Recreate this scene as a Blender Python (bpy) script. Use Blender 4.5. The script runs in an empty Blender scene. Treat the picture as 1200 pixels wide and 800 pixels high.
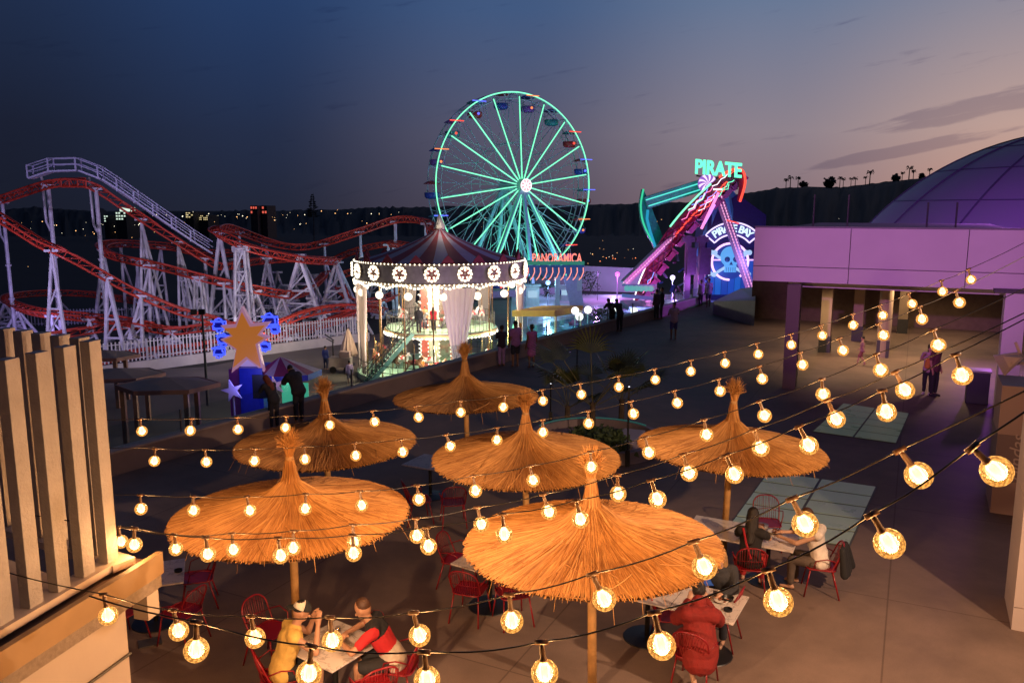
import bpy, bmesh, math, random
from math import sin, cos, pi, radians, atan2, sqrt
from mathutils import Vector, Matrix, Euler

random.seed(7)
sc = bpy.context.scene
COL = sc.collection

# ------------------------------------------------------------------ camera
CAM_H, PITCH, F = 6.0, radians(9.27), 950.0
cd = bpy.data.cameras.new("camera"); cam = bpy.data.objects.new("camera", cd); COL.objects.link(cam)
cam.location = (0, 0, CAM_H); cam.rotation_euler = (pi/2 - PITCH, 0, 0)
cd.sensor_width = 36; cd.lens = F/1200*36; cd.clip_start = .1; cd.clip_end = 6000
sc.camera = cam
sc.view_settings.view_transform = 'Standard'; sc.view_settings.look = 'None'
sc.view_settings.exposure = 0.0; sc.view_settings.gamma = 1
sc.render.engine = 'CYCLES'
sc.cycles.use_denoising = True
sc.cycles.use_light_tree = True
sc.cycles.max_bounces = 6; sc.cycles.diffuse_bounces = 2; sc.cycles.glossy_bounces = 3
sc.cycles.transparent_max_bounces = 16; sc.cycles.transmission_bounces = 4
sc.cycles.sample_clamp_indirect = 3.0
sc.cycles.caustics_reflective = False; sc.cycles.caustics_refractive = False

def s2l(c):
    out = []
    for v in c[:3]:
        v = v/255.0
        out.append(v/12.92 if v <= .04045 else ((v+.055)/1.055)**2.4)
    return tuple(out)

# ------------------------------------------------------------------ sky
w = bpy.data.worlds.new("World"); sc.world = w; w.use_nodes = True
nt = w.node_tree; nt.nodes.clear()
N = nt.nodes.new; Lk = nt.links.new
def mathn(op, a, b=None, c=None):
    n = N('ShaderNodeMath'); n.operation = op
    for i, v in enumerate((a, b, c)):
        if v is None: continue
        if isinstance(v, (int, float)): n.inputs[i].default_value = v
        else: Lk(v, n.inputs[i])
    return n.outputs[0]
tc = N('ShaderNodeTexCoord'); sep = N('ShaderNodeSeparateXYZ'); Lk(tc.outputs['Generated'], sep.inputs[0])
az = mathn('ARCTAN2', sep.outputs[0], sep.outputs[1]); el = mathn('ARCSINE', sep.outputs[2])
azd = mathn('MULTIPLY', az, 180/pi); eld = mathn('MULTIPLY', el, 180/pi)
azt = mathn('DIVIDE', mathn('ADD', azd, 180.0), 360.0)
def ramp(fac, stops):
    r = N('ShaderNodeValToRGB'); Lk(fac, r.inputs[0]); e = r.color_ramp.elements
    while len(e) > 1: e.remove(e[-1])
    first = True
    for p, c in stops:
        col = s2l(c) + (1,)
        if first: e[0].position = p; e[0].color = col; first = False
        else:
            x = e.new(p); x.color = col
    r.color_ramp.interpolation = 'B_SPLINE' if False else 'EASE'
    return r.outputs[0]
A = lambda d: (d+180)/360
lev = [
 (-1.0, [(-180,(18,22,36)),(-60,(22,25,38)),(-32,(25,28,41)),(-17,(34,37,52)),(0,(76,68,83)),(17,(132,106,113)),(33,(200,145,122)),(60,(200,140,100)),(110,(60,55,70)),(180,(18,22,36))]),
 (5.0,  [(-180,(18,24,42)),(-60,(22,27,45)),(-32,(27,32,50)),(-17,(36,46,72)),(0,(87,86,107)),(17,(142,130,140)),(33,(192,160,150)),(60,(200,155,125)),(110,(65,65,85)),(180,(18,24,42))]),
 (13.0, [(-180,(20,30,54)),(-60,(24,34,58)),(-32,(32,46,75)),(-17,(38,60,100)),(0,(66,89,128)),(17,(104,120,149)),(33,(134,135,152)),(60,(135,130,145)),(110,(58,70,100)),(180,(20,30,54))]),
 (60.0, [(-180,(18,28,52)),(-32,(24,38,70)),(0,(34,54,92)),(33,(54,74,112)),(110,(42,58,95)),(180,(18,28,52))]),
]
cur = ramp(azt, [(A(a), c) for a, c in lev[0][1]])
for i in range(1, len(lev)):
    nx = ramp(azt, [(A(a), c) for a, c in lev[i][1]])
    mr = N('ShaderNodeMapRange'); mr.interpolation_type = 'LINEAR'; Lk(eld, mr.inputs[0])
    mr.inputs[1].default_value = lev[i-1][0]; mr.inputs[2].default_value = lev[i][0]
    mx = N('ShaderNodeMixRGB'); Lk(mr.outputs[0], mx.inputs[0]); Lk(cur, mx.inputs[1]); Lk(nx, mx.inputs[2])
    cur = mx.outputs[0]
# thin streaky dusk clouds low on the right, soft veils elsewhere
cmb = N('ShaderNodeCombineXYZ')
tilt = mathn('SUBTRACT', eld, mathn('MULTIPLY', azd, .17))
Lk(mathn('MULTIPLY', azd, .085), cmb.inputs[0]); Lk(mathn('MULTIPLY', tilt, .62), cmb.inputs[1])
nz = N('ShaderNodeTexNoise'); Lk(cmb.outputs[0], nz.inputs['Vector']); nz.inputs['Scale'].default_value = 1.5
nz.inputs['Detail'].default_value = 7; nz.inputs['Roughness'].default_value = .58
def mrange(v, a, b, c=0., d=1.):
    m = N('ShaderNodeMapRange'); m.interpolation_type = 'SMOOTHSTEP'; Lk(v, m.inputs[0])
    for i, x in enumerate((a, b, c, d)): m.inputs[i+1].default_value = x
    return m.outputs[0]
def lens(a0, e0, wa, we):       # an elongated patch of sky, soft edged
    da = mathn('DIVIDE', mathn('SUBTRACT', azd, a0), wa)
    de = mathn('DIVIDE', mathn('SUBTRACT', mathn('SUBTRACT', eld, e0), mathn('MULTIPLY', mathn('SUBTRACT', azd, a0), .17)), we)
    return mrange(mathn('ADD', mathn('MULTIPLY', da, da), mathn('MULTIPLY', de, de)), 0.0, 1.6, .34, 0)
nv = nz.outputs[0]
nz2 = N('ShaderNodeTexNoise'); Lk(cmb.outputs[0], nz2.inputs['Vector']); nz2.inputs['Scale'].default_value = 4.5; nz2.inputs['Detail'].default_value = 6
nv = mathn('ADD', nv, mathn('MULTIPLY', mathn('SUBTRACT', nz2.outputs[0], .5), .45))
m = mathn('ADD', nv, lens(31.5, 6.4, 9.0, .75))
m = mathn('ADD', m, lens(25.5, 3.6, 6.0, .42))
m = mathn('ADD', m, lens(34.0, 13.2, 5.0, 1.3))
cl = mrange(m, .60, .80)
clm = mathn('MULTIPLY', cl, .75)
mx = N('ShaderNodeMixRGB'); Lk(clm, mx.inputs[0]); Lk(cur, mx.inputs[1])
dk = N('ShaderNodeMixRGB'); dk.blend_type = 'MULTIPLY'; dk.inputs[0].default_value = 1; Lk(cur, dk.inputs[1]); dk.inputs[2].default_value = (.62, .62, .72, 1)
Lk(dk.outputs[0], mx.inputs[2])
bgd = N('ShaderNodeBackground'); Lk(mx.outputs[0], bgd.inputs[0]); bgd.inputs[1].default_value = 1.0
ow = N('ShaderNodeOutputWorld'); Lk(bgd.outputs[0], ow.inputs[0])

# ------------------------------------------------------------------ helpers
CP, SP = cos(PITCH), sin(PITCH)
def Wp(px, py, z):
    r = (px-600)/F*z; d = (py-400)/F*z
    return Vector((r, z*CP - d*SP, CAM_H - z*SP - d*CP))
def depth_on(py, h):
    return (CAM_H-h)/(SP + (py-400)/F*CP)
def G(px, py, h=0.0):
    return Wp(px, py, depth_on(py, h))

ROOT = {}
def tag(o, label=None, cat=None, group=None, kind=None):
    if label: o['label'] = label
    if cat: o['category'] = cat
    if group: o['group'] = group
    if kind: o['kind'] = kind
    return o
def thing(name, label, cat, loc=(0, 0, 0), rz=0.0, group=None):
    o = bpy.data.objects.new(name, None); COL.objects.link(o)
    o.location = loc; o.rotation_euler = (0, 0, rz); o.empty_display_size = .2
    tag(o, label, cat, group)
    ROOT[o.name] = Matrix.Translation(Vector(loc)) @ Matrix.Rotation(rz, 4, 'Z')
    return o
def copy_tree(o, parent=None):
    c = o.copy(); COL.objects.link(c)
    if parent is not None: c.parent = parent
    for ch in o.children: copy_tree(ch, c)
    return c

class MB:
    def __init__(s): s.v = []; s.f = []; s.m = []; s.mi = 0
    def add(s, vs, fs):
        b = len(s.v); s.v.extend([Vector(v) for v in vs])
        for f in fs: s.f.append(tuple(b+i for i in f)); s.m.append(s.mi)
        return s
    def box(s, c, size, rz=0.0, mtx=None):
        c = Vector(c); hx, hy, hz = size[0]/2, size[1]/2, size[2]/2
        R = mtx if mtx is not None else Matrix.Rotation(rz, 3, 'Z')
        vs = [c + R @ Vector((x*hx, y*hy, z*hz)) for z in (-1, 1) for x, y in ((-1,-1),(1,-1),(1,1),(-1,1))]
        return s.add(vs, [(3,2,1,0),(4,5,6,7),(0,1,5,4),(1,2,6,5),(2,3,7,6),(3,0,4,7)])
    def bar(s, p0, p1, wdt, hgt, up=(0,0,1)):
        p0, p1 = Vector(p0), Vector(p1); d = p1-p0; L = d.length
        if L < 1e-6: return s
        d.normalize(); up = Vector(up)
        if abs(d.dot(up)) > .98: up = Vector((0, 1, 0))
        x = d.cross(up).normalized(); z = x.cross(d).normalized()
        R = Matrix((x, d, z)).transposed()
        return s.box((p0+p1)/2, (wdt, L, hgt), mtx=R)
    def cyl(s, p0, p1, r0, r1=None, n=8, caps=True):
        r1 = r0 if r1 is None else r1
        p0, p1 = Vector(p0), Vector(p1); d = (p1-p0)
        if d.length < 1e-7: return s
        d.normalize(); a = Vector((0,0,1)) if abs(d.z) < .9 else Vector((1,0,0))
        x = d.cross(a).normalized(); y = d.cross(x)
        vs = []
        for p, r in ((p0, r0), (p1, r1)):
            for i in range(n):
                t = 2*pi*i/n; vs.append(p + (x*cos(t)+y*sin(t))*r)
        fs = [(i, (i+1)%n, n+(i+1)%n, n+i) for i in range(n)]
        if caps: fs += [tuple(reversed(range(n))), tuple(range(n, 2*n))]
        return s.add(vs, fs)
    def tube(s, pts, r, n=6, closed=False):
        pts = [Vector(p) for p in pts]; k = len(pts); vs = []
        rs = r if isinstance(r, (list, tuple)) else [r]*k
        up = Vector((0,0,1)); px = None
        for i, p in enumerate(pts):
            a = pts[(i-1) % k] if (closed or i > 0) else p
            b = pts[(i+1) % k] if (closed or i < k-1) else p
            d = (b-a)
            d = d.normalized() if d.length > 1e-9 else Vector((0,1,0))
            if px is None:
                u = up if abs(d.dot(up)) < .95 else Vector((1,0,0))
                x = d.cross(u).normalized()
            else:
                x = (px - d*px.dot(d))
                x = x.normalized() if x.length > 1e-6 else d.orthogonal().normalized()
            px = x; y = d.cross(x)
            for j in range(n):
                t = 2*pi*j/n; vs.append(p + (x*cos(t)+y*sin(t))*rs[i])
        fs = []
        for i in range(k if closed else k-1):
            a, b = i*n, ((i+1) % k)*n
            for j in range(n): fs.append((a+j, a+(j+1)%n, b+(j+1)%n, b+j))
        if not closed: fs += [tuple(reversed(range(n))), tuple(range((k-1)*n, k*n))]
        return s.add(vs, fs)
    def lathe(s, prof, c=(0,0,0), n=24, arc=2*pi, a0=0.0, axis=None):
        c = Vector(c); vs = []; k = len(prof); full = abs(arc-2*pi) < 1e-6
        m = n if full else n+1
        R = axis if axis is not None else Matrix.Identity(3)
        for i in range(m):
            t = a0+arc*i/n
            for r, z in prof: vs.append(c + R @ Vector((r*cos(t), r*sin(t), z)))
        fs = []
        for i in range(n):
            a = i*k; b = ((i+1) % m)*k
            for j in range(k-1):
                fs.append((a+j, b+j, b+j+1, a+j+1))
        return s.add(vs, fs)
    def sphere(s, c, r, n=12, m=8, sc_=(1,1,1), R=None):
        c = Vector(c); vs = [Vector((0,0,-1))]
        for j in range(1, m):
            ph = -pi/2+pi*j/m
            for i in range(n):
                t = 2*pi*i/n; vs.append(Vector((cos(ph)*cos(t), cos(ph)*sin(t), sin(ph))))
        vs.append(Vector((0,0,1)))
        R = R if R is not None else Matrix.Identity(3)
        vv = [c + R @ Vector((v.x*r*sc_[0], v.y*r*sc_[1], v.z*r*sc_[2])) for v in vs]
        fs = [(0, 1+(i+1)%n, 1+i) for i in range(n)]
        for j in range(m-2):
            a = 1+j*n; b = a+n
            for i in range(n): fs.append((a+i, a+(i+1)%n, b+(i+1)%n, b+i))
        a = 1+(m-2)*n; t = len(vs)-1
        for i in range(n): fs.append((a+i, a+(i+1)%n, t))
        return s.add(vv, fs)
    def prism(s, pts, off):
        pts = [Vector(p) for p in pts]; off = Vector(off); n = len(pts)
        vs = pts+[p+off for p in pts]
        fs = [tuple(reversed(range(n))), tuple(range(n, 2*n))]
        fs += [(i, (i+1)%n, n+(i+1)%n, n+i) for i in range(n)]
        return s.add(vs, fs)
    def quad(s, a, b, c, d): return s.add([a,b,c,d], [(0,1,2,3)])
    def build(s, name, mats, parent=None, smooth=False, local=False, label=None, bevel=0):
        me = bpy.data.meshes.new(name)
        vs = s.v
        if parent is not None and not local:
            r = parent
            while r.parent is not None: r = r.parent
            if r.name in ROOT:
                inv = ROOT[r.name].inverted(); vs = [inv @ v for v in vs]
        me.from_pydata([tuple(v) for v in vs], [], s.f)
        if not isinstance(mats, (list, tuple)): mats = [mats]
        for m in mats: me.materials.append(m)
        if len(mats) > 1: me.polygons.foreach_set('material_index', s.m)
        if smooth: me.polygons.foreach_set('use_smooth', [True]*len(me.polygons))
        me.update()
        o = bpy.data.objects.new(name, me); COL.objects.link(o)
        if parent is not None: o.parent = parent
        if label: o['label'] = label
        if bevel:
            b = o.modifiers.new('bevel', 'BEVEL'); b.width = bevel; b.segments = 2; b.limit_method = 'ANGLE'
        return o

def fixn(o):
    bm = bmesh.new(); bm.from_mesh(o.data); bmesh.ops.recalc_face_normals(bm, faces=bm.faces); bm.to_mesh(o.data); bm.free()
    return o

MATS = {}
def M(name, col=(.5,.5,.5), rough=.6, metal=0., var=.18, scale=4., bump=0., emit=None, es=0., alpha=None, trans=0., spec=.5, coat=0., detail=4, noemitsample=False):
    if name in MATS: return MATS[name]
    m = bpy.data.materials.new(name); m.use_nodes = True; t = m.node_tree
    b = t.nodes['Principled BSDF']; L = t.links.new
    b.inputs['Roughness'].default_value = rough; b.inputs['Metallic'].default_value = metal
    b.inputs['Base Color'].default_value = (*col, 1)
    b.inputs['Specular IOR Level'].default_value = spec
    b.inputs['Coat Weight'].default_value = coat
    b.inputs['Transmission Weight'].default_value = trans
    if var > 0:
        tcn = t.nodes.new('ShaderNodeTexCoord'); n = t.nodes.new('ShaderNodeTexNoise'); L(tcn.outputs['Object'], n.inputs['Vector'])
        n.inputs['Scale'].default_value = scale; n.inputs['Detail'].default_value = detail
        mp = t.nodes.new('ShaderNodeMapRange'); L(n.outputs[0], mp.inputs[0])
        mp.inputs[1].default_value = .3; mp.inputs[2].default_value = .7
        mp.inputs[3].default_value = 1-var; mp.inputs[4].default_value = 1+var
        x = t.nodes.new('ShaderNodeMixRGB'); x.blend_type = 'MULTIPLY'; x.inputs[0].default_value = 1
        x.inputs[1].default_value = (*col, 1); L(mp.outputs[0], x.inputs[2]); L(x.outputs[0], b.inputs['Base Color'])
        rr = t.nodes.new('ShaderNodeMapRange'); L(n.outputs[0], rr.inputs[0])
        rr.inputs[3].default_value = max(0, rough-.1); rr.inputs[4].default_value = min(1, rough+.1); L(rr.outputs[0], b.inputs['Roughness'])
        if bump > 0:
            bp = t.nodes.new('ShaderNodeBump'); bp.inputs['Strength'].default_value = bump; bp.inputs['Distance'].default_value = .02
            n2 = t.nodes.new('ShaderNodeTexNoise'); L(tcn.outputs['Object'], n2.inputs['Vector']); n2.inputs['Scale'].default_value = scale*8
            L(n2.outputs[0], bp.inputs['Height']); L(bp.outputs[0], b.inputs['Normal'])
    if emit is not None:
        b.inputs['Emission Color'].default_value = (*emit, 1); b.inputs['Emission Strength'].default_value = es
        if noemitsample: m.cycles.emission_sampling = 'NONE'
    MATS[name] = m
    return m
def EM(name, col, s, sample=True):
    """a light-giving surface: dark body, coloured emission"""
    if name in MATS: return MATS[name]
    m = M(name, (.05,.05,.05), .4, var=0, emit=col, es=s)
    m.cycles.emission_sampling = 'AUTO' if sample else 'NONE'
    return m
def NG(mname):
    m = bpy.data.materials.new(mname); m.use_nodes = True; m.node_tree.nodes.clear(); MATS[mname] = m
    return m, m.node_tree.nodes.new, m.node_tree.links.new
def lamp(name, typ, loc, color, power, parent=None, radius=.1, target=None, spot=60, blend=.5):
    l = bpy.data.lights.new(name, typ); l.color = color; l.energy = power
    if typ == 'AREA': l.size = radius
    else: l.shadow_soft_size = radius
    if typ == 'SPOT': l.spot_size = radians(spot); l.spot_blend = blend
    o = bpy.data.objects.new(name, l); COL.objects.link(o); loc = Vector(loc)
    if target is not None:
        o.rotation_euler = (Vector(target)-loc).to_track_quat('-Z', 'Y').to_euler()
    if parent is not None:
        r = parent
        while r.parent is not None: r = r.parent
        o.parent = parent; loc = ROOT[r.name].inverted() @ loc if r.name in ROOT else loc
    o.location = loc
    return o
def catmull(pts, k=8, closed=False):
    P = [Vector(p) for p in pts]; n = len(P); out = []
    rng = range(n if closed else n-1)
    for i in rng:
        if closed: a, b, c, d = P[(i-1)%n], P[i], P[(i+1)%n], P[(i+2)%n]
        else: a, b, c, d = P[max(i-1,0)], P[i], P[i+1], P[min(i+2,n-1)]
        for j in range(k):
            t = j/k
            out.append(.5*((2*b)+(c-a)*t+(2*a-5*b+4*c-d)*t*t+(3*b-a-3*c+d)*t**3))
    if not closed: out.append(P[-1])
    return out
def text_mesh(name, body, size, depth, mat, parent, mtx, shear=0.0, spacing=1.0, offset=0.0, label=None, width=None):
    """writing as thin raised letters; mtx maps the text's own XY plane into the root's frame (or the world)"""
    cu = bpy.data.curves.new(name, 'FONT'); cu.body = body; cu.size = size; cu.extrude = depth
    cu.align_x = 'CENTER'; cu.align_y = 'CENTER'; cu.shear = shear; cu.space_character = spacing; cu.offset = offset
    tmp = bpy.data.objects.new('tmp_text', cu); COL.objects.link(tmp)
    dg = bpy.context.evaluated_depsgraph_get()
    me = bpy.data.meshes.new_from_object(tmp.evaluated_get(dg)); me.name = name
    bpy.data.objects.remove(tmp); bpy.data.curves.remove(cu)
    if width:
        xs = [v.co.x for v in me.vertices]; k = width/(max(xs)-min(xs)); cx = (max(xs)+min(xs))/2
        for v in me.vertices: v.co.x = (v.co.x-cx)*k
    if parent is not None:
        r = parent
        while r.parent is not None: r = r.parent
        if r.name in ROOT: mtx = ROOT[r.name].inverted() @ mtx
    me.transform(mtx); me.materials.clear(); me.materials.append(mat)
    o = bpy.data.objects.new(name, me); COL.objects.link(o)
    if parent is not None: o.parent = parent
    if label: o['label'] = label
    return o
def frame_mtx(origin, x, z=(0,0,1)):
    """text plane: x to the right, z up, normal = x cross z"""
    x = Vector(x).normalized(); z = Vector(z).normalized(); n = x.cross(z).normalized()
    m = Matrix((x, z, n)).transposed().to_4x4(); m.translation = Vector(origin)
    return m

# ------------------------------------------------------------------ materials
WARM = (1.0, .56, .27)
beige = M('painted_beige', (.31,.283,.27), .55, var=.14, scale=5, bump=.25, detail=8)
wall_white = M('white_render', (.62,.58,.55), .7, var=.08, scale=1.2, bump=.15)
red_metal = M('red_powder_coat', (.24,.008,.013), .35, var=.08)
black_metal = M('black_metal', (.012,.012,.013), .45, var=.1)
dark_grey = M('dark_grey', (.05,.05,.055), .6, var=.15)
white_steel = M('white_steel', (.56,.54,.60), .45, var=.28, scale=1.2, detail=8)
red_track = M('red_track_paint', (.55,.05,.025), .4, var=.2, scale=1.5)
skin1 = M('skin_tan', (.42,.22,.13), .55, var=.08, scale=9)
skin2 = M('skin_fair', (.52,.30,.20), .55, var=.08, scale=9)
skin3 = M('skin_dark', (.22,.11,.07), .55, var=.08, scale=9)
hair_dark = M('hair_dark', (.015,.01,.008), .5, var=.3, scale=40, bump=.4)
wood_pole = M('pine_pole', (.50,.27,.09), .6, var=.25, scale=6, bump=.3)
cable_mat = M('black_cable', (.015,.012,.01), .4, var=0)
concrete = M('pale_concrete', (.30,.27,.25), .8, var=.15, scale=1.5, bump=.3)

def marble():
    m, n, L = NG('marble_top')
    b = n('ShaderNodeBsdfPrincipled'); o = n('ShaderNodeOutputMaterial'); L(b.outputs[0], o.inputs[0])
    t = n('ShaderNodeTexCoord'); nz = n('ShaderNodeTexNoise'); L(t.outputs['Object'], nz.inputs['Vector']); nz.inputs['Scale'].default_value = 3.2
    nz.inputs['Detail'].default_value = 5; nz.inputs['Distortion'].default_value = 1.6
    r = n('ShaderNodeValToRGB'); L(nz.outputs[0], r.inputs[0]); e = r.color_ramp.elements
    e[0].position = .46; e[0].color = (.62,.55,.50,1); e[1].position = .52; e[1].color = (.62,.55,.50,1)
    x = e.new(.49); x.color = (.34,.29,.26,1)
    L(r.outputs[0], b.inputs['Base Color']); b.inputs['Roughness'].default_value = .28
    return m
marble_m = marble()

def floor_mat():
    m, n, L = NG('terrace_concrete')
    b = n('ShaderNodeBsdfPrincipled'); o = n('ShaderNodeOutputMaterial'); L(b.outputs[0], o.inputs[0])
    t = n('ShaderNodeTexCoord')
    a = n('ShaderNodeTexNoise'); L(t.outputs['Object'], a.inputs['Vector']); a.inputs['Scale'].default_value = .55; a.inputs['Detail'].default_value = 8; a.inputs['Roughness'].default_value = .6
    r = n('ShaderNodeValToRGB'); L(a.outputs[0], r.inputs[0]); e = r.color_ramp.elements
    e[0].position = .3; e[0].color = (.15,.105,.082,1); e[1].position = .72; e[1].color = (.27,.19,.148,1)
    c = n('ShaderNodeTexNoise'); L(t.outputs['Object'], c.inputs['Vector']); c.inputs['Scale'].default_value = 60; c.inputs['Detail'].default_value = 3
    mp = n('ShaderNodeMapRange'); L(c.outputs[0], mp.inputs[0]); mp.inputs[3].default_value = .8; mp.inputs[4].default_value = 1.2
    x = n('ShaderNodeMixRGB'); x.blend_type = 'MULTIPLY'; x.inputs[0].default_value = 1; L(r.outputs[0], x.inputs[1]); L(mp.outputs[0], x.inputs[2])
    # a few stains
    st = n('ShaderNodeTexVoronoi'); L(t.outputs['Object'], st.inputs['Vector']); st.inputs['Scale'].default_value = 1.1
    sr = n('ShaderNodeMapRange'); L(st.outputs['Distance'], sr.inputs[0]); sr.inputs[1].default_value = .0; sr.inputs[2].default_value = .09; sr.inputs[3].default_value = .75; sr.inputs[4].default_value = 1
    y = n('ShaderNodeMixRGB'); y.blend_type = 'MULTIPLY'; y.inputs[0].default_value = 1; L(x.outputs[0], y.inputs[1]); L(sr.outputs[0], y.inputs[2])
    bk = n('ShaderNodeTexBrick'); mpg = n('ShaderNodeMapping'); mpg.inputs['Rotation'].default_value = (0,0,.46); L(t.outputs['Object'], mpg.inputs[0]); L(mpg.outputs[0], bk.inputs['Vector'])
    bk.inputs['Scale'].default_value = 1; bk.inputs['Brick Width'].default_value = 4.4; bk.inputs['Row Height'].default_value = 4.4; bk.inputs['Mortar Size'].default_value = .014; bk.inputs['Mortar Smooth'].default_value = .3; bk.offset = 0
    bk.inputs['Color1'].default_value = (1,1,1,1); bk.inputs['Color2'].default_value = (.93,.93,.93,1); bk.inputs['Mortar'].default_value = (.62,.6,.58,1)
    pz = n('ShaderNodeTexNoise'); L(t.outputs['Object'], pz.inputs['Vector']); pz.inputs['Scale'].default_value = .22; pz.inputs['Detail'].default_value = 9; pz.inputs['Roughness'].default_value = .7; pz.inputs['Distortion'].default_value = .8
    pm = n('ShaderNodeMapRange'); L(pz.outputs[0], pm.inputs[0]); pm.inputs[1].default_value = .35; pm.inputs[2].default_value = .65; pm.inputs[3].default_value = .78; pm.inputs[4].default_value = 1.15
    y2 = n('ShaderNodeMixRGB'); y2.blend_type = 'MULTIPLY'; y2.inputs[0].default_value = 1; L(y.outputs[0], y2.inputs[1]); L(bk.outputs[0], y2.inputs[2])
    y3 = n('ShaderNodeMixRGB'); y3.blend_type = 'MULTIPLY'; y3.inputs[0].default_value = 1; L(y2.outputs[0], y3.inputs[1]); L(pm.outputs[0], y3.inputs[2])
    L(y3.outputs[0], b.inputs['Base Color'])
    rr = n('ShaderNodeMapRange'); L(a.outputs[0], rr.inputs[0]); rr.inputs[3].default_value = .55; rr.inputs[4].default_value = .8; b.inputs['Specular IOR Level'].default_value = .3; L(rr.outputs[0], b.inputs['Roughness'])
    bp = n('ShaderNodeBump'); bp.inputs['Strength'].default_value = .15; bp.inputs['Distance'].default_value = .01; L(c.outputs[0], bp.inputs['Height']); L(bp.outputs[0], b.inputs['Normal'])
    return m
floor_m = floor_mat()

def glass_mat(name, tint, fac=.75, rough=.05):
    m, n, L = NG(name)
    tr = n('ShaderNodeBsdfTransparent'); tr.inputs[0].default_value = (*tint, 1)
    gl = n('ShaderNodeBsdfGlossy'); gl.inputs['Roughness'].default_value = rough
    fr = n('ShaderNodeLayerWeight'); fr.inputs[0].default_value = .5
    pw = n('ShaderNodeMath'); pw.operation = 'POWER'; L(fr.outputs['Facing'], pw.inputs[0]); pw.inputs[1].default_value = 5
    ad = n('ShaderNodeMath'); ad.operation = 'MULTIPLY_ADD'; ad.inputs[1].default_value = .5; ad.inputs[2].default_value = 1-fac; L(pw.outputs[0], ad.inputs[0])
    mx = n('ShaderNodeMixShader'); L(ad.outputs[0], mx.inputs[0]); L(tr.outputs[0], mx.inputs[1]); L(gl.outputs[0], mx.inputs[2])
    o = n('ShaderNodeOutputMaterial'); L(mx.outputs[0], o.inputs[0])
    return m
rail_glass = glass_mat('rail_glass', (.88,.95,.94), .95)
ORD = ['leftmost','second from the left','third from the left','fourth from the left','fifth from the left','sixth from the left','seventh from the left','eighth from the left','ninth from the left','tenth from the left','eleventh from the left','twelfth from the left','thirteenth from the left','fourteenth from the left','fifteenth from the left','sixteenth from the left','seventeenth from the left','eighteenth from the left','nineteenth from the left','twentieth from the left']
PG = -5.5          # level of the park below the terrace
U = Vector((.894, -.447, 0)); V = Vector((.447, .894, 0))    # the white building's own axes

# ================================================================== SETTING
def sheet(name, pts, z, mat):
    me = bpy.data.meshes.new(name); me.from_pydata([(p[0], p[1], z) for p in pts], [], [tuple(range(len(pts)))]); me.materials.append(mat); me.update()
    o = bpy.data.objects.new(name, me); COL.objects.link(o); o['kind'] = 'structure'
    fixn(o); return o
earth = M('dark_earth', (.028,.024,.020), .9, var=.5, scale=.02, detail=8)
sheet('ground', [(-4000,-60),(4000,-60),(4000,5000),(-4000,5000)], PG, earth)
park_pave = M('park_paving', (.16,.13,.11), .75, var=.25, scale=.35, detail=6)
sheet('park_path', [tuple(G(-60,520,PG)[:2]), tuple(G(300,640,PG)[:2]), tuple(G(900,420,PG)[:2]), tuple(G(900,352,PG)[:2]), tuple(G(560,352,PG)[:2]), tuple(G(440,392,PG)[:2]), tuple(G(240,430,PG)[:2]), tuple(G(-60,445,PG)[:2])], PG+.01, park_pave)
plaza_m = M('plaza_tiles', (.45,.44,.47), .35, var=.12, scale=1.2, detail=5)
sheet('plaza', [tuple(G(596,420,PG)[:2]), tuple(G(905,392,PG)[:2]), tuple(G(905,345,PG)[:2]), tuple(G(600,345,PG)[:2])], PG+.02, plaza_m)

E0, E1 = G(125,560), G(814,360)
ED = (E1-E0).normalized(); EN = Vector((-ED.y, ED.x, 0))      # EN points out over the park
EA = E0-ED*34; EB = E1+ED*3
def terrace_floor():
    mb = MB(); o1 = EA+EN*.3; o2 = EB+EN*.3
    pts = [(o1.x,o1.y),(o2.x,o2.y),(o2.x+14,o2.y+1.5),(70,48),(70,-30),(o1.x,-30)]
    top = [Vector((x,y,0)) for x,y in pts]
    mb.prism([Vector((x,y,-.6)) for x,y in pts], (0,0,.6))
    o = mb.build('floor', floor_m); fixn(o); o['kind'] = 'structure'
    mb = MB(); mb.prism([EA+EN*.28-Vector((0,0,.6)), EB+EN*.28-Vector((0,0,.6)), EB+EN*.02-Vector((0,0,.6)), EA+EN*.02-Vector((0,0,.6))], (0,0,PG+.6))
    o = mb.build('retaining_wall', concrete); fixn(o)
    tag(o, 'pale concrete wall carrying the park side edge of the terrace', 'wall')
terrace_floor()

# parapet with a glass rail
def parapet():
    t = thing('parapet_wall', 'long low beige parapet with glass railing along the park side of the terrace', 'wall', tuple(E0))
    mb = MB(); a = EA; b = EB
    mb.prism([a+EN*.3, b+EN*.3, b, a], (0,0,.52)); fixn(mb.build('wall', M('parapet_render', (.28,.20,.17), .75, var=.12, scale=1.1, bump=.2), t))
    mb = MB(); up = Vector((0,0,.52))
    mb.prism([a+EN*.33+up, b+EN*.33+up, b-EN*.03+up, a-EN*.03+up], (0,0,.05)); fixn(mb.build('coping', M('coping_stone', (.42,.33,.28), .6, var=.1, scale=2), t))
    L = (b-a).length; n = int(L/1.5)
    for i in range(n):
        p = a+ED*(i*L/n)+EN*.15; q = a+ED*((i+1)*L/n-.05)+EN*.15
        g = MB(); g.prism([p+Vector((0,0,.57)), q+Vector((0,0,.57)), q+Vector((0,0,1.12)), p+Vector((0,0,1.12))], EN*.012)
        fixn(g.build('glass_panel', rail_glass, t))
        if i % 2 == 0:
            g = MB(); g.box(p-ED*.025+EN*.0+Vector((0,0,.86)), (.03,.05,.56), rz=atan2(ED.y,ED.x)); g.build('post', M('brushed_steel', (.3,.3,.32), .35, metal=.9, var=.05), t)
parapet()

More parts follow.
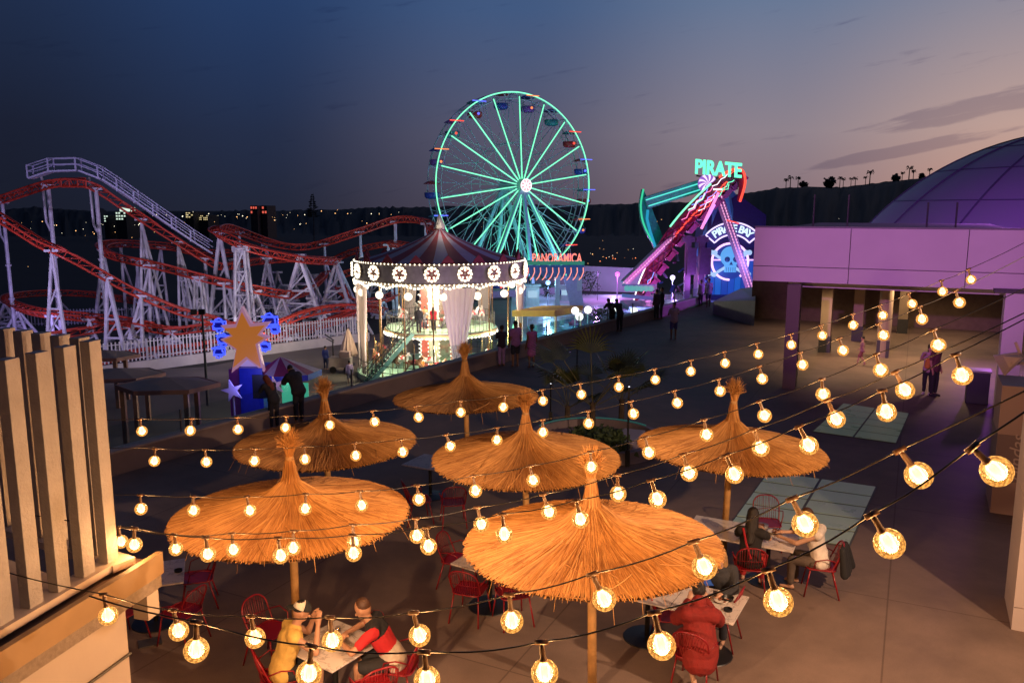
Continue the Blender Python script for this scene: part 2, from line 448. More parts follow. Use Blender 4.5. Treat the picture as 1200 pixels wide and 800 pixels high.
# ---- hills and far town
def hills():
    prof = [(-400,250),(-200,250),(0,247),(40,243),(80,246),(130,249),(200,249),(300,248),(360,247),(420,245),(500,243),(560,242),(700,240),(760,239),(820,237),(850,232),(880,226),(910,221),(950,219),(985,220),(1010,217),(1050,212),(1080,209),(1120,206),(1180,202),(1300,200),(1600,206)]
    random.seed(3); pts = []
    for (x0,y0),(x1,y1) in zip(prof, prof[1:]):
        n = max(2, int((x1-x0)/4))
        for k in range(n):
            t = k/n; pts.append((x0+(x1-x0)*t, y0+(y1-y0)*t-random.random()**2*1.8*(1 if x0 < 860 else .7)))
    rows = []
    for j, z in enumerate((330, 480, 620, 760, 900, 1100)):
        row = []
        for (x, y) in pts:
            r = Wp(x, y, 900)      # the ridge itself, 900 m out
            fx = z/900
            h = {0: PG-.5, 1: PG+(r.z-PG)*.22, 2: PG+(r.z-PG)*.5, 3: PG+(r.z-PG)*.78, 4: r.z, 5: PG-2}[j]
            row.append(Vector((r.x*fx, r.y*fx, h+(random.uniform(-1,1)*2.5+3*sin(x*.013*j+j) if j in (1,2,3) else 0))))
        rows.append(row)
    vs = [p for r in rows for p in r]; n = len(pts); fs = []
    for j in range(len(rows)-1):
        for i in range(n-1): fs.append((j*n+i, j*n+i+1, (j+1)*n+i+1, (j+1)*n+i))
    mb = MB(); mb.add(vs, fs); o = mb.build('hills', M('hill_scrub', (.010,.008,.007), .95, var=.6, scale=.03, detail=8), smooth=True); fixn(o); o['kind'] = 'structure'
hills()

def city_lights():
    random.seed(11)
    cl = [(20,262,60,5,26,0),(95,272,40,8,16,0),(130,262,70,4,26,1),(175,272,30,8,10,0),(250,252,80,3,30,1),(330,258,60,10,36,0),(420,250,60,3,16,0),(290,262,40,8,14,0),(205,265,60,8,14,0),
          (700,296,60,10,30,0),(730,303,30,4,16,2),(770,262,50,14,6,0),(440,262,40,8,8,0),(60,300,50,20,5,0),(560,262,60,10,10,0),(985,262,60,6,4,0)]
    groups = {0: MB(), 1: MB(), 2: MB()}
    for cx, cy, dx, dy, n, k in cl:
        for _ in range(int(n*.62)):
            px = cx+random.gauss(0, dx*.5); py = cy+random.gauss(0, dy*.5)
            h = 0 if py > 255 else 1
            z = min(320, (CAM_H-PG-1.5)/max(.02, SP+(py-400)/F*CP)) if py > 259 else random.uniform(300, 326)
            p = Wp(px, py, z); 
            if p.z < PG: continue
            r = z/F*random.choice((.2,.25,.32,.5)); kk = k if k else random.choice((0,0,0,1))
            groups[kk].sphere(p, r, 5, 4)
    for k, c in ((0,(1,.5,.18)),(1,(.95,.85,.6)),(2,(1,.25,.08))):
        o = groups[k].build('city_lights', EM('town_light_%s' % ['amber','white','red'][k], c, 3.0, sample=False))
        tag(o, ['scattered amber lamps of the far town on the dark plain','scattered white lamps of the far town below the horizon','small cluster of orange red lamps on the dark plain beyond the plaza'][k], 'town lights', kind='stuff')
city_lights()

def far_building(px, py, wpx, hpx, z, body, lit, label, nx, nz, roof=None):
    base = Wp(px, py, z); wd = wpx*z/F; ht = hpx*z/F
    t = thing('distant_building', label, 'building', (base.x, base.y, PG))
    mb = MB(); zt = base.z+ht/2
    mb.box((base.x, base.y, (zt+PG)/2), (wd, 12, zt-PG)); mb.build('wall', body, t)
    if roof:
        mb = MB(); mb.box((base.x, base.y, zt+.8), (wd*.6, 8, 1.6)); mb.build('roof', roof, t)
    for i in range(nx):
        for j in range(nz):
            if random.random() < .22: continue
            mb = MB(); mb.box((base.x-wd/2+wd*(i+.5)/nx, base.y-6.06, zt-ht*(j+.5)/nz), (wd/nx*.62, .1, ht/nz*.5)); mb.build('window', lit, t)
random.seed(5)
lit_w = EM('lit_window_white', (.75,.95,.8), 1.0, sample=False); lit_y = EM('lit_window_yellow', (1,.8,.4), .8, sample=False); lit_r = EM('lit_sign_red', (1,.15,.1), .8, sample=False)
bw = M('far_white_wall', (.03,.03,.03), .8, var=.1, scale=.1)
far_building(150,253,12,10,320,bw,lit_w,'floodlit pale building on the horizon left of the lift hill',4,3,roof=lit_w)
far_building(133,256,5,8,322,bw,lit_w,'narrow floodlit building left of the pale one on the horizon',2,3)
far_building(229,253,9,9,318,M('far_ochre_wall',(.03,.025,.02),.8,var=.1),lit_y,'yellowish lit building on the horizon right of the lift hill',3,4)
far_building(243,255,14,6,324,bw,lit_y,'long lit hotel on the horizon right of the yellowish building',8,3)
far_building(303,246,8,10,319,M('far_dark_wall',(.06,.04,.04),.8,var=.1),lit_r,'dark tower block with red lamps, left of two on the horizon',3,2)
far_building(315,246,6,10,323,M('far_dark_wall',(.06,.04,.04),.8,var=.1),lit_r,'dark tower block with red lamps, right of two on the horizon',2,2)

leaf_dark = M('foliage_dark', (.02,.028,.014), .8, var=.5, scale=1)
trunk_m = M('palm_trunk', (.09,.065,.045), .9, var=.3, scale=6, bump=.4)
def conifer(px, ybase, ytop, z):
    b = Wp(px, ybase, z); tp = Wp(px, ytop, z); ht = tp.z-b.z
    t = thing('norfolk_pine', 'tall tiered pine standing alone on the dark horizon', 'tree', tuple(b))
    mb = MB(); mb.cyl(b-Vector((0,0,8)), tp, ht*.02, .05, 6); mb.build('trunk', trunk_m, t)
    mb = MB(); random.seed(2)
    for k in range(13):
        f = k/13; h = b.z+ht*(.08+.9*f); R = ht*.30*(1-f)**.8+.15
        for j in range(9):
            a = random.random()*6.28; d = Vector((cos(a), sin(a), 0)); r = R*random.uniform(.6,1.1)
            c = Vector((b.x, b.y, h))
            s_ = Vector((-d.y, d.x, 0))*r*.16
            mb.add([c, c+d*r*.6+s_+Vector((0,0,.3)), c+d*r+Vector((0,0,.1*r)), c+d*r*.6-s_-Vector((0,0,.2))], [(0,1,2,3)])
    mb.build('crown', leaf_dark, t)
conifer(367, 256, 226, 240)

def ridge_palm(i, px, ybase, hpx, z=880, bush=False):
    hpx *= 1.2 if not bush else 1.05; b = Wp(px, ybase, z); ht = hpx*z/F
    nm = 'ridge_bush' if bush else 'palm_tree'
    t = thing(nm, ('rounded bush silhouette on the ridge, ' if bush else 'palm silhouette on the ridge, ')+ORD[i]+' of its row', 'bush' if bush else 'tree', tuple(b), group='bushes along the ridge' if bush else 'palms along the ridge')
    mb = MB(); mb.cyl(b-Vector((0,0,3)), b+Vector((0,0,ht*(.35 if bush else .82))), ht*.045, ht*.03, 5); mb.build('trunk', trunk_m, t)
    mb = MB(); c = b+Vector((0,0,ht*(.4 if bush else .8)))
    if bush:
        for k in range(90):
            d = Vector((random.gauss(0,1),random.gauss(0,1),random.gauss(0,.7))).normalized()*ht*.45*random.uniform(.2,1.05); s_ = ht*.2
            a = Vector((random.uniform(-1,1),random.uniform(-1,1),random.uniform(-1,1))).normalized()*s_; e = a.orthogonal().normalized()*s_
            mb.quad(c+d-a, c+d-e, c+d+a, c+d+e)
    else:
        for k in range(18):
            a = random.random()*6.28; d = Vector((cos(a), sin(a), 0)); el_ = random.uniform(-.2,.9); R = ht*.30
            p1 = c+d*R*.6+Vector((0,0,el_*R*.7)); p2 = c+d*R+Vector((0,0,(el_-.6)*R*.8)); s_ = Vector((-d.y, d.x, .2))*R*.24
            mb.add([c, p1+s_, p1-s_, p2], [(0,1,2),(1,3,2)])
    mb.build('crown', leaf_dark, t)
random.seed(9)
for i, (px, yb, h) in enumerate([(921,221,10),(926,220,12),(935,220,11),(984,219,10),(988,219,9),(997,219,9),(1002,219,10),(1014,217,9),(1019,216,14),(1057,212,9),(1065,211,14),(1070,211,10),(1089,209,10)]):
    ridge_palm(i, px, yb, h)
for i, (px, yb, h) in enumerate([(852,231,10),(942,221,10),(972,220,14),(1050,213,10),(1080,210,8)]):
    ridge_palm(i, px, yb, h, bush=True)

# ================================================================== ROLLER COASTER
rc = thing('roller_coaster', 'roller coaster with red tube track on white and lavender steel supports', 'roller coaster', tuple(G(230,420,PG)))
def track(pts, gauge=1.0, drop=.55, r=.085, name='track', bank=0.0, step=1.1):
    P = [Wp(*p) for p in pts]; P = catmull(P, 10)
    # resample evenly
    out = [P[0]]; acc = 0
    for a, b in zip(P, P[1:]):
        L = (b-a).length
        while acc+L >= step*.5:
            t = (step*.5-acc)/L; a = a.lerp(b, t); out.append(a.copy()); L = (b-a).length; acc = 0
        acc += L
    P = out; n = len(P); mb = MB(); Lr, Rr, Sp = [], [], []
    for i, p in enumerate(P):
        d = (P[min(i+1,n-1)]-P[max(i-1,0)]).normalized(); s_ = d.cross(Vector((0,0,1))).normalized()
        if i > 0 and s_.dot(ps) < 0: s_ = -s_
        ps = s_
        up = s_.cross(d).normalized()
        if up.z < 0: up = -up
        # bank into the curve
        s2 = (s_*cos(bank)+up*sin(bank)); u2 = (up*cos(bank)-s_*sin(bank))
        Lr.append(p+s2*gauge/2); Rr.append(p-s2*gauge/2); Sp.append(p-u2*drop)
    mb.tube(Lr, r, 6); mb.tube(Rr, r, 6); mb.tube(Sp, r*1.15, 6)
    for i in range(0, n, 2):
        mb.cyl(Lr[i], Rr[i], r*.5, n=4); mb.cyl(Lr[i], Sp[i], r*.5, n=4); mb.cyl(Rr[i], Sp[i], r*.5, n=4)
        if i+2 < n: mb.cyl(Sp[i], Lr[i+2], r*.4, n=4); mb.cyl(Sp[i], Rr[i+2], r*.4, n=4)
    return mb.build(name, red_track, rc, smooth=True), P
T = {}
T['lift'] = track([(-30,238,72),(0,231,71),(30,221,70),(60,212,69),(85,210,69),(105,213,69),(125,224,70),(150,241,71),(185,264,73),(215,283,74),(245,302,75),(262,309,76),(300,303,79),(345,300,82),(395,302,84)], gauge=.9)[1]
T['drop'] = track([(-10,246,62),(0,252,62),(27,269,62),(50,283,62),(75,293,62),(100,306,63),(125,320,64),(150,334,65),(178,347,66),(212,361,67),(250,371,68),(290,385,69),(325,392,71),(360,384,74),(390,372,77),(417,362,80)], gauge=.9)[1]
T['helix'] = track([(292,294,86),(237,294,86),(200,287,86),(165,284,85),(135,283,83),(119,287,79),(126,294,75),(150,301,73),(175,306,72),(212,315,72),(250,325,72),(300,336,73),(330,342,75),(352,341,79),(370,330,83),(382,318,88)], gauge=1.0, bank=.25)[1]
T['upper'] = track([(395,303,80),(367,302,76),(330,296,73),(292,287,71),(267,277,71),(251,268,73),(262,264,78),(282,270,83),(317,282,87),(350,287,88),(380,282,88),(417,270,87),(455,257,87),(480,254,86),(500,258,83),(506,270,80),(497,281,80),(480,286,84),(455,283,88),(430,287,91),(405,295,93),(385,304,94)], gauge=1.0, bank=.15)[1]
T['low_loop'] = track([(175,380,66),(140,373,67),(112,370,68),(70,366,69),(44,363,70),(23,358,72),(8,351,76),(10,345,82),(26,342,87),(61,340,90),(96,341,91),(115,343,90),(140,347,88),(180,353,85)], gauge=1.0, bank=.1)[1]
T['low_front'] = track([(40,393,66),(80,387,67),(112,382,68),(150,377,68),(200,384,68),(240,380,68),(290,378,69),(320,378,71),(355,365,72),(390,358,73),(427,357,75),(450,362,80)], gauge=.9)[1]
T['near'] = track([(110,420,60),(137,414,60),(180,408,61),(225,404,62),(262,397,63),(300,386,65),(340,381,68),(370,378,70),(395,372,72),(418,363,74)], gauge=.9)[1]
T['back'] = track([(395,322,90),(415,315,90),(440,312,91),(465,318,93),(475,332,92),(460,345,88),(430,352,84),(405,345,82),(398,332,84)], gauge=1.0, bank=.2)[1]

def support(px, py, z, kind='A', spread=1.6, r=.17, lean=0.0, depthspread=.8, braces=2, col=None):
    r *= .78; top = Wp(px, py, z)+Vector((0,0,-.5)); mb = MB(); h = top.z-PG
    if h < .6: return
    X = Vector((1,0,0)); Y = Vector((0,1,0)); base = Vector((top.x+lean, top.y, PG))
    if kind == 'A':
        a = base-X*spread+Y*depthspread*.3; b = base+X*spread-Y*depthspread*.3
        mb.cyl(a, top, r, r*.85, 8); mb.cyl(b, top, r, r*.85, 8)
        for k in range(braces):
            f = .22+.5*k/max(1,braces); f2 = f+.22
            mb.cyl(a.lerp(top, f), b.lerp(top, f), r*.55, n=6)
            mb.cyl(a.lerp(top, f), b.lerp(top, min(.95,f2)), r*.45, n=6)
    elif kind == 'V':       # vertical mast with one raking strut
        mb.cyl(base, top, r, r, 8); s_ = base+X*spread+Y*depthspread
        mb.cyl(s_, base.lerp(top, .86), r*.8, r*.7, 8)
        mb.cyl(base.lerp(top,.35), s_.lerp(base.lerp(top,.86),.45), r*.5, n=6)
    elif kind == 'C':       # single column with a cranked head arm
        k1 = base.lerp(top, .72); mb.tube([base, base.lerp(top,.4), k1, top], [r*1.1, r, r, r*.9], 8)
        mb.tube([k1-Vector((0,0,h*.02)), k1+Vector((-.5,.1,h*.06)), top+Vector((-.62,.2,1.1))], r*.6, 6)
        for f in (.3,.55): mb.cyl(base.lerp(top,f)-Vector((0,0,.08)), base.lerp(top,f)+Vector((0,0,.08)), r*1.6, n=8)
    elif kind == 'L':       # lattice tower
        wd = spread*.5; nseg = max(2, int(h/1.7))
        cs = [Vector((sx*wd, sy*wd, 0)) for sx, sy in ((-1,-1),(1,-1),(1,1),(-1,1))]
        for c in cs: mb.cyl(base+c, top+c*.5+Vector((0,0,-.2)), r*.75, n=6)
        for k in range(nseg):
            f, g = k/nseg, (k+1)/nseg
            for i in range(4):
                c0, c1 = cs[i], cs[(i+1)%4]
                p = (base+c0).lerp(top+c0*.5, f); q = (base+c1).lerp(top+c1*.5, g)
                mb.cyl(p, q, r*.42, n=5); mb.cyl((base+c0).lerp(top+c0*.5, g), (base+c1).lerp(top+c1*.5, g), r*.42, n=5)
        mb.bar(top+Vector((-wd,0,-.1)), top+Vector((wd,0,.0)), .4, .5)
    elif kind == '4':       # four splayed legs
        for sx, sy in ((-1,-1),(1,-1),(1,1),(-1,1)):
            mb.cyl(base+X*sx*spread+Y*sy*depthspread, top, r*.95, r*.7, 8)
        for k in (.3,.6):
            pts = [(base+X*sx*spread+Y*sy*depthspread).lerp(top, k) for sx, sy in ((-1,-1),(1,-1),(1,1),(-1,1))]
            for i in range(4): mb.cyl(pts[i], pts[(i+1)%4], r*.5, n=6)
            mb.cyl(pts[0], (base+X*spread+Y*depthspread).lerp(top, k+.25), r*.4, n=5)
            mb.cyl(pts[1], (base-X*spread+Y*depthspread).lerp(top, k+.25), r*.4, n=5)
    mb.bar(top+Vector((-.55,0,.12)), top+Vector((.55,0,.12)), .22, .2)
    mb.box(Vector((base.x, base.y, PG+.15)), (.9,.9,.3))
    mb.build('support', white_steel, rc, smooth=False)
for a in [
 (56,212,69.3,'C',1,.23),(112,216,69.3,'C',1,.23),(2,232,71,'C',1,.2),
 (60,288,62,'A',1.0,.2,-.3),(125,320,64,'A',.9,.24,.2),(165,341,65.5,'A',.8,.22,-.9),
 (165,252,72,'4',.9,.2,.6,1.0),(208,279,74,'4',.8,.2,.8,.9),(240,298,75,'V',-1.6,.2),
 (141,283,84,'V',1.4,.2),(188,286,86,'A',1.1,.2,-.6),(120,288,79,'A',1.3,.24,-.2),
 (175,306,72,'A',.9,.2,-1.2),(232,320,72,'L',1.1,.2),(262,327,72,'V',1.3,.18),
 (257,268,73,'A',1.5,.27,-.2),(282,284,71,'L',1.5,.24),(280,268,83,'V',1.2,.19),
 (312,283,87,'A',1.0,.18),(350,294,75,'A',2.4,.24,-.1,1.4,3),(352,294,80,'4',2.2,.2,.4,1.8),(393,302,80,'A',2.0,.25,-.2,1.2,3),(396,303,84,'4',1.6,.2,.5,1.4),
 (380,282,88,'V',1.3,.18),(422,268,87,'V',.8,.18),(463,256,87,'V',-2.0,.22),(499,258,83,'V',-2.2,.22),(455,283,88,'A',.8,.2,-.3),
 (300,336,73,'A',1.5,.2),(330,342,75,'4',1.3,.18),(312,298,79,'4',1.2,.18,0,1.2),
 (380,362,73,'A',1.0,.17,0,.6,1),(421,357,75,'A',1.2,.18,0,.6,1),(338,375,72,'A',1.1,.18,0,.6,1),
 (20,357,73,'4',1.3,.2),(5,349,78,'A',1.4,.24),(65,340,90,'V',1.0,.2),(104,369,68,'A',.9,.18),(60,365,69,'V',1.2,.18),(200,383,68,'A',1.3,.18),(152,378,67,'4',1.0,.18),
 (180,408,61,'A',.7,.15,0,.5,1),(215,405,62,'4',.9,.14,0,.7),(262,397,63,'A',.7,.15,0,.5,1),(300,386,65,'A',.9,.15),(405,368,73,'A',.9,.15,0,.5,1),
 (440,312,91,'A',1.3,.2),(470,325,93,'V',1.0,.2),(410,345,82,'4',1.2,.18),(445,350,86,'A',1.0,.18),
 (295,330,77,'A',1.3,.2),(245,345,79,'V',1.2,.2),(218,330,84,'V',-1.4,.2),(365,345,79,'A',1.2,.18),(385,338,86,'V',1.4,.2),(160,300,79,'V',-1.3,.2),(325,315,92,'A',1.3,.2),(345,348,84,'4',1.3,.16),(335,330,86,'L',1.4,.2),(366,318,88,'L',1.3,.2),(275,300,79,'A',1.4,.2)]:
    support(*a)

def catwalk():
    cm = M('lavender_steel', (.55,.55,.72), .5, var=.08)
    pts = [(36,209,68.2),(60,201,68.2),(92,200,68.4),(118,210,69.2),(140,224,70.2),(160,238,71.2),(182,253,72.2),(204,268,73.2),(226,283,74.2),(248,297,75.2)]
    P = [Wp(*p) for p in pts]
    mb = MB()
    for a, b in zip(P, P[1:]): mb.bar(a, b, 1.0, .14)
    mb.build('catwalk', cm, rc)
    for i, (p, q) in enumerate(zip(P, P[1:])):
        mb = MB()
        for h in (.55, 1.05): mb.cyl(p+Vector((0,.45,h)), q+Vector((0,.45,h)), .045, n=5); mb.cyl(p+Vector((0,-.45,h)), q+Vector((0,-.45,h)), .045, n=5)
        for s_ in (.45,-.45): mb.cyl(p+Vector((0,s_,0)), p+Vector((0,s_,1.08)), .07, n=5)
        mb.build('railing', cm, rc)
    mb = MB(); p = P[0]
    for h in (.55,1.05): mb.cyl(p+Vector((0,-.45,h)), p+Vector((0,.45,h)), .045, n=5)
    mb.build('railing', cm, rc)
    mb = MB(); q = Wp(86,214,68.8)
    for dx in (-.7,0,.7):
        mb.cyl(q+Vector((dx-.35,0,.35)), q+Vector((dx-.35,0,-.35)), .07, n=5)
    mb.cyl(q+Vector((-1.1,0,.35)), q+Vector((1.1,0,.35)), .07, n=5); mb.cyl(q+Vector((-1.1,0,-.35)), q+Vector((1.1,0,-.35)), .07, n=5)
    mb.cyl(q+Vector((1.05,0,.35)), q+Vector((1.05,0,-.35)), .07, n=5)
    mb.build('chain_drive_frame', red_track, rc)
catwalk()

# fences
def fence(name, label, A_, B_, h, plinth, matp, npan, matpl=None):
    t = thing(name, label, 'fence', tuple(A_))
    d = (B_-A_); L = d.length; d.normalize(); nrm = Vector((-d.y, d.x, 0))
    if plinth:
        mb = MB(); mb.prism([A_-nrm*.15, B_-nrm*.15, B_+nrm*.15, A_+nrm*.15], (0,0,plinth)); fixn(mb.build('plinth_wall', matpl, t))
    for k in range(npan):
        a = A_+d*(L*k/npan)+Vector((0,0,plinth)); b = A_+d*(L*(k+1)/npan)+Vector((0,0,plinth)); mb = MB()
        n = int((b-a).length/.26)
        for i in range(n):
            p = a.lerp(b, i/n); mb.bar(p+Vector((0,0,.06)), p+Vector((0,0,h)), .09, .03, up=nrm)
        for z in (.25, h-.2): mb.bar(a+Vector((0,0,z))+nrm*.04, b+Vector((0,0,z))+nrm*.04, .03, .07)
        mb.build('picket_panel', matp, t)
        mb = MB(); mb.box(a+Vector((0,0,h/2)), (.12,.12,h+.05)); mb.build('post', matp, t)
fence('picket_fence', 'white picket fence on a pale plinth in front of the roller coaster', G(60,449,PG), G(432,399,PG), 1.55, .75, M('fence_white', (.62,.60,.62), .5, var=.08), 16, M('plinth_render', (.55,.50,.46), .75, var=.12, scale=.8))
fence('picket_fence', 'grey picket fence behind the low loop of the coaster', G(-30,385,PG), G(330,372,PG), 1.6, 0, M('fence_grey', (.30,.28,.36), .5, var=.08), 14)
# floodlights washing the coaster steel
def flood(px, py, z, col, power, tgt, label, r=.25, spot=110):
    p = Wp(px, py, z); p.z = PG
    t = thing('floodlight', label, 'lamp', tuple(p), group='floodlights in the park')
    mb = MB(); mb.cyl(p, p+Vector((0,0,.5)), .04, n=6); mb.build('bracket', black_metal, t)
    d = (Vector(tgt)-(p+Vector((0,0,.6)))).normalized()
    mb = MB(); mb.bar(p+Vector((0,0,.6))-d*.12, p+Vector((0,0,.6))+d*.05, .4, .3); mb.build('lamp_head', black_metal, t)
    lamp('flood_beam', 'SPOT', p+Vector((0,0,.6))+d*.12, col, power, t, r, tgt, spot, .6)
flood(20,395,64,(.45,.35,1),1800,Wp(10,330,78),'floodlight on the ground at the far left of the coaster')
flood(470,400,80,(.4,.8,1),1800,Wp(480,290,86),'floodlight on the ground behind the carousel')
flood(300,405,68,(.85,.78,.95),1300,Wp(320,310,80),'floodlight on the ground right of the star kiosk')
def mast(px, z, h, beams, label):  # made-up mast, put in to brighten the coaster supports and fence
    p = Wp(px, 400, z); p.z = PG; t = thing('added_light_mast', label, 'lamp', tuple(p)); mb = MB(); mb.cyl(p, p+Vector((0,0,h)), .09, .06, 8); mb.build('pole', dark_grey, t)
    for i, (tgt, col, pw, sp) in enumerate(beams):
        q = p+Vector((.5*i-.5,0,h)); d = (tgt-q).normalized(); mb = MB(); mb.bar(q-d*.15, q+d*.05, .35, .3); mb.build('lamp_head', black_metal, t); lamp('flood_beam','SPOT',q+d*.12,col,pw,t,.3,tgt,sp,.8)
mast(-150,46,7,[(Wp(60,310,68),(.62,.50,1),4600,75),(Wp(200,320,72),(.66,.56,1),4400,70)],'tall added lighting mast left of the shelters, aimed at the coaster')
mast(239,47.5,5.6,[(Wp(200,310,74),(.68,.58,1),1900,110),(Wp(350,310,80),(.85,.74,.95),4600,80)],'added lighting mast behind the star kiosk aimed at the coaster')
# ================================================================== FERRIS WHEEL
neon_green = EM('neon_green', (.20,1,.52), 1.7); neon_red = EM('neon_red', (1,.07,.04), 1.5); neon_blue = EM('neon_blue', (.12,.15,1), 1.6)
neon_orange = EM('neon_orange', (1,.28,.08), 1.3); neon_pink = EM('neon_pink', (1,.25,.62), 1.5); neon_violet = EM('neon_violet', (.62,.25,1), 1.6); neon_white = EM('neon_white', (1,.9,1), 1.8)
bulb_white = EM('marquee_bulb', (1,.88,.66), 2.6); neon_teal = EM('neon_teal', (.1,.9,.75), 1.1)
wheel_steel = M('wheel_steel', (.45,.68,.68), .4, var=.1, scale=.6)
def ferris():
    z = 110; C = Wp(600.5, 218, z); R = 12.15; yaw = radians(32)
    ax = Vector((sin(yaw), -cos(yaw), 0)); sd = Vector((cos(yaw), sin(yaw), 0)); up = Vector((0,0,1))
    base = Vector((C.x, C.y, PG)); t = thing('ferris_wheel', 'big ferris wheel outlined in green neon spokes', 'ferris wheel', tuple(base))
    S = 1.15
    F_ = C+ax*S; B_ = C-ax*S
    P = lambda o, a, r: o+sd*cos(a)*r+up*sin(a)*r
    NS = 18; off = radians(8.5)
    for o, m, nm, rr in ((F_, neon_green, 'neon_rim', .16),):
        mb = MB(); mb.tube([P(o, 2*pi*i/96, R) for i in range(96)], .072, 6, True); mb.build(nm, m, t, smooth=True)
    for o in (F_, B_):
        mb = MB(); mb.tube([P(o-ax*.18, 2*pi*i/96, R-.05) for i in range(96)], .09, 5, True); mb.tube([P(o-ax*.18, 2*pi*i/96, R*.93) for i in range(96)], .05, 5, True)
        for i in range(72):
            a = 2*pi*i/72; b = a+pi/72*(1 if i % 2 else -1); mb.cyl(P(o-ax*.18, a, R), P(o-ax*.18, b, R*.93), .035, n=4)
        mb.build('rim', wheel_steel, t)
        mb = MB(); mb.tube([P(o-ax*.05, 2*pi*i/48, R*.47) for i in range(48)], .05, 5, True); mb.build('inner_ring', wheel_steel, t)
    for k in range(NS):
        a = off+2*pi*k/NS
        mb = MB(); mb.cyl(P(F_+ax*1.25, a, .9), P(F_+ax*.12, a, R*.955), .074, n=6); mb.build('neon_spoke', neon_green, t)
        mb = MB(); mb.cyl(P(F_+ax*1.1, a, .6), P(F_-ax*.05, a, R), .08, n=6)
        mb.cyl(P(B_-ax*1.0, a, .6), P(B_, a, R), .06, n=6); mb.cyl(P(F_+ax*1.0, a, .5), P(B_, a+pi/NS, R), .025, n=4); mb.cyl(P(B_-ax*.9, a, .5), P(F_, a+pi/NS, R), .025, n=4)
        mb.cyl(P(B_, a, R), P(F_, a, R), .06, n=5); mb.cyl(P(B_, a, R*.47), P(F_, a, R*.47), .04, n=4)
        b = a+2*pi/NS
        mb.cyl(P(B_, a, R*.47), P(B_, b, R), .03, n=4); mb.cyl(P(B_, b, R*.47), P(B_, a, R), .03, n=4)
        mb.cyl(P(F_-ax*.1, a, R*.47), P(F_-ax*.1, b, R), .03, n=4)
        mb.build('spoke', wheel_steel, t)
    mb = MB(); mb.cyl(B_-ax*1.4, F_+ax*2.1, .65, n=24); mb.build('hub', wheel_steel, t)
    mb = MB(); mb.cyl(F_+ax*2.12, F_+ax*2.3, .80, n=28); mb.build('hub_disc', EM('hub_pink', (1,.55,.62), .9), t)
    mb = MB()
    for i in range(8):
        a = i*pi/4; mb.bar(P(F_+ax*2.34, a, .15), P(F_+ax*2.34, a, .7), .13, .05, up=ax)
    mb.tube([P(F_+ax*2.32, 2*pi*i/32, .80) for i in range(32)], .06, 5, True)
    mb.build('hub_star', EM('hub_star_white', (1,.9,.95), 1.6), t)
    # gondolas hang level between the two rims
    cols = [neon_blue, neon_red, None, neon_orange, None, neon_blue, neon_red, neon_orange, None, neon_blue, neon_red, neon_orange, neon_red, neon_blue, None, neon_red, neon_orange, neon_blue]
    bodym = [M('gondola_%s' % n, c, .35, var=.05) for n, c in (('blue',(.05,.10,.45)),('red',(.5,.05,.05)),('teal',(.06,.35,.35)),('violet',(.25,.12,.45)))]
    for k in range(NS):
        a = off+pi/NS+2*pi*k/NS; pv = P(C, a, R); top = pv+Vector((0,0,-.15))
        fl = pv+Vector((0,0,-2.1)); mb = MB()
        # open tub with rounded ends
        prof = [(.0,0),(.75,.02),(.95,.25),(1.0,.75),(.93,.78),(.88,.3),(.70,.12),(0,.1)]
        mb.lathe(prof, fl, 14); g = fixn(mb.build('gondola', bodym[k % 4], t, smooth=True))
        mb = MB()
        for d in (sd*.85, -sd*.85): mb.cyl(fl+d+Vector((0,0,.7)), pv+d*.55+Vector((0,0,-.1)), .045, n=5)
        mb.cyl(pv-ax*S, pv+ax*S, .08, n=6); mb.build('hanger', wheel_steel, g)
        mb = MB(); mb.lathe([(0,.55),(.6,.42),(1.05,.18),(1.1,.1),(0,.16)], pv+Vector((0,0,-.35)), 12); fixn(mb.build('roof', bodym[(k+1) % 4], g))
        c = cols[k % 18]
        if c is not None:
            mb = MB(); q = pv+ax*(S+.12)+Vector((0,0,-.05)); mb.bar(q-sd*1.0, q+sd*1.0, .09, .12); mb.build('light_bar', c, g)
            mb = MB(); mb.sphere(fl+ax*1.02+Vector((0,0,.5)), .17, 8, 6); mb.build('lamp', c, g)
        mb = MB(); mb.bar(fl-sd*.5+Vector((0,0,.5)), fl+sd*.5+Vector((0,0,.5)), .5, .1); mb.build('seat', dark_grey, g)
    # support legs
    for o, s_ in ((F_+ax*1.6, 1), (B_-ax*1.2, -1)):
        for q in (-1, 1):
            ft = o+sd*q*(7.2 if s_ > 0 else 6.2)+ax*s_*1.6; ft.z = PG
            mb = MB(); mb.bar(o, ft, .46, .45, up=ax); mb.build('leg', M('leg_paint', (.30,.62,.66), .45, var=.08), t)
            mb = MB(); mb.cyl(o+ax*s_*.34-up*1.2+sd*q*.55, ft.lerp(o, .12)+ax*s_*.34, .06, n=5); mb.build('neon_strip', neon_green, t)
        ft = o+ax*s_*2.6; ft.z = PG; mb = MB(); mb.bar(o-up*.3, ft, .4, .4, up=sd); mb.build('leg', M('leg_paint'), t)
    # lattice mast behind and machine deck
    mb = MB()
    for q in (-1,1):
        for h0 in range(6):
            a = Vector((C.x,C.y,PG+2+h0*2))+sd*q*(4.6-h0*.8); b = Vector((C.x,C.y,PG+4+h0*2))+sd*q*(3.8-h0*.8); mb.cyl(a-ax*1.5, b+ax*1.2, .05, n=4); mb.cyl(a+ax*1.5, b-ax*1.2, .05, n=4)
    mb.build('lattice_brace', wheel_steel, t)
    mb = MB(); mb.box((C.x, C.y, PG+.45), (17,8,.9), rz=yaw); mb.build('platform', M('platform_grey', (.3,.32,.36), .6, var=.1), t)
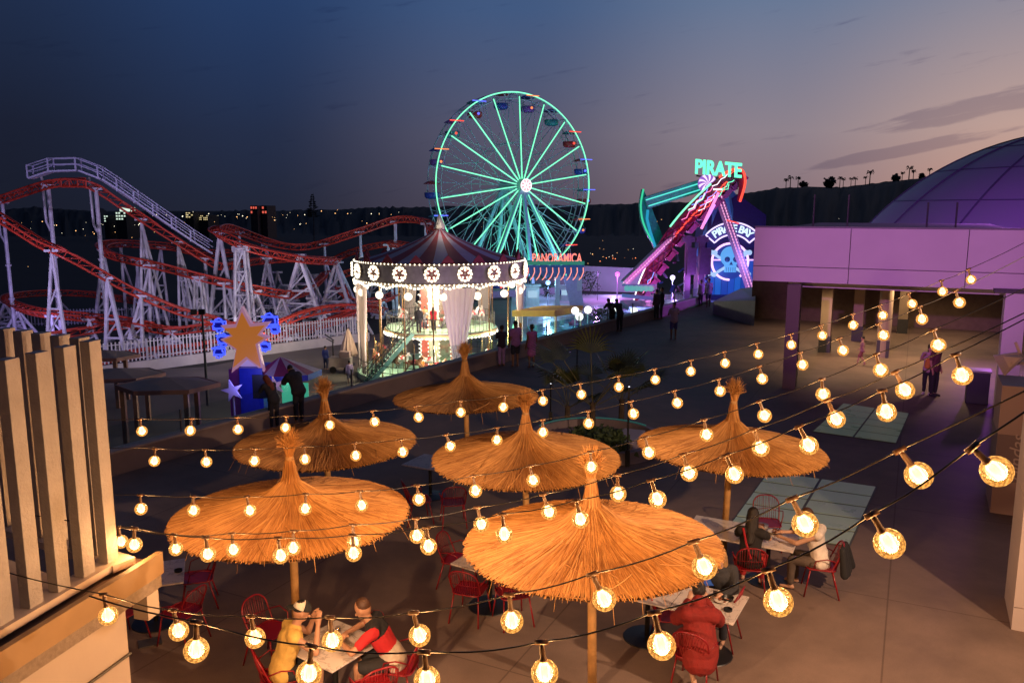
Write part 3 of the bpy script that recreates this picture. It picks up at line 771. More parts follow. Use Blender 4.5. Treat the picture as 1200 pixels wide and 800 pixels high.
    # lamps standing on the platform light the legs
    for q, cc, pw in ((-3.5,(.15,1,.62),2300),(3.5,(.15,.85,.9),1900)):
        p = C+sd*q+ax*5.5; p.z = PG+1.2
        lamp('wheel_uplight', 'SPOT', p, cc, pw, t, .3, C+Vector((0,0,-3)), 100, .7)
ferris()

def booth():
    z = 92; t = thing('ticket_booth', 'wheel ticket canopy with blue scalloped valance and red lettered sign', 'kiosk', tuple(Wp(652,344,z)))
    L, Rr = Wp(606,318,z), Wp(684,318,z); r = atan2(Rr.y-L.y, Rr.x-L.x)
    X = Vector((1,0,0)); Wd = Rr.x-L.x; c = (L+Rr)/2
    mb = MB(); mb.box(c+Vector((0,1.5,.9)), (Wd,4.5,.25)); mb.build('roof', M('booth_roof', (.05,.35,.40), .5, var=.1), t)
    n = 11
    for i in range(n):
        p = L+X*(Wd*(i+.5)/n)+Vector((0,-.8,0)); w_ = Wd/n
        pts = [p+Vector((-w_/2,0,.75)), p+Vector((-w_/2,0,-.1))]+[p+Vector((w_/2*-cos(a), 0, -.1-.55*sin(a))) for a in (pi*.2,pi*.4,pi*.5,pi*.6,pi*.8)]+[p+Vector((w_/2,0,-.1)), p+Vector((w_/2,0,.75))]
        mb = MB(); mb.prism(pts, (0,.08,0)); fixn(mb.build('valance_scallop', M('valance_blue', (.05,.16,.42), .5, var=.1), t))
        mb = MB(); mb.tube([p+Vector((.20,-.12,.5)), p+Vector((.24,-.14,.0)), p+Vector((.02,-.16,-.55)), p+Vector((-.28,-.16,-.9))], .06, 5)
        mb.build('light_tube', EM('tube_salmon', (1,.32,.25), 1.3), t)
    mb = MB(); mb.box(c+Vector((0,-.8,1.0)), (Wd,.14,.4)); mb.build('fascia', EM('fascia_green', (.03,.45,.28), .35), t)
    Lx, Rx = Wp(625,303,z-1), Wp(681,303,z-1)
    text_mesh('sign_letters', 'PANORAMICA', 1.45, .06, EM('letter_red', (1,.22,.16), 1.5), t, frame_mtx((Lx+Rx)/2, Rx-Lx), spacing=1.0, offset=.02, width=(Rx-Lx).length*1.04, label='red lit capitals reading PANORAMICA')
    mb = MB(); mb.bar(Vector((Lx.x, Lx.y+.1, c.z+1.25)), Vector((Rx.x, Rx.y+.1, c.z+1.25)), .1, .1); mb.build('sign_rail', wheel_steel, t)
    for px in (612, 654, 680):
        p = Wp(px, 330, z); mb = MB(); mb.box((p.x, p.y+1, (PG+c.z+.8)/2), (.55,.4,c.z+.8-PG)); mb.build('post', M('post_pale', (.5,.55,.6), .5, var=.1), t)
    a = Wp(668,322,z+1); b = Wp(678,345,z+1); mb = MB(); mb.bar(a, Vector((b.x,b.y,PG)), 1.6, .3, up=(0,1,0)); mb.build('ramp', M('ramp_lilac', (.45,.4,.6), .5, var=.1), t)
    lamp('canopy_light', 'POINT', c+Vector((0,1,-1)), (.4,.9,1), 420, t, .4)
booth()

# ================================================================== CAROUSEL
def blob_mesh(name, prims, voxel, mat, parent=None, smooth=4, local=True, factor=.5, folds=0.0):
    """prims: closed lumps in one MB; a voxel remesh turns them into one continuous skin"""
    me = bpy.data.meshes.new('tmp'); me.from_pydata([tuple(v) for v in prims.v], [], prims.f); me.update()
    bm = bmesh.new(); bm.from_mesh(me); bmesh.ops.recalc_face_normals(bm, faces=bm.faces); bm.to_mesh(me); bm.free()
    o = bpy.data.objects.new('tmp', me); COL.objects.link(o)
    m = o.modifiers.new('r', 'REMESH'); m.mode = 'VOXEL'; m.voxel_size = voxel; m.use_smooth_shade = True
    if smooth: s_ = o.modifiers.new('s', 'SMOOTH'); s_.factor = factor; s_.iterations = smooth
    dg = bpy.context.evaluated_depsgraph_get()
    out = bpy.data.meshes.new_from_object(o.evaluated_get(dg)); out.name = name
    bpy.data.objects.remove(o); bpy.data.meshes.remove(me)
    if folds:
        from mathutils import noise
        nr = [v.normal.copy() for v in out.vertices]
        for v, n_ in zip(out.vertices, nr):
            p = v.co; q = Vector((p.x*7, p.y*7, p.z*4.5)); a = noise.noise(q)+.5*noise.noise(q*2.3+Vector((5,1,2))); v.co = p+n_*(folds*(1.6*abs(a)-.45))
    out.materials.clear(); out.materials.append(mat)
    ob = bpy.data.objects.new(name, out); COL.objects.link(ob)
    if parent is not None: ob.parent = parent
    return ob
def limb(mb, p0, p1, r0, r1, n=12, wide=None):
    """tapered round-ended limb; wide=(vector, scale) flattens or widens it along vector"""
    p0, p1 = Vector(p0), Vector(p1); d = (p1-p0); L = d.length
    if L < 1e-5: mb.sphere(p0, r0, n, 8); return
    d.normalize()
    if wide: x = Vector(wide[0]); x = (x-d*x.dot(d)).normalized(); k = wide[1]
    else: x = d.orthogonal().normalized(); k = 1
    y = d.cross(x); rings = []
    for j in (0,1,2,3): a = pi/2*(1-j/3.0); rings.append((p0-d*r0*sin(a), max(r0*cos(a), r0*.05)))
    for j in (1,2,3): rings.append((p0.lerp(p1, j/4), r0+(r1-r0)*j/4))
    for j in (0,1,2,3): a = pi/2*j/3.0; rings.append((p1+d*r1*sin(a), max(r1*cos(a), r1*.05)))
    vs = []
    for c, r in rings:
        for i in range(n): t = 2*pi*i/n; vs.append(c+x*cos(t)*r*k+y*sin(t)*r)
    fs = []
    for j in range(len(rings)-1):
        for i in range(n): a = j*n; b = a+n; fs.append((a+i, a+(i+1)%n, b+(i+1)%n, b+i))
    fs += [tuple(reversed(range(n))), tuple(range((len(rings)-1)*n, len(rings)*n))]
    mb.add(vs, fs)

def horse_proto():
    mb = MB()       # faces +x, feet at z=0, leaping pose
    limb(mb, (-.42,0,.98), (.38,0,1.02), .24, .25, wide=((0,1,0), .85))
    limb(mb, (.42,0,1.12), (.72,0,1.50), .19, .11); limb(mb, (.70,0,1.52), (.98,0,1.36), .11, .06)
    for s_ in (-1,1):
        limb(mb, (.42,s_*.12,.88), (.70,s_*.12,.78), .10, .06); limb(mb, (.70,s_*.12,.78), (.62,s_*.12,.42), .055, .04); limb(mb, (.62,s_*.12,.42), (.52,s_*.12,.36), .045, .04)
        limb(mb, (-.48,s_*.13,.90), (-.58,s_*.13,.60), .15, .07); limb(mb, (-.58,s_*.13,.60), (-.80,s_*.13,.36), .06, .04); limb(mb, (-.80,s_*.13,.36), (-.84,s_*.13,.22), .04, .05)
        limb(mb, (.74,s_*.05,1.58), (.74,s_*.07,1.70), .035, .02, 8)
    return mb
H0 = None
def carousel():
    global H0
    z = 57.5; C = Wp(517, 400, z); C.z = PG
    t = thing('carousel', 'double deck carousel with striped maroon tent roof and lit medallions', 'carousel', tuple(C))
    c = lambda r, a, h: Vector((C.x+r*cos(a), C.y+r*sin(a), h))
    R = 5.85; zt, zb = 2.55, .95
    NP = 28
    ma = M('canopy_maroon', (.30,.045,.06), .7, var=.1, scale=2); mc = M('canopy_mauve', (.42,.36,.44), .7, var=.1, scale=2)
    prof = [(.25,4.62),(.8,4.28),(1.7,3.84),(2.8,3.40),(4.0,2.99),(5.0,2.70),(5.65,2.5)]
    mb = MB(); 
    for k in range(NP):
        mb.mi = k % 2
        for j in range(len(prof)-1):
            for q in range(2):
                a, b = 2*pi*(k+q/2)/NP, 2*pi*(k+(q+1)/2)/NP
                sg = lambda f: 0
                mb.quad(c(prof[j][0],a,prof[j][1]), c(prof[j][0],b,prof[j][1]), c(prof[j+1][0],b,prof[j+1][1]), c(prof[j+1][0],a,prof[j+1][1]))
    mb.mi = 0
    fixn(mb.build('canopy', [ma, mc], t))
    mb = MB(); mb.lathe([(.0,4.60),(.42,4.62),(.38,4.9),(.26,5.15),(.17,5.4),(.06,5.6),(0,5.7)], (C.x,C.y,0), 12)
    fixn(mb.build('finial', M('finial_cream', (.7,.66,.58), .4, var=.1), t, smooth=True))
    lamp('finial_light','POINT', c(1.3,-1.3,4.9), (1,.85,.65), 30, t, .1)
    # valance ring with a scalloped lower edge
    mv = M('valance_dark', (.36,.31,.28), .6, var=.15, scale=3); mg = M('valance_gilt', (.55,.40,.22), .4, metal=.3, var=.2, scale=6)
    mb = MB(); n = 144
    for i in range(n):
        a, b = 2*pi*i/n, 2*pi*(i+1)/n
        s0 = zb+.22*abs(sin(a*9)); s1 = zb+.22*abs(sin(b*9))
        for r in (R, R-.06):
            mb.quad(c(r,a,s0), c(r,b,s1), c(r,b,zt), c(r,a,zt))
        mb.quad(c(R,a,s0), c(R,b,s1), c(R-.06,b,s1), c(R-.06,a,s0)); mb.quad(c(R,a,zt), c(R,b,zt), c(R-.06,b,zt), c(R-.06,a,zt))
    fixn(mb.build('valance', mv, t))
    mb = MB()
    for h in (zt, zb+.32):
        tb = MB()
        for i in range(120): tb.sphere(c(R+.07, 2*pi*(i+.5)/120, h), .055, 5, 4)
        tb.tube([c(R+.05, 2*pi*i/120, h) for i in range(120)], .012, 4, True); tb.build('bulb_garland', bulb_white, t)
        mb.tube([c(R+.03, 2*pi*i/96, h) for i in range(96)], .05, 5, True)
    mb.build('gilt_moulding', mg, t)
    # gables above the rim between medallions
    NM = 18
    plaque = M('medallion_red', (.35,.06,.08), .5, var=.2, scale=8); leafg = M('medallion_gold', (.62,.5,.34), .4, var=.2, scale=8)
    for k in range(NM):
        a = 2*pi*(k+.5)/NM-pi/2-pi/NM; o = c(R+.08, a, 1.95); e = Vector((-sin(a), cos(a), 0)); nr = Vector((cos(a), sin(a), 0))
        mb = MB(); pts = [o+e*.56*cos(q*pi/10)*.88+Vector((0,0,.49*sin(q*pi/10))) for q in range(20)]
        mb.prism(pts, nr*.06); md = fixn(mb.build('medallion', leafg, t))
        mb = MB()
        for q in range(8):
            b = q*pi/4; d = e*cos(b)+Vector((0,0,1))*sin(b); s_ = e*-sin(b)+Vector((0,0,1))*cos(b)
            mb.add([o+nr*.09+d*.06, o+nr*.09+d*.26+s_*.09, o+nr*.09+d*.42, o+nr*.09+d*.26-s_*.09], [(0,1,2,3)])
        mb.build('rosette', plaque, md)
        mb = MB()
        for q in range(12): b = q*pi/6; mb.sphere(o+nr*.12+e*.42*cos(b)+Vector((0,0,.42*sin(b))), .085, 6, 5)
        for q in range(5): b = q*pi/2.5+.3; mb.sphere(o+nr*.12+e*.25*cos(b)+Vector((0,0,.25*sin(b))), .07, 6, 5)
        mb.build('bulb_ring', bulb_white, md)
        a2 = a+pi/NM; o2 = c(R-.1, a2, zt); e2 = Vector((-sin(a2), cos(a2), 0))
        mb = MB(); mb.prism([o2-e2*.5, o2+e2*.5, o2+e2*.25+Vector((0,0,.35)), o2+Vector((0,0,.6)), o2-e2*.25+Vector((0,0,.35))], Vector((cos(a2),sin(a2),0))*.08); fixn(mb.build('crest', ma, t))
    # garland of bulbs under the valance (individually small: one string)
    mb = MB()
    for i in range(150):
        a = 2*pi*i/150; mb.sphere(c(R+.1, a, zb+.05+.22*abs(sin(a*9))), .085, 6, 5)
    mb.build('bulb_garland', bulb_white, t)
    for k in range(16):
        a = 2*pi*(k+.3)/16; mb = MB(); p = c(R-.1, a, zb-.3); mb.cyl(p, p+Vector((0,0,.45)), .03, n=5); g = mb.build('globe_bracket', mg, t)
        mb = MB(); mb.sphere(p-Vector((0,0,.14)), .26, 10, 8); mb.build('globe_lamp', EM('globe_warm', (1,.86,.66), 1.7), g)
    # decks
    mint = M('deck_mint', (.40,.62,.48), .4, var=.1, scale=2); cream = M('carousel_cream', (.72,.66,.52), .45, var=.1, scale=3)
    mb = MB(); mb.cyl((C.x,C.y,PG+.02), (C.x,C.y,PG+.42), R+.05, n=64); mb.build('lower_deck', mint, t)
    ud = MB(); zu = -2.15; ud.cyl((C.x,C.y,zu-.3), (C.x,C.y,zu), 3.9, n=48); ud.build('upper_deck', mint, t)
    mb = MB(); mb.tube([c(3.92, 2*pi*i/64, zu-.15) for i in range(64)], .1, 5, True); mb.build('deck_moulding', mg, t)
    mb = MB()
    for i in range(80): mb.sphere(c(3.98, 2*pi*i/80, zu-.34), .07, 5, 4)
    mb.tube([c(3.96, 2*pi*i/80, zu-.34) for i in range(80)], .015, 4, True)
    mb.build('deck_bulbs', bulb_white, t)
    # ceiling
    mb = MB(); mb.cyl((C.x,C.y,zt-.28), (C.x,C.y,zt-.2), R-.1, n=48); mb.build('ceiling', cream, t)
    mb = MB()
    for i in range(16):
        for r in (1.6,2.6,3.6,4.6,5.3): mb.sphere(c(r, 2*pi*i/16, zt-.33), .06, 5, 4)
    mb.build('ceiling_bulbs', bulb_white, t)
    # central drum with mirrored panels
    mirror = M('drum_mirror', (.75,.7,.6), .15, metal=.9, var=.05); panel = M('drum_panel', (.55,.12,.10), .4, var=.25, scale=2)
    for k in range(12):
        a, b = 2*pi*k/12, 2*pi*(k+1)/12
        for z0, z1 in ((PG+.42, zu-.3), (zu, zt-.28)):
            mb = MB(); mb.quad(c(1.5,a,z0), c(1.5,b,z0), c(1.5,b,z1), c(1.5,a,z1)); mb.build('drum_panel', (mirror, panel, cream)[(k*7) % 3], t)
            mb = MB()
            for q in range(9): mb.sphere(c(1.55, a, z0+(z1-z0)*(q+.5)/9), .055, 5, 4)
            mb.build('bulb_strip', bulb_white, t)
    # poles
    for k in range(18):
        a = 2*pi*(k+.5)/18; mb = MB(); mb.cyl(c(R-.35,a,PG+.42), c(R-.35,a,zt-.28), .05, n=6); mb.build('pole', M('brass', (.75,.5,.22), .25, metal=.9, var=.1), t)
    # draped curtains
    curt, cn, cL = NG('curtain_cloth'); d1 = cn('ShaderNodeBsdfDiffuse'); d1.inputs[0].default_value = (.52,.46,.48,1); d2 = cn('ShaderNodeBsdfTranslucent'); d2.inputs[0].default_value = (.40,.33,.30,1)
    cm_ = cn('ShaderNodeMixShader'); cm_.inputs[0].default_value = .28; cL(d1.outputs[0], cm_.inputs[1]); cL(d2.outputs[0], cm_.inputs[2]); co_ = cn('ShaderNodeOutputMaterial'); cL(cm_.outputs[0], co_.inputs[0])
    for a_deg in (-74, -170, -15, 10, 190, 60, 120, -150 ):
        a = radians(a_deg); e = Vector((-sin(a), cos(a), 0)); n_ = Vector((cos(a), sin(a), 0)); vs = []; cols = 26; rows = 16
        big = 1.0 if a_deg == -74 else .6
        ztop = zb+.1; zbot = PG+.5
        for j in range(rows):
            f = j/(rows-1); hw = big*(1-f)**1.1+.18 if f < .85 else .18+big*.124+.5*(f-.85)
            for i in range(cols):
                s_ = (i/(cols-1)*2-1); o = c(R-.12, a, ztop+(zbot-ztop)*f)
                vs.append(o+e*(s_*hw+ 0)+n_*(.09*sin(i*1.55+f*2)))
        fs = [(j*cols+i, j*cols+i+1, (j+1)*cols+i+1, (j+1)*cols+i) for j in range(rows-1) for i in range(cols-1)]
        mb = MB(); mb.add(vs, fs); o = mb.build('curtain', curt, t, smooth=True)
    # stair from the ground up to the upper deck, on the left front
    s0 = c(6.3, radians(215), PG+.02); s1 = c(3.5, radians(262), zu)
    s0 = Vector((C.x-4.6, C.y-4.2, PG+.05)); s1 = Vector((C.x-1.7, C.y-3.2, zu)); d = s1-s0; n = 16
    side = Vector((d.y, -d.x, 0)).normalized()
    mb = MB()
    for i in range(n): p = s0+d*((i+.5)/n); mb.box(p, (.3,1.1,.05), rz=atan2(d.y,d.x))
    for q in (-.55,.55): mb.bar(s0+side*q, s1+side*q, .06, .28)
    st = mb.build('stair', M('stair_green', (.12,.30,.25), .5, var=.1), t)
    for q in (-.55,.55):
        mb = MB()
        for h in (.35,.65,1.0): mb.cyl(s0+side*q+Vector((0,0,h)), s1+side*q+Vector((0,0,h)), .025, n=5)
        for i in range(13): p = s0+d*(i/12)+side*q; mb.cyl(p, p+Vector((0,0,1.0)), .02, n=4)
        mb.build('stair_railing', dark_grey, st)
    # railings around the decks
    for r, h0, nm, gap in ((R-.05, PG+.42, 'lower_railing', 0), (3.8, zu, 'upper_railing', 0)):
        mb = MB()
        for h in (.5,.95): mb.tube([c(r, 2*pi*i/64, h0+h) for i in range(64)], .025, 5, True)
        for i in range(60): mb.cyl(c(r, 2*pi*i/60, h0), c(r, 2*pi*i/60, h0+.95), .018, n=4)
        mb.build(nm, dark_grey, t)
    # horses
    hc = [M('horse_white', (.7,.66,.6), .35, var=.05), M('horse_brown', (.25,.12,.06), .35, var=.1), M('horse_grey', (.35,.35,.36), .35, var=.1), M('horse_orange', (.7,.22,.05), .35, var=.1)]
    saddle = M('saddle_red', (.5,.04,.05), .4, var=.1); pole_b = M('brass')
    base = blob_mesh('horse', horse_proto(), .035, hc[0], None, 2); meshes = []
    for m_ in hc:
        me = base.data.copy(); me.materials.clear(); me.materials.append(m_); meshes.append(me)
    bpy.data.objects.remove(base)
    pm = MB(); pm.cyl((0,0,-.3), (0,0,2.6), .03, n=6); sm = MB(); sm.lathe([(0,0.0),(.12,.0),(.2,-.12),(.27,-.3)], (0,0,1.30), 12); sm.sphere((-.75,0,.95), .12, 6, 5, (1.6,.4,.9))
    pme = pm.build('pole', pole_b); sme = sm.build('saddle', saddle); first = True
    random.seed(4); idx = 0
    for r, nh, h0 in ((4.7, 16, PG+.55), (3.4, 10, PG+.5), (2.9, 9, zu+.05)):
        for k in range(nh):
            a = 2*pi*(k+random.random()*.3)/nh
            if sin(a) > .55 and h0 < -3: continue
            h = bpy.data.objects.new('horse', meshes[(idx*3+k) % 4]); COL.objects.link(h); h.parent = t
            h.location = (r*cos(a), r*sin(a), h0-PG+random.uniform(-.05,.3)); h.rotation_euler = (0,0,a+pi/2); h.scale = (.78,.78,.78)
            p_ = pme if first else pme.copy(); s_ = sme if first else sme.copy()
            for x in (p_, s_):
                if not first: COL.objects.link(x)
                x.parent = h
            first = False; idx += 1
    for r, a, h, pw in ((2.6,-1.6,zb-.3,900),(3.8,-.4,zb-.3,700),(3.8,-2.7,zb-.3,700),(5.0,-1.57,zu-.8,420),(4.4,-.5,zu-.6,420),(4.4,-2.6,zu-.6,420),(3.0,1.5,zb-.3,400)):
        lamp('deck_light', 'POINT', c(r,a,h), (1,.80,.55), pw, t, .25)
    lamp('deck_light', 'POINT', c(5.2,-.9,PG+1.6), (.35,1,.62), 350, t, .25)
    lamp('front_light', 'POINT', (C.x+1,C.y-9,PG+4), (.85,.65,.95), 420, t, .4)
    # slide-like striped panel and amber board at the right side
    mb = MB(); p = c(4.9, -.35, PG+.5); mb.prism([p, p+Vector((1.1,0,0)), p+Vector((1.1,0,3.3)), p+Vector((.7,0,3.3))], (0,.1,0)); fixn(mb.build('scenery_board', M('board_amber', (.6,.28,.04), .5, var=.2), t))
    mb = MB(); q = c(4.75,-.38,PG+.6); mb.bar(q, q+Vector((.75,-.1,3.2)), .18, .08); mb.build('scenery_light', neon_green, t)
carousel()
# ================================================================== PIRATE RIDE
def pirate():
    z = 86; t = thing('pendulum_ride', 'neon lit swinging pirate boat ride on pink and teal splayed legs', 'fairground ride', tuple(G(810,368,PG)))
    P = lambda x, y, dz=0: Wp(x, y, z+dz)
    pinkleg = M('leg_pink', (.7,.45,.62), .4, var=.05); tealleg = M('leg_teal', (.15,.5,.62), .4, var=.05)
    top = P(843,222); led = EM('led_pink_dots', (1,.42,.75), 1.3)
    def leg(a, b, m_, ledm=None, w_=.62):
        mb = MB(); mb.bar(a, b, w_, w_); o = mb.build('leg', m_, t)
        if ledm:
            mb = MB(); d = b-a; n = int(d.length/.32)
            for i in range(n):
                for q in (-.17,.17): p = a+d*((i+.5)/n)+Vector((q,-w_/2-.05,0)); mb.sphere(p, .075, 5, 4)
            for q in (-.17,.17): mb.cyl(a+Vector((q,-w_/2-.03,0)), b+Vector((q,-w_/2-.03,0)), .02, n=4)
            mb.build('led_dots', ledm, o)
    leg(P(841,226,-2), P(879,337,-5), pinkleg, led); leg(P(838,228,-2), P(731,332,-5), pinkleg, led)
    leg(P(850,220,4), P(905,285,8), tealleg); leg(P(846,222,4), P(818,300,6), tealleg); leg(P(850,220,3), P(870,330,9), tealleg)
    # machinery towers
    for x, ww in ((806, .9), (822, 1.1)):
        b = Wp(x, 300, z-7); mb = MB(); mb.box((b.x,b.y,(PG+b.z+2)/2), (.55,.55,b.z+2-PG)); mb.box((b.x+.3,b.y-.3,b.z-.5), (ww,.3,2.6), rz=.1); mb.box((b.x,b.y,b.z+1.6), (1.2,.5,.5)); mb.build('control_tower', M('tower_dark', (.05,.05,.08), .4, var=.2), t)
    mb = MB(); mb.cyl(P(829,215,-3), P(829,215,5), .7, n=20); mb.build('axle', dark_grey, t)
    # pinwheel disc on the axle
    c = P(829,215,-3.4); X = Vector((1,0,0)); Z = Vector((0,0,1))
    mb = MB(); mb.cyl(c, c+Vector((0,.2,0)), .95, n=24); pw = mb.build('pinwheel_disc', EM('pinwheel_violet', (.35,.12,.7), .8), t)
    mb = MB()
    for k in range(9):
        a0 = 2*pi*k/9; pts = []
        for j in range(5): f = j/4; a = a0+f*.55; pts.append(c+(X*cos(a)+Z*sin(a))*.92*f+Vector((0,-.05,0)))
        for j in range(4,0,-1): f = j/4; a = a0+f*.55+.32; pts.append(c+(X*cos(a)+Z*sin(a))*.92*f+Vector((0,-.05,0)))
        mb.add(pts, [tuple(range(len(pts)))])
    mb.build('swirl', EM('swirl_white', (1,.75,1), 1.2), pw)
    # counterweight arm with crescent anchor
    arm = M('arm_teal', (.12,.40,.42), .4, var=.3, scale=.8)
    mb = MB(); mb.bar(P(829,215,-1), P(756,238,-1), 1.0, 1.25); a_ = mb.build('counter_arm', arm, t)
    mb = MB(); mb.bar(P(826,213,-1.9), P(757,234.5,-1.9), .1, .12); mb.bar(P(826,220.5,-1.9), P(760,241.5,-1.9), .1, .12); mb.build('neon_strip', neon_teal, a_)
    cr = [(752,222),(749,240),(751,258),(758,275),(768,292)]; inn = [(779,288),(772,270),(765,252),(760,238)]
    mb = MB(); mb.prism([P(*p)+Vector((0,-1,0)) for p in cr+inn], (0,1.6,0)); cw = fixn(mb.build('counterweight', M('counter_green', (.03,.38,.34), .4, var=.2), t))
    mb = MB(); mb.tube([P(*p)+Vector((0,-1.1,0)) for p in catmull([(x,y,0) for x,y in cr],5) for p in [(p.x,p.y)]], .1, 5); mb.build('neon_edge', EM('edge_green', (.05,.8,.4), .9), cw)
    mb = MB(); mb.tube([P(*p)+Vector((0,-1.1,0)) for p in [(766,290),(760,272),(756,256),(757,246)]], .16, 5); mb.build('neon_edge', EM('edge_blue', (.02,.45,.75), .7), cw)
    # the long swung boat, a curved hull
    cl = catmull([(744,352,0),(752,326,0),(770,290,0),(795,255,0),(824,225,0),(852,203,0),(868,200,0),(872,214,0),(866,236,0)], 6)
    wd = []
    n = len(cl)
    for i in range(n):
        f = i/(n-1); wd.append(2.2+15*max(0, sin(pi*min(1, f*1.18)))**.7 if f < .8 else max(2.2, 9-34*(f-.8)))
    O, I = [], []
    for i, p in enumerate(cl):
        d = (cl[min(i+1,n-1)]-cl[max(i-1,0)]).normalized(); nn = Vector((-d.y, d.x, 0))
        if nn.x < 0 and i < n*.8: nn = -nn
        if i and nn.dot(pn) < 0: nn = -nn
        pn = nn; O.append(p-nn*1.2); I.append(p+nn*wd[i])
    vs = []; 
    for dz in (-1.7, 1.7):
        vs += [P(p.x,p.y,dz-2) for p in O]+[P(p.x,p.y,dz-2) for p in I]
    fs = []
    for i in range(n-1):
        fs += [(i,i+1,n+i+1,n+i), (2*n+i,3*n+i,3*n+i+1,2*n+i+1), (i,2*n+i,2*n+i+1,i+1), (n+i,n+i+1,3*n+i+1,3*n+i)]
    fs += [(0,n,3*n,2*n), (n-1,3*n-1,4*n-1,2*n-1)]
    mb = MB(); mb.add(vs, fs); hull = fixn(mb.build('hull', M('hull_crimson', (.30,.02,.05), .35, var=.4, scale=.7), t))
    def line(sub, m_, r=.09, side=O, nm='neon_line', off=-3.85):
        a, b = sub; mb = MB(); mb.tube([P(p.x,p.y,off) for p in side[a:b]], r, 5); mb.build(nm, m_, hull)
    line((0,int(n*.26)), neon_white, .07); line((int(n*.34),int(n*.56)), neon_green, .1); line((int(n*.58),n), neon_red, .13)
    mb = MB(); mb.tube([P(I[i].x-4,I[i].y-5,-3.9) for i in range(int(n*.32),int(n*.62))], .1, 5); mb.build('neon_line', neon_red, hull)
    # ribs, benches and figures' bars on the hull side
    random.seed(8)
    for i in range(4, int(n*.78), 2):
        a, b = O[i].lerp(I[i], .15), O[i].lerp(I[i], .95); mb = MB(); mb.bar(P(a.x,a.y,-3.8), P(b.x,b.y,-3.8), .12, .14); mb.build('rib', M('rib_magenta', (.5,.06,.22), .4, var=.1), hull)
    for i in range(3, int(n*.7), 3):
        a = I[i]; mb = MB(); p = P(a.x+1.5, a.y+1, -2); mb.box(p, (1.1,2.6,.5), mtx=Matrix.Rotation(-.9,3,'Y')); mb.box(p+Vector((.35,0,.45)), (.2,2.6,.8), mtx=Matrix.Rotation(-.9,3,'Y')); mb.build('bench', M('bench_rose', (.55,.12,.35), .45, var=.1), hull)
    for a, b, m_, r in (((842,226),(822,268),neon_pink,.14),((838,240),(826,262),neon_violet,.08),((826,236),(838,232),neon_pink,.08),((846,222),(836,222),neon_white,.1),((866,262),(852,258),neon_red,.08)):
        mb = MB(); mb.cyl(P(*a,-4.5), P(*b,-4.5), r, n=6); mb.build('light_tube', m_, t)
    for a, b in (((829,215),(800,262)),((832,218),(822,262)),((829,215),(848,206))):
        mb = MB(); mb.bar(P(*a,-2), P(*b,-2), .35, .35); mb.build('swing_arm', M('arm_plum', (.3,.1,.3), .4, var=.1), t)
    # lattice, lamps and tangled pipework along the hull
    pipe = M('pipe_plum', (.16,.03,.10), .4, var=.3); lampm = [EM('bead_rose',(1,.2,.5),1.6), EM('bead_white',(1,.8,1),1.8), EM('bead_mint',(.2,1,.6),1.4), EM('bead_red',(1,.08,.05),1.5), EM('bead_blue',(.2,.3,1),1.6)]
    for k_ in range(2):
        mb = MB()
        for i in range(3, int(n*.8)-2, 2):
            a, b = O[i].lerp(I[i], .1+.45*k_), O[i+2].lerp(I[i+2], .5+.45*k_); mb.cyl(P(a.x,a.y,-3.95), P(b.x,b.y,-3.95), .06, n=5); a2 = O[i].lerp(I[i], .5+.45*k_); b2 = O[i+2].lerp(I[i+2], .1+.45*k_); mb.cyl(P(a2.x,a2.y,-3.95), P(b2.x,b2.y,-3.95), .05, n=5)
        mb.build('lattice', pipe, hull)
    random.seed(12)
    for k_ in range(5):
        for s_ in range(3):
            i = random.randint(3, int(n*.66)); f0 = random.uniform(.1,.9); mb = MB(); pts = []
            for q in range(5): a = O[min(n-1,i+q)].lerp(I[min(n-1,i+q)], max(0,min(1.1,f0+.12*(q%2)))); pts.append(P(a.x+random.uniform(-1,1), a.y+random.uniform(-1,1), -4.05))
            mb.tube(pts, .045, 5); mb.build('light_tube', lampm[k_], hull)
    for i in range(26):
        x, y = random.uniform(770,832), random.uniform(262,352)
        if x < 800 and y < 300: continue
        mb = MB(); a = P(x,y,random.uniform(-1.5,2.5)); b = a+Vector((random.uniform(-.9,.9), random.uniform(-.5,.5), random.uniform(-1.6,1.6))); mb.bar(a, b, random.uniform(.12,.4), .15); mb.build('framework', (pipe, M('pipe_blue',(.04,.06,.22),.4,var=.3), M('pipe_lilac',(.35,.2,.42),.4,var=.2), M('tower_dark'))[i%4], t)
    # stepped deck and lit ball ornaments
    b = G(800,372,PG); mb = MB(); mb.box((b.x,b.y+1,PG+.5), (15,9,1.0)); mb.box((b.x,b.y+2,PG+1.15), (12,7,.3)); mb.build('ride_deck', M('ride_deck', (.35,.32,.42), .4, var=.15), t)
    for i in range(6):
        p = Wp(735+i*5.5, 338, z-6); mb = MB(); mb.cyl(p-Vector((0,.1,0)), p+Vector((0,.1,0)), .3, n=12); mb.build('roundel', EM('roundel_teal', (.12,.6,.6), .6), t)
    mb = MB(); a, b2 = Wp(729,346,z-6), Wp(768,350,z-6); mb.bar(a, b2, .3, .35); mb.bar(Wp(729,334,z-6), Wp(768,334,z-6), .25, .15); mb.build('kerb_panel', M('kerb_blue', (.10,.2,.3), .5, var=.1), t)
    lamp('ride_light', 'POINT', Wp(775,330,z-9), (1,.12,.55), 380, t, .6); lamp('ride_light', 'POINT', Wp(820,335,z-9), (.65,.15,1), 450, t, .6)
    lamp('ride_light', 'POINT', Wp(795,290,z-8), (1,.2,.6), 110, t, .5); lamp('ride_light','POINT', Wp(872,300,z-6), (.3,.3,1), 260, t, .4)
    # name sign on top
    a, b = P(815,196,-5), P(869,201,-5)
    text_mesh('sign_letters', 'PIRATE', 1.95, .15, EM('letter_green', (.12,1,.5), 1.7), t, frame_mtx((a+b)/2, b-a), offset=.05, width=(b-a).length, label='green lit capitals reading PIRATE')
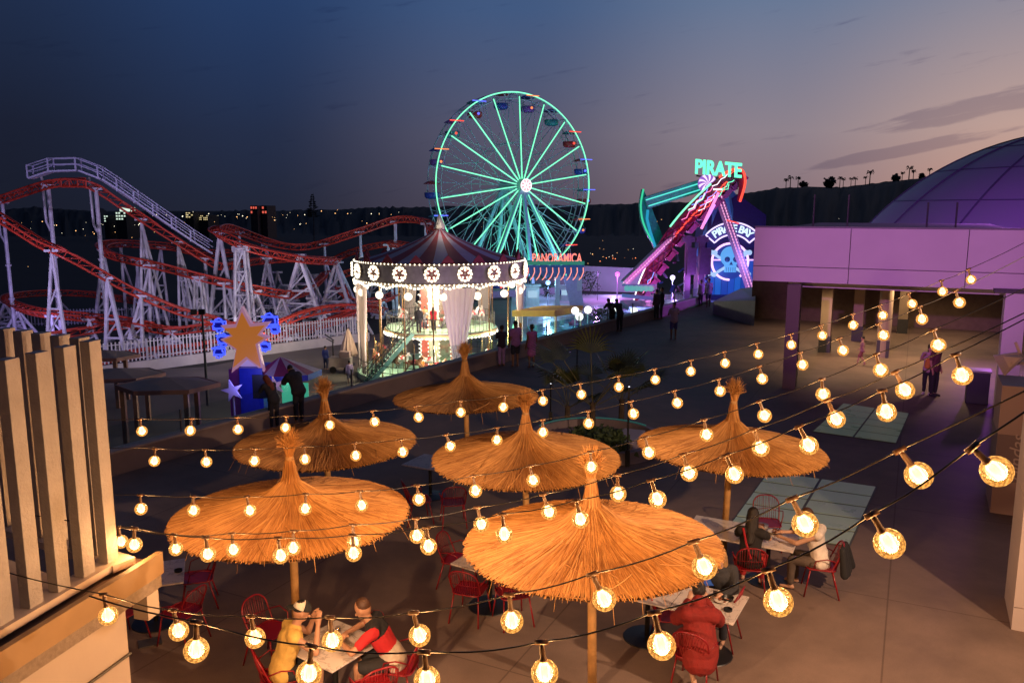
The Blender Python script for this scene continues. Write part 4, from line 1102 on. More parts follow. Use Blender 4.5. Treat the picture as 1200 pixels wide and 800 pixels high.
    mb = MB(); mb.bar(P(816,206,1.6), P(868,214,1.6), .15, .15)
    for x in (822,845,862): mb.cyl(P(x,208,1.6), P(x+2,222,1.6), .07, n=5)
    mb.build('sign_frame', dark_grey, t)
pirate()

def pirate_facade():
    z = 92; P = lambda x, y, dz=0: Wp(x, y, z+dz)
    b = P(857,350); t = thing('gabled_facade', 'dark gabled building front with neon arch reading PIRATE BAY over a skull roundel', 'building', (b.x,b.y,PG))
    L, Rr = P(826,300).x, P(893,300).x; ze, za = P(857,252).z, P(857,228).z; y = b.y; cx = (L+Rr)/2
    mb = MB(); mb.prism([(L,y,PG),(Rr,y,PG),(Rr,y,ze),(cx,y,za),(L,y,ze)], (0,6,0)); fixn(mb.build('wall', M('facade_navy', (.02,.02,.09), .5, var=.2), t))
    zm = P(857,304).z
    bl, br = P(829,0).x, P(890,0).x
    for i in range(8):
        x0 = bl+(br-bl)*i/8; x1 = bl+(br-bl)*(i+1)/8; mb = MB(); mb.prism([(x0+.03,y-.06,P(0,345).z),(x1-.03,y-.06,P(0,345).z),(x1-.03,y-.06,zm),(x0+.03,y-.06,zm)], (0,.05,0)); fixn(mb.build('lit_panel', EM('panel_blue_%d' % (i%3), ((.0,.10,.75),(.0,.16,.85),(.0,.07,.6))[i%3], .55), t))
    mb = MB(); mb.cyl((bl,y-.15,zm), (br,y-.15,zm), .09, n=6); mb.build('neon_line', EM('neon_lilac', (.75,.4,1), 1.6), t)
    c = P(853,306); c.y = y-.2; r = 21*z/F; X = Vector((1,0,0)); Z = Vector((0,0,1))
    mb = MB(); mb.cyl(c+Vector((0,.1,0)), c+Vector((0,.16,0)), r*.98, n=40); mb.build('roundel', EM('roundel_blue', (.0,.05,.5), .5), t)
    mb = MB(); mb.tube([c+(X*cos(a)+Z*sin(a))*r for a in [2*pi*(i/40)*.9-pi*.3 for i in range(41)]], .13, 6); mb.build('neon_ring', EM('neon_ring_lilac', (.9,.5,1), 1.7), t)
    # skull: cranium, jaw, sockets, nose, teeth, crossed bones behind
    bone = EM('bone_blue', (.12,.45,1), .85); darkb = EM('skull_dark', (.0,.03,.22), .5)
    mb = MB()
    for s_ in (-1,1):
        p0 = c+X*s_*r*.95-Z*r*.75+Vector((0,-.05,0)); p1 = c-X*s_*r*.95+Z*r*.45+Vector((0,-.05,0)); mb.cyl(p0, p1, .16, n=8)
        for p in (p0, p1):
            for q in (-.2,.2): mb.sphere(p+X*q+Z*abs(q)*.5, .3, 8, 6)
    mb.build('crossed_bones', EM('bone_pale', (.45,.65,1), .9), t)
    mb = MB(); mb.sphere(c+Z*.28*r+Vector((0,-.12,0)), r*.56, 20, 14, (1,.35,1)); mb.box(c-Z*r*.34+Vector((0,-.18,0)), (r*.62,.5,r*.46)); sk = mb.build('skull', bone, t, smooth=False)
    mb = MB()
    for s_ in (-1,1): mb.sphere(c+X*s_*r*.23+Z*.14*r+Vector((0,-.62,0)), r*.15, 12, 8, (1,.3,1))
    mb.prism([c+X*-.09*r-Z*.16*r+Vector((0,-.6,0)), c+X*.09*r-Z*.16*r+Vector((0,-.6,0)), c+Z*.02*r+Vector((0,-.6,0))], (0,.15,0))
    for q in range(-2,3): mb.box(c+X*q*.12*r-Z*r*.42+Vector((0,-.44,0)), (.04,.06,r*.24))
    mb.build('skull_hollows', darkb, sk)
    # arched banner
    r0, r1 = 26*z/F, 40*z/F; cc = P(854,301); cc.y = y-.25; a0, a1 = radians(40), radians(140)
    arc = [a0+(a1-a0)*i/24 for i in range(25)]
    q = lambda rr, a: cc+(X*cos(a)+Z*sin(a))*rr
    mb = MB(); mb.prism([q(r0,a) for a in arc]+[q(r1,a) for a in reversed(arc)], (0,.1,0)); ban = fixn(mb.build('arched_banner', EM('banner_navy', (.05,.03,.4), .5), t))
    mb = MB(); mb.tube([q(r0,a)+Vector((0,-.08,0)) for a in arc]+[q(r1,a)+Vector((0,-.08,0)) for a in reversed(arc)], .09, 6, True); mb.build('neon_border', EM('neon_border', (.75,.6,1), 1.6), ban)
    word = 'PIRATE BAY'; wts = [1,.55,1,1,.95,.9,.6,1,1,1]; tot = sum(wts); acc = 0; rm = (r0+r1)/2
    for ch, wt in zip(word, wts):
        a = radians(131)-(radians(82))*(acc+wt/2)/tot; acc += wt
        if ch == ' ': continue
        o = q(rm, a)+Vector((0,-.1,0)); text_mesh('letter', ch, 1.12, .04, EM('letter_pale', (.65,.85,1), 1.3), ban, frame_mtx(o, X*sin(a)-Z*cos(a), X*cos(a)+Z*sin(a)), offset=.03)
    lamp('facade_light', 'POINT', Wp(857,322,z-4), (.1,.2,1), 500, t, .4)
pirate_facade()

# ================================================================== PARK PROPS
def park_lamp(px, ytop, ybase, col, label, k=0):
    b = G(px, ybase, PG); dz = depth_on(ybase, PG); tp = Wp(px, ytop, dz)
    t = thing('street_lamp', label, 'lamp', tuple(b), group='lamp posts in the park')
    mb = MB(); mb.cyl(b, Vector((b.x,b.y,tp.z)), .07, .05, 8); mb.build('pole', M('lamp_pole_pale', (.4,.4,.5), .4, var=.05), t)
    mb = MB(); mb.sphere((b.x,b.y,tp.z+.22), .30, 12, 8); mb.build('lamp_globe', EM('globe_%s' % k, col, 2.2), t)
    lamp('globe_light', 'POINT', (b.x, b.y-.6, tp.z), col, 260, t, .2)
park_lamp(723,323,352,(1,.12,.85),'pale lamp post with magenta globe beyond the leaning couple','magenta')
park_lamp(787,327,362,(.72,.62,1),'pale lamp post with lilac white globe below the swinging boat','lilac')
park_lamp(642,333,358,(.25,.5,1),'pale lamp post with blue globe under the wheel ticket canopy','blue')
def globe_lamp(i, px, py, z):
    p = Wp(px, py, z); t = thing('garden_lamp', 'white globe lamp, '+ORD[i]+' of five above the glass rail', 'lamp', (p.x,p.y,PG), group='globe lamps behind the parapet')
    mb = MB(); mb.cyl((p.x,p.y,PG), p, .04, n=6); mb.build('pole', wheel_steel, t); mb = MB(); mb.sphere(p, .27, 12, 8); mb.build('lamp_globe', EM('globe_white', (1,.92,.9), 2.0), t)
for i, (x,y,z) in enumerate([(674,364,56),(679,371,55),(689,363,57),(718,363,60),(743,364,62)]): globe_lamp(i, x, y, z)

def yellow_canopy():
    z = 55; a, b = Wp(600,364,z), Wp(650,364,z); t = thing('flat_canopy', 'yellow lit flat canopy on pale posts right of the carousel', 'canopy', (a.x,a.y,PG))
    m_ = M('canopy_yellow', (.62,.42,.10), .6, var=.08)
    mb = MB(); mb.prism([a, b, b+Vector((2.2,3,0)), a+Vector((2.2,3,0))], (0,0,-.4)); mb.prism([b, b+Vector((.75,1.2,-.05)), b+Vector((2.2,3,0))], (0,0,-.4)); fixn(mb.build('roof', m_, t))
    for q in (b+Vector((.1,.4,0)), a+Vector((.3,.3,0)), b+Vector((2.0,2.7,0))):
        mb = MB(); mb.cyl((q.x,q.y,PG), (q.x,q.y,a.z-.3), .09, n=8); mb.build('post', M('post_cream', (.6,.55,.4), .5, var=.05), t)
    lamp('canopy_light', 'POINT', a+Vector((1.8,-1.8,1.6)), (1,.7,.3), 55, t, .2); lamp('canopy_light', 'POINT', a+Vector((2.5,1.5,-1)), (.1,.8,.9), 130, t, .3)
yellow_canopy()

def teal_pool():
    # low railing and teal lit boating pool between canopy and parapet
    t = thing('boat_pool', 'teal lit shallow pool with white railing behind the parapet', 'pool', tuple(G(690,398,PG)))
    a, b, c_, d = G(640,425,PG), G(835,368,PG), G(800,352,PG), G(618,384,PG)
    mb = MB(); mb.prism([a+Vector((0,0,.03)), b+Vector((0,0,.03)), c_+Vector((0,0,.03)), d+Vector((0,0,.03))], (0,0,.12)); fixn(mb.build('basin', M('pool_teal', (.02,.30,.36), .12, var=.35, scale=.6), t))
    for p, q in ((c_, d),):
        mb = MB(); D = q-p; n = 40
        for h in (.5,1.0): mb.cyl(p+Vector((0,0,h)), q+Vector((0,0,h)), .04, n=5)
        for i in range(n+1): r_ = p+D*i/n; mb.cyl(r_, r_+Vector((0,0,1)), .03, n=4)
        mb.build('railing', M('rail_white', (.6,.6,.7), .4, var=.05), t)
    for x, y, cc, pw in ((650,398,(.05,.8,1),240),(700,388,(.05,.75,1),260),(745,376,(.3,.4,1),260),(790,362,(.55,.25,1),300)):
        p = G(x,y,PG); lamp('pool_light', 'POINT', p+Vector((0,0,1.4)), cc, pw*2, t, .3)
    random.seed(21)
    for i in range(9):
        f = random.random(); g = random.random(); p = a.lerp(b,f).lerp(d.lerp(c_,f), g*.8+.1)+Vector((0,0,.15))
        mb = MB(); mb.lathe([(0,0),(.5,.05),(.62,.3),(.5,.32),(.42,.12),(0,.1)], p, 12); mb.box(p+Vector((0,.1,.35)), (.5,.12,.35)); fixn(mb.build('bumper_boat', M('boat_hull_%d' % (i%3), ((.5,.5,.6),(.1,.2,.5),(.5,.1,.2))[i%3], .4, var=.1), t))
teal_pool()
def purple_plaza_lights():
    for x, y, cc, pw, h in ((700,352,(.65,.25,1),900,3.5),(760,350,(1,.2,.8),500,3.0),(640,350,(.3,.45,1),500,3.0)):
        p = G(x,y,PG)+Vector((0,0,h)); t = thing('floodlight', 'lantern over the plaza '+{700:'beside the leafy booth',760:'in front of the pink ride leg',640:'under the wheel sign'}[x], 'lamp', (p.x,p.y,PG), group='floodlights in the park')
        mb = MB(); mb.cyl((p.x,p.y,PG), p, .04, n=6); mb.build('pole', dark_grey, t); mb = MB(); mb.box(p+Vector((0,0,.15)), (.3,.2,.15)); mb.build('lamp_head', dark_grey, t)
        lamp('plaza_light', 'POINT', p, cc, pw, t, .3)
purple_plaza_lights()

# plaza back wall, dark planting, vending hut, slide tower
def plaza_back():
    a, b = Wp(655,322,118), Wp(770,330,112); t = thing('perimeter_wall', 'long pale wall lit lilac at the back of the plaza', 'wall', (a.x,a.y,PG))
    mb = MB(); mb.prism([(a.x-4,a.y,PG),(b.x,b.y,PG),(b.x,b.y,Wp(0,315,112).z),(a.x-4,a.y,Wp(0,309,118).z)], (0,.4,0)); fixn(mb.build('wall', M('wall_lilac', (.4,.38,.42), .7, var=.12, scale=.3), t))
    lamp('wall_washer', 'POINT', Wp(720,335,108), (.5,.35,1), 700, t, .5)
plaza_back()
def bush(px, ybase, wpx, hpx, z, label, n=260, seed=1, mat=None, name='bush'):
    random.seed(seed); b = Wp(px, ybase, z); wd = wpx*z/F/2; ht = hpx*z/F
    t = thing(name, label, name, (b.x,b.y,b.z)); mb = MB()
    for k in range(5):
        a = random.random()*6.28; mb.cyl(b, b+Vector((cos(a)*wd*.5, sin(a)*wd*.3, ht*.7)), .04, .015, 5)
    mb.build('stem', trunk_m, t); mb = MB()
    for k in range(n):
        u_, v_, w_ = random.gauss(0,.42), random.gauss(0,.42), random.random()**.8
        c = b+Vector((u_*wd*(1.2-.5*w_), v_*wd*.7, w_*ht)); s_ = random.uniform(.12,.28)*max(.5, wd*.35)
        x = Vector((random.uniform(-1,1),random.uniform(-1,1),random.uniform(-.6,1))).normalized(); y = x.orthogonal().normalized()
        mb.add([c-x*s_, c+y*s_*.45, c+x*s_, c-y*s_*.45], [(0,1,2,3)])
    mb.build('foliage', mat or M('foliage_green', (.045,.075,.025), .65, var=.5, scale=2), t)
bush(690,346,34,28,100,'dark leafy bush under the pale wall behind the plaza',400,2)
bush(672,344,16,22,98,'narrow dark bush beside the ticket canopy ramp',200,3)
bush(640,348,14,14,85,'low bush below the wheel sign',120,4)
bush(700,376,34,14,58,'spiky green planting among the globe lamps',260,5)
bush(500,380,60,20,104,'dark shrub mass behind the carousel',300,6)

# plaza kiosks (small)
def vending_hut(px, y, label, m_, wd=1.6, h=2.4):
    b = G(px,y,PG); t = thing('vending_hut', label, 'hut', tuple(b)); mb = MB(); mb.box(b+Vector((0,0,h/2)), (wd,1.4,h)); mb.build('cabinet', m_, t)
    mb = MB(); mb.box(b+Vector((0,-.1,h+.1)), (wd+.4,1.9,.16)); mb.build('roof', M('hut_roof', (.5,.5,.55), .5, var=.1), t)
    mb = MB(); mb.box(b+Vector((0,-.72,h*.6)), (wd*.7,.06,h*.35)); mb.build('window', EM('hut_window', (.5,.75,1), .7), t)
vending_hut(624,358,'small pale hut with lit window under the wheel sign', M('hut_white', (.5,.5,.55), .5, var=.1))
vending_hut(662,352,'low pale hut left of the leafy bush on the plaza', M('hut_white'), 1.4, 1.8)

# ---------------- star kiosk on the park ground left of the umbrellas
def star_kiosk():
    z = 41; P = lambda x, y, dz=0: Wp(x, y, z+dz)
    b = P(296,470); t = thing('star_kiosk', 'blue kiosk topped by a huge orange star with pink edge', 'kiosk', (b.x,b.y,PG))
    blue = M('kiosk_blue', (.02,.04,.55), .4, var=.1); 
    x0, x1 = P(282,470).x, P(309,470).x; zt = P(0,430).z; y = b.y
    mb = MB(); mb.box(((x0+x1)/2, y+.8, (zt+PG)/2), (x1-x0, 1.6, zt-PG)); mb.build('tower', blue, t)
    mb = MB(); mb.box(((x0+x1)/2+.45, y-.03, P(0,452).z), (.75,.06,1.2)); mb.build('dark_screen', black_metal, t)
    xl = P(268,470).x; mb = MB(); mb.box(((xl+x0)/2, y+.9, (zt-.1+PG)/2), (x0-xl-.01, 1.4, zt-.1-PG)); mb.build('side_panel', M('kiosk_plum', (.20,.03,.18), .5, var=.1), t)
    xr = P(352,470).x; zc = P(0,446).z
    mb = MB(); mb.box(((x1+xr)/2, y+1.2, PG+.65), (xr-x1, 1.0, 1.3)); mb.build('counter', M('counter_blue', (.05,.15,.4), .5, var=.1), t)
    for q in (x1+.4, xr-.15):
        mb = MB(); mb.cyl((q,y+.2,PG), (q,y+.2,zc), .06, n=6); mb.build('post', M('post_blue', (.1,.2,.5), .4, var=.05), t)
    # striped pyramid awning
    cx, cy = (x1+xr)/2+.15, y+.9; w_ = 1.65; ap = Vector((cx-.4,cy,P(0,420).z)); n = 6; mb = MB()
    for k in range(n):
        a, c_ = 2*pi*k/n+.3, 2*pi*(k+1)/n+.3
        pa, pc = Vector((cx+w_*cos(a),cy+w_*.9*sin(a),zc+.35)), Vector((cx+w_*cos(c_),cy+w_*.9*sin(c_),zc+.35)); mid = (pa+pc)/2
        mb.mi = 0; mb.add([ap,pa,mid],[(0,1,2)]); mb.mi = 1; mb.add([ap,mid,pc],[(0,1,2)])
    aw = fixn(mb.build('awning', [M('awning_plum', (.30,.03,.12), .6, var=.1), M('awning_pale', (.55,.45,.5), .6, var=.1)], t))
    mb = MB()
    for k in range(n):
        a, c_ = 2*pi*k/n+.3, 2*pi*(k+1)/n+.3; pa, pc = Vector((cx+w_*cos(a),cy+w_*.9*sin(a),zc+.2)), Vector((cx+w_*cos(c_),cy+w_*.9*sin(c_),zc+.2)); mb.bar(pa, pc, .06, .3)
    mb.build('awning_valance', blue, aw)
    mb = MB(); mb.box((x1+1.1,y+1.9,PG+1.9), (1.4,.1,1.1)); mb.build('lit_menu', EM('menu_green', (.1,.7,.45), .5), t)
    # the star (uneven points, tilted as on the photo)
    out = [(289,362),(324,366+13),(310,397),(307.5,420),(303,430),(289,414),(277,430),(273,413+26),(279,404),(281,399),(263,380+18),(261,379)]
    out = [(289,360),(298,379),(318,377),(307,390),(316,394),(304,402),(309,432),(292,418),(274,433),(280,408),(264,396),(276,391),(265,381),(281,380)]
    cxp, cyp = 290, 397
    f = lambda s_, dy: [Vector((P(cxp+(px-cxp)*s_,0).x, y+dy, P(0, cyp+(py-cyp)*s_).z)) for px, py in out]
    mb = MB(); mb.prism(f(1.08, .05), (0,.35,0)); st = fixn(mb.build('star_edge', EM('star_pink', (.65,.30,.50), .45), t))
    mb = MB(); mb.prism(f(.90, -.06), (0,.1,0)); fixn(mb.build('star_face', EM('star_orange', (.85,.26,.03), .42), st))
    # blue neon lettering shapes behind the star
    bn = EM('tube_blue', (.05,.09,1), 1.5); random.seed(6)
    for cx_, cy_, r_ in ((256,381,9),(262,398,9),(256,412,8),(316,376,10),(322,386,6),(310,406,7)):
        mb = MB(); c = P(cx_,cy_,1.2); rr = r_*z/F
        for a0 in (0, 2.1, 4.2):
            mb.tube([c+Vector((cos(a)*rr*.8, random.uniform(-.1,.1), sin(a)*rr))*random.uniform(.7,1) for a in [a0+.3*i for i in range(8)]], .045, 5)
        mb.tube([c+Vector((-rr,0,rr*.5)), c+Vector((rr,0,rr*.5)), c+Vector((rr,0,-rr*.4)), c+Vector((-rr*.8,0,-rr*.5))], .06, 5)
        mb.build('blue_tube', bn, t)
        mb = MB(); mb.cyl(c+Vector((0,.15,0)), c+Vector((0,.35,0)), rr*.9, n=10); mb.build('letter_back', M('letter_navy', (.03,.03,.25), .4, var=.1), t)
    mb = MB(); mb.box((P(290,0).x, y+.5, P(0,424).z), (1.0,.1,.5)); mb.build('star_bracket', EM('bracket_lilac', (.45,.3,.8), .6), t)
    lamp('kiosk_light', 'POINT', P(285,448,-2), (.25,.25,1), 60, t, .2); lamp('kiosk_light', 'POINT', P(335,455,-3.0), (.9,.6,.7), 40, t, .2); lamp('kiosk_light','POINT', P(330,452,1.2), (.2,.9,.6), 25, t, .2)
    # little white star ornaments
    for px, py, r_, lab in ((272,458,.42,'small white star on a pole at the left foot of the star kiosk'),(322,452,.36,'small white star on a pole under the striped awning')):
        c = P(px,py,-1.6); s = thing('star_ornament', lab, 'ornament', (c.x,c.y,PG)); pts = []
        for k in range(10): a = pi/2+.25+k*pi/5; q = r_*(1.35 if k % 2 == 0 else .5); pts.append(c+Vector((cos(a)*q,0,sin(a)*q)))
        mb = MB(); mb.prism(pts, (0,.12,0)); fixn(mb.build('star', M('star_white', (.6,.5,.7), .5, var=.05), s)); mb = MB(); mb.cyl((c.x,c.y+.16,PG), (c.x,c.y+.16,c.z), .05, n=6); mb.build('pole', M('star_white'), s)
star_kiosk()

# ---------------- hexagonal shelters
def shelter(cxp, cyp, wpx, z, label, rz=.15):
    c = Wp(cxp, cyp, z); r = wpx*z/F/2; t = thing('shade_shelter', label, 'shelter', (c.x,c.y,PG), group='hexagonal shade shelters')
    m_ = M('shelter_brown', (.36,.26,.20), .7, var=.12, scale=1); mp = M('shelter_post', (.36,.20,.12), .6, var=.1)
    pts = [Vector((c.x+r*cos(a+rz), c.y+r*.72*sin(a+rz), c.z)) for a in [k*pi/3 for k in range(6)]]
    mb = MB(); ap = c+Vector((0,0,.32))
    for k in range(6): mb.add([ap, pts[k], pts[(k+1)%6]], [(0,1,2)])
    mb.prism([p-Vector((0,0,.16)) for p in pts], (0,0,.15)); fixn(mb.build('roof', m_, t))
    mb = MB()
    for k in range(6): mb.bar(pts[k]-Vector((0,0,.07)), pts[(k+1)%6]-Vector((0,0,.07)), .07, .2)
    mb.build('edge_beam', M('shelter_edge', (.42,.22,.16), .6, var=.1), t)
    for k in range(6):
        if k not in (1,3,5): continue
        p = pts[k].lerp(Vector((c.x,c.y,c.z)), .12); mb = MB(); mb.box((p.x,p.y,(PG+c.z-.15)/2), (.2,.2,c.z-.15-PG)); mb.build('post', mp, t)
shelter(197,450,118,37,'brown hexagonal shade roof nearest the parapet, left of the star kiosk')
shelter(140,438,104,43,'brown hexagonal shade roof partly hidden behind the nearest one')
shelter(122,416,80,48,'dark hexagonal shade roof just right of the slat screen top')

# closed parasol with stand, street lamp and kiosk tables in the park
def closed_parasol():
    b = G(409,428,PG); t = thing('closed_parasol', 'folded cream parasol standing by the picket fence left of the carousel', 'parasol', tuple(b))
    dz = depth_on(428,PG); zt = Wp(409,383,dz).z
    mb = MB(); mb.cyl(b, Vector((b.x,b.y,zt)), .05, n=8); mb.cyl(b, b+Vector((0,0,.15)), .45, n=16); mb.build('pole', dark_grey, t)
    mb = MB(); vs = []; n = 20; prof = [(zt,.02),(zt-.35,.16),(zt-1.2,.40),(zt-1.9,.58),(zt-2.1,.48)]
    for h, r in prof:
        for i in range(n): a = 2*pi*i/n; q = r*(1+.22*cos(a*8)); vs.append((b.x+q*cos(a), b.y+q*sin(a), h))
    fs = [(j*n+i, j*n+(i+1)%n, (j+1)*n+(i+1)%n, (j+1)*n+i) for j in range(4) for i in range(n)]; mb.add(vs, fs); fixn(mb.build('folded_canopy', M('parasol_cream', (.58,.42,.34), .8, var=.1), t))
    b = G(391,432,PG); dz = depth_on(432,PG); zt = Wp(391,398,dz).z; t = thing('street_lamp', 'black angled double lamp post beside the folded cream parasol', 'lamp', tuple(b))
    mb = MB(); mb.cyl(b, (b.x,b.y,zt), .07, .05, 8); mb.build('pole', black_metal, t); mb = MB(); mb.bar((b.x+.1,b.y,zt), (b.x-.55,b.y,zt+.45), .12, .08); mb.bar((b.x+.1,b.y,zt-.15), (b.x-.45,b.y,zt+.15), .1, .06); mb.build('lamp_head', dark_grey, t)
    b = G(400,436,PG); t = thing('serving_cart', 'small pale cart with lidded boxes below the folded parasol', 'cart', tuple(b))
    mb = MB(); mb.box(b+Vector((0,0,.75)), (1.5,.8,.7)); mb.build('body', M('cart_pale', (.45,.38,.34), .6, var=.1), t); mb = MB(); mb.box(b+Vector((.3,0,1.3)), (.7,.6,.4)); mb.build('box', M('box_rose', (.5,.35,.32), .6, var=.1), t)
    for sx in (-.5,.5):
        mb = MB(); mb.cyl(b+Vector((sx,-.42,.25)), b+Vector((sx,-.36,.25)), .25, n=14); mb.build('wheel', black_metal, t)
closed_parasol()

# ================================================================== WHITE PAVILION (right)
def pavilion():
    zl = depth_on(452, 0)
    cb = G(925,452,0)
    A0 = Wp(883,300,28.4); A0.z = 0; B0 = Vector((A0.x,A0.y,0))+U*8.35
    t = thing('pavilion', 'long white flat roofed pavilion with deep fascia washed in purple light', 'building', (A0.x,A0.y,0))
    zb, zt = 3.52, 5.36
    wm = M('fascia_white', (.60,.54,.58), .6, var=.05, scale=.8)
    # fascia in panels with open joints
    cuts = [0, 3.12, 6.55, 8.35]; hz = 3.52+.52
    for a, b in zip(cuts, cuts[1:]):
        for z0, z1 in ((zb, hz-.012), (hz+.012, zt)):
            mb = MB(); p, q = A0+U*(a+.012), A0+U*(b-.012); mb.prism([p+Vector((0,0,z0)), q+Vector((0,0,z0)), q+Vector((0,0,z1)), p+Vector((0,0,z1))], V*.12); fixn(mb.build('fascia_panel', wm, t))
    mb = MB(); mb.prism([A0+V*.13+Vector((0,0,zb+.02)), B0+V*.13+Vector((0,0,zb+.02)), B0+V*20+Vector((0,0,zb+.02)), A0+V*20+Vector((0,0,zb+.02))], (0,0,1.7)); fixn(mb.build('roof_slab', M('roof_dark', (.10,.09,.09), .8, var=.1), t))
    mb = MB(); mb.prism([A0+V*.0+Vector((0,0,zt+.005)), B0+Vector((0,0,zt+.005)), B0+V*.4+Vector((0,0,zt+.005)), A0+V*.4+Vector((0,0,zt+.005))], (0,0,.05)); fixn(mb.build('coping', M('coping_dark', (.12,.10,.14), .5, var=.1), t))
    # inner beam lower and set back
    mb = MB(); p, q = A0+U*1.0+V*1.6, B0+V*1.6; mb.prism([p+Vector((0,0,zb-.30)), q+Vector((0,0,zb-.30)), q+Vector((0,0,zb+.01)), p+Vector((0,0,zb+.01))], V*.35); fixn(mb.build('inner_beam', wm, t))
    # columns
    lilac = M('column_lilac', (.09,.065,.06), .6, var=.08, scale=1.5); tan = M('column_tan', (.36,.27,.19), .7, var=.08, scale=1.5)
    c1 = G(925,454,0); mb = MB(); mb.box(c1+Vector((0,0,zb/2)), (.42,.42,zb), rz=atan2(U.y,U.x)); mb.build('column', lilac, t)
    for px, py in ((966,412),(1034,418),(1004,399),(1057,390)):
        c = G(px,py,0); mb = MB(); mb.box(c+Vector((0,0,zb/2)), (.42,.42,zb), rz=atan2(U.y,U.x)) if px != 1034 else mb.cyl(c, c+Vector((0,0,zb)), .26, n=20); mb.build('column', tan, t)
        mb = MB(); mb.box(c+Vector((0,0,.35)), (.47,.47,.7), rz=atan2(U.y,U.x)); mb.build('column_base', dark_grey, t)
    # back wall with dim openings
    w0 = A0-U*3+V*17; w1 = B0+U*6+V*17
    mb = MB(); mb.prism([w0, w1, w1+Vector((0,0,zb)), w0+Vector((0,0,zb))], V*.3); fixn(mb.build('back_wall', M('back_brown', (.16,.11,.08), .8, var=.15), t))
    for a, b, z0, z1 in ((4.5,6.2,2.2,3.0),(7.0,8.6,2.2,3.0)):
        mb = MB(); p = w0+U*a-V*.06; q = w0+U*b-V*.06; mb.prism([p+Vector((0,0,z0)), q+Vector((0,0,z0)), q+Vector((0,0,z1)), p+Vector((0,0,z1))], V*.04); fixn(mb.build('window', EM('dim_window', (.25,.35,.5), .06, sample=False), t))
    # small masts on the roof
    for px in (1086, 1120, 953, 993):
        p = Wp(px, 262, 32); mb = MB(); mb.cyl((p.x,p.y,zt-.2), (p.x,p.y,zt+(1.2 if px < 1000 else .9)), .035, n=6); mb.build('mast', dark_grey, t)
    # warm downlights under the soffit light the columns and ground
    for a, b, pw in ((2.2,5,520),(5.2,7,620),(6.6,3.0,420),(1.5,12,500),(6,13,500)):
        p = A0+U*a+V*b; mb = MB(); mb.cyl(p+Vector((0,0,zb-.02)), p+Vector((0,0,zb+.03)), .12, n=14); mb.build('downlight', EM('downlight_warm', (1,.7,.4), 1.5, sample=False), t)
        lamp('downlight_beam', 'SPOT', p+Vector((0,0,zb-.08)), (1,.66,.36), pw*.75, t, .1, p, 140, .6)
    # gray sloped roof end by the parapet
    a, b, c_ = G(838,357,.0), G(884,357,0), G(884,334,0)
    return t, A0, B0
pav, PA, PB = pavilion()
def lower_roof():
    a, b, c_, d = Wp(836,353,47), Wp(885,352,42), Wp(886,336,52), Wp(868,338,56)
    t = thing('ramp_roof', 'grey sloping low roof between the parapet end and the pavilion', 'roof', tuple(a))
    mb = MB(); mb.prism([a,b,c_,d], (0,0,-4)); fixn(mb.build('roof_sheet', M('roof_sheet_grey', (.20,.21,.25), .6, var=.1), t))
lower_roof()

def dome():
    z = 72; C = Wp(1245,440,z); r = 280*z/F; t = thing('dome_hall', 'huge pale ribbed dome glowing purple behind the pavilion', 'dome', (C.x,C.y,PG))
    m, n, L = NG('dome_fabric'); b = n('ShaderNodeBsdfPrincipled'); o = n('ShaderNodeOutputMaterial'); L(b.outputs[0], o.inputs[0])
    b.inputs['Base Color'].default_value = (.30,.24,.34,1); b.inputs['Roughness'].default_value = .5
    mb = MB(); z0 = math.asin(max(-1,(PG-C.z)/r)); prof = []
    k = 40
    for j in range(k+1): a = z0+(pi/2-z0)*j/k; prof.append((r*cos(a), r*sin(a)))
    mb.lathe(prof, C, 96); fixn(mb.build('shell', m, t, smooth=True))
    rib = M('dome_rib', (.10,.08,.14), .6, var=.1)
    for hh in (.36,.56,.72,.84,.93):
        rr = r*sqrt(1-hh*hh)+.02; mb = MB(); mb.tube([C+Vector((rr*cos(2*pi*i/96), rr*sin(2*pi*i/96), r*hh)) for i in range(96)], .05, 4, True); mb.build('ring_rib', rib, t)
    for a0 in range(0, 360, 24):
        mb = MB(); a0r = radians(a0+7)
        mb.tube([C+Vector((cos(e)*cos(a0r+.25*sin(e)), cos(e)*sin(a0r+.25*sin(e)), sin(e)))*(r+.03) for e in [z0+(pi/2-.1-z0)*j/24 for j in range(25)]], .09, 4); mb.build('rib', rib, t)
    for px, py, cc, pw in ((1075,285,(.25,.05,1),1500),(1190,250,(.65,.15,1),2400),(1030,275,(.05,.9,.7),240),(1130,270,(.45,.1,1),1500)):
        p = Wp(px,py,z-27); lamp('dome_washer', 'POINT', p, cc, pw*1.3, t, .6)
dome()

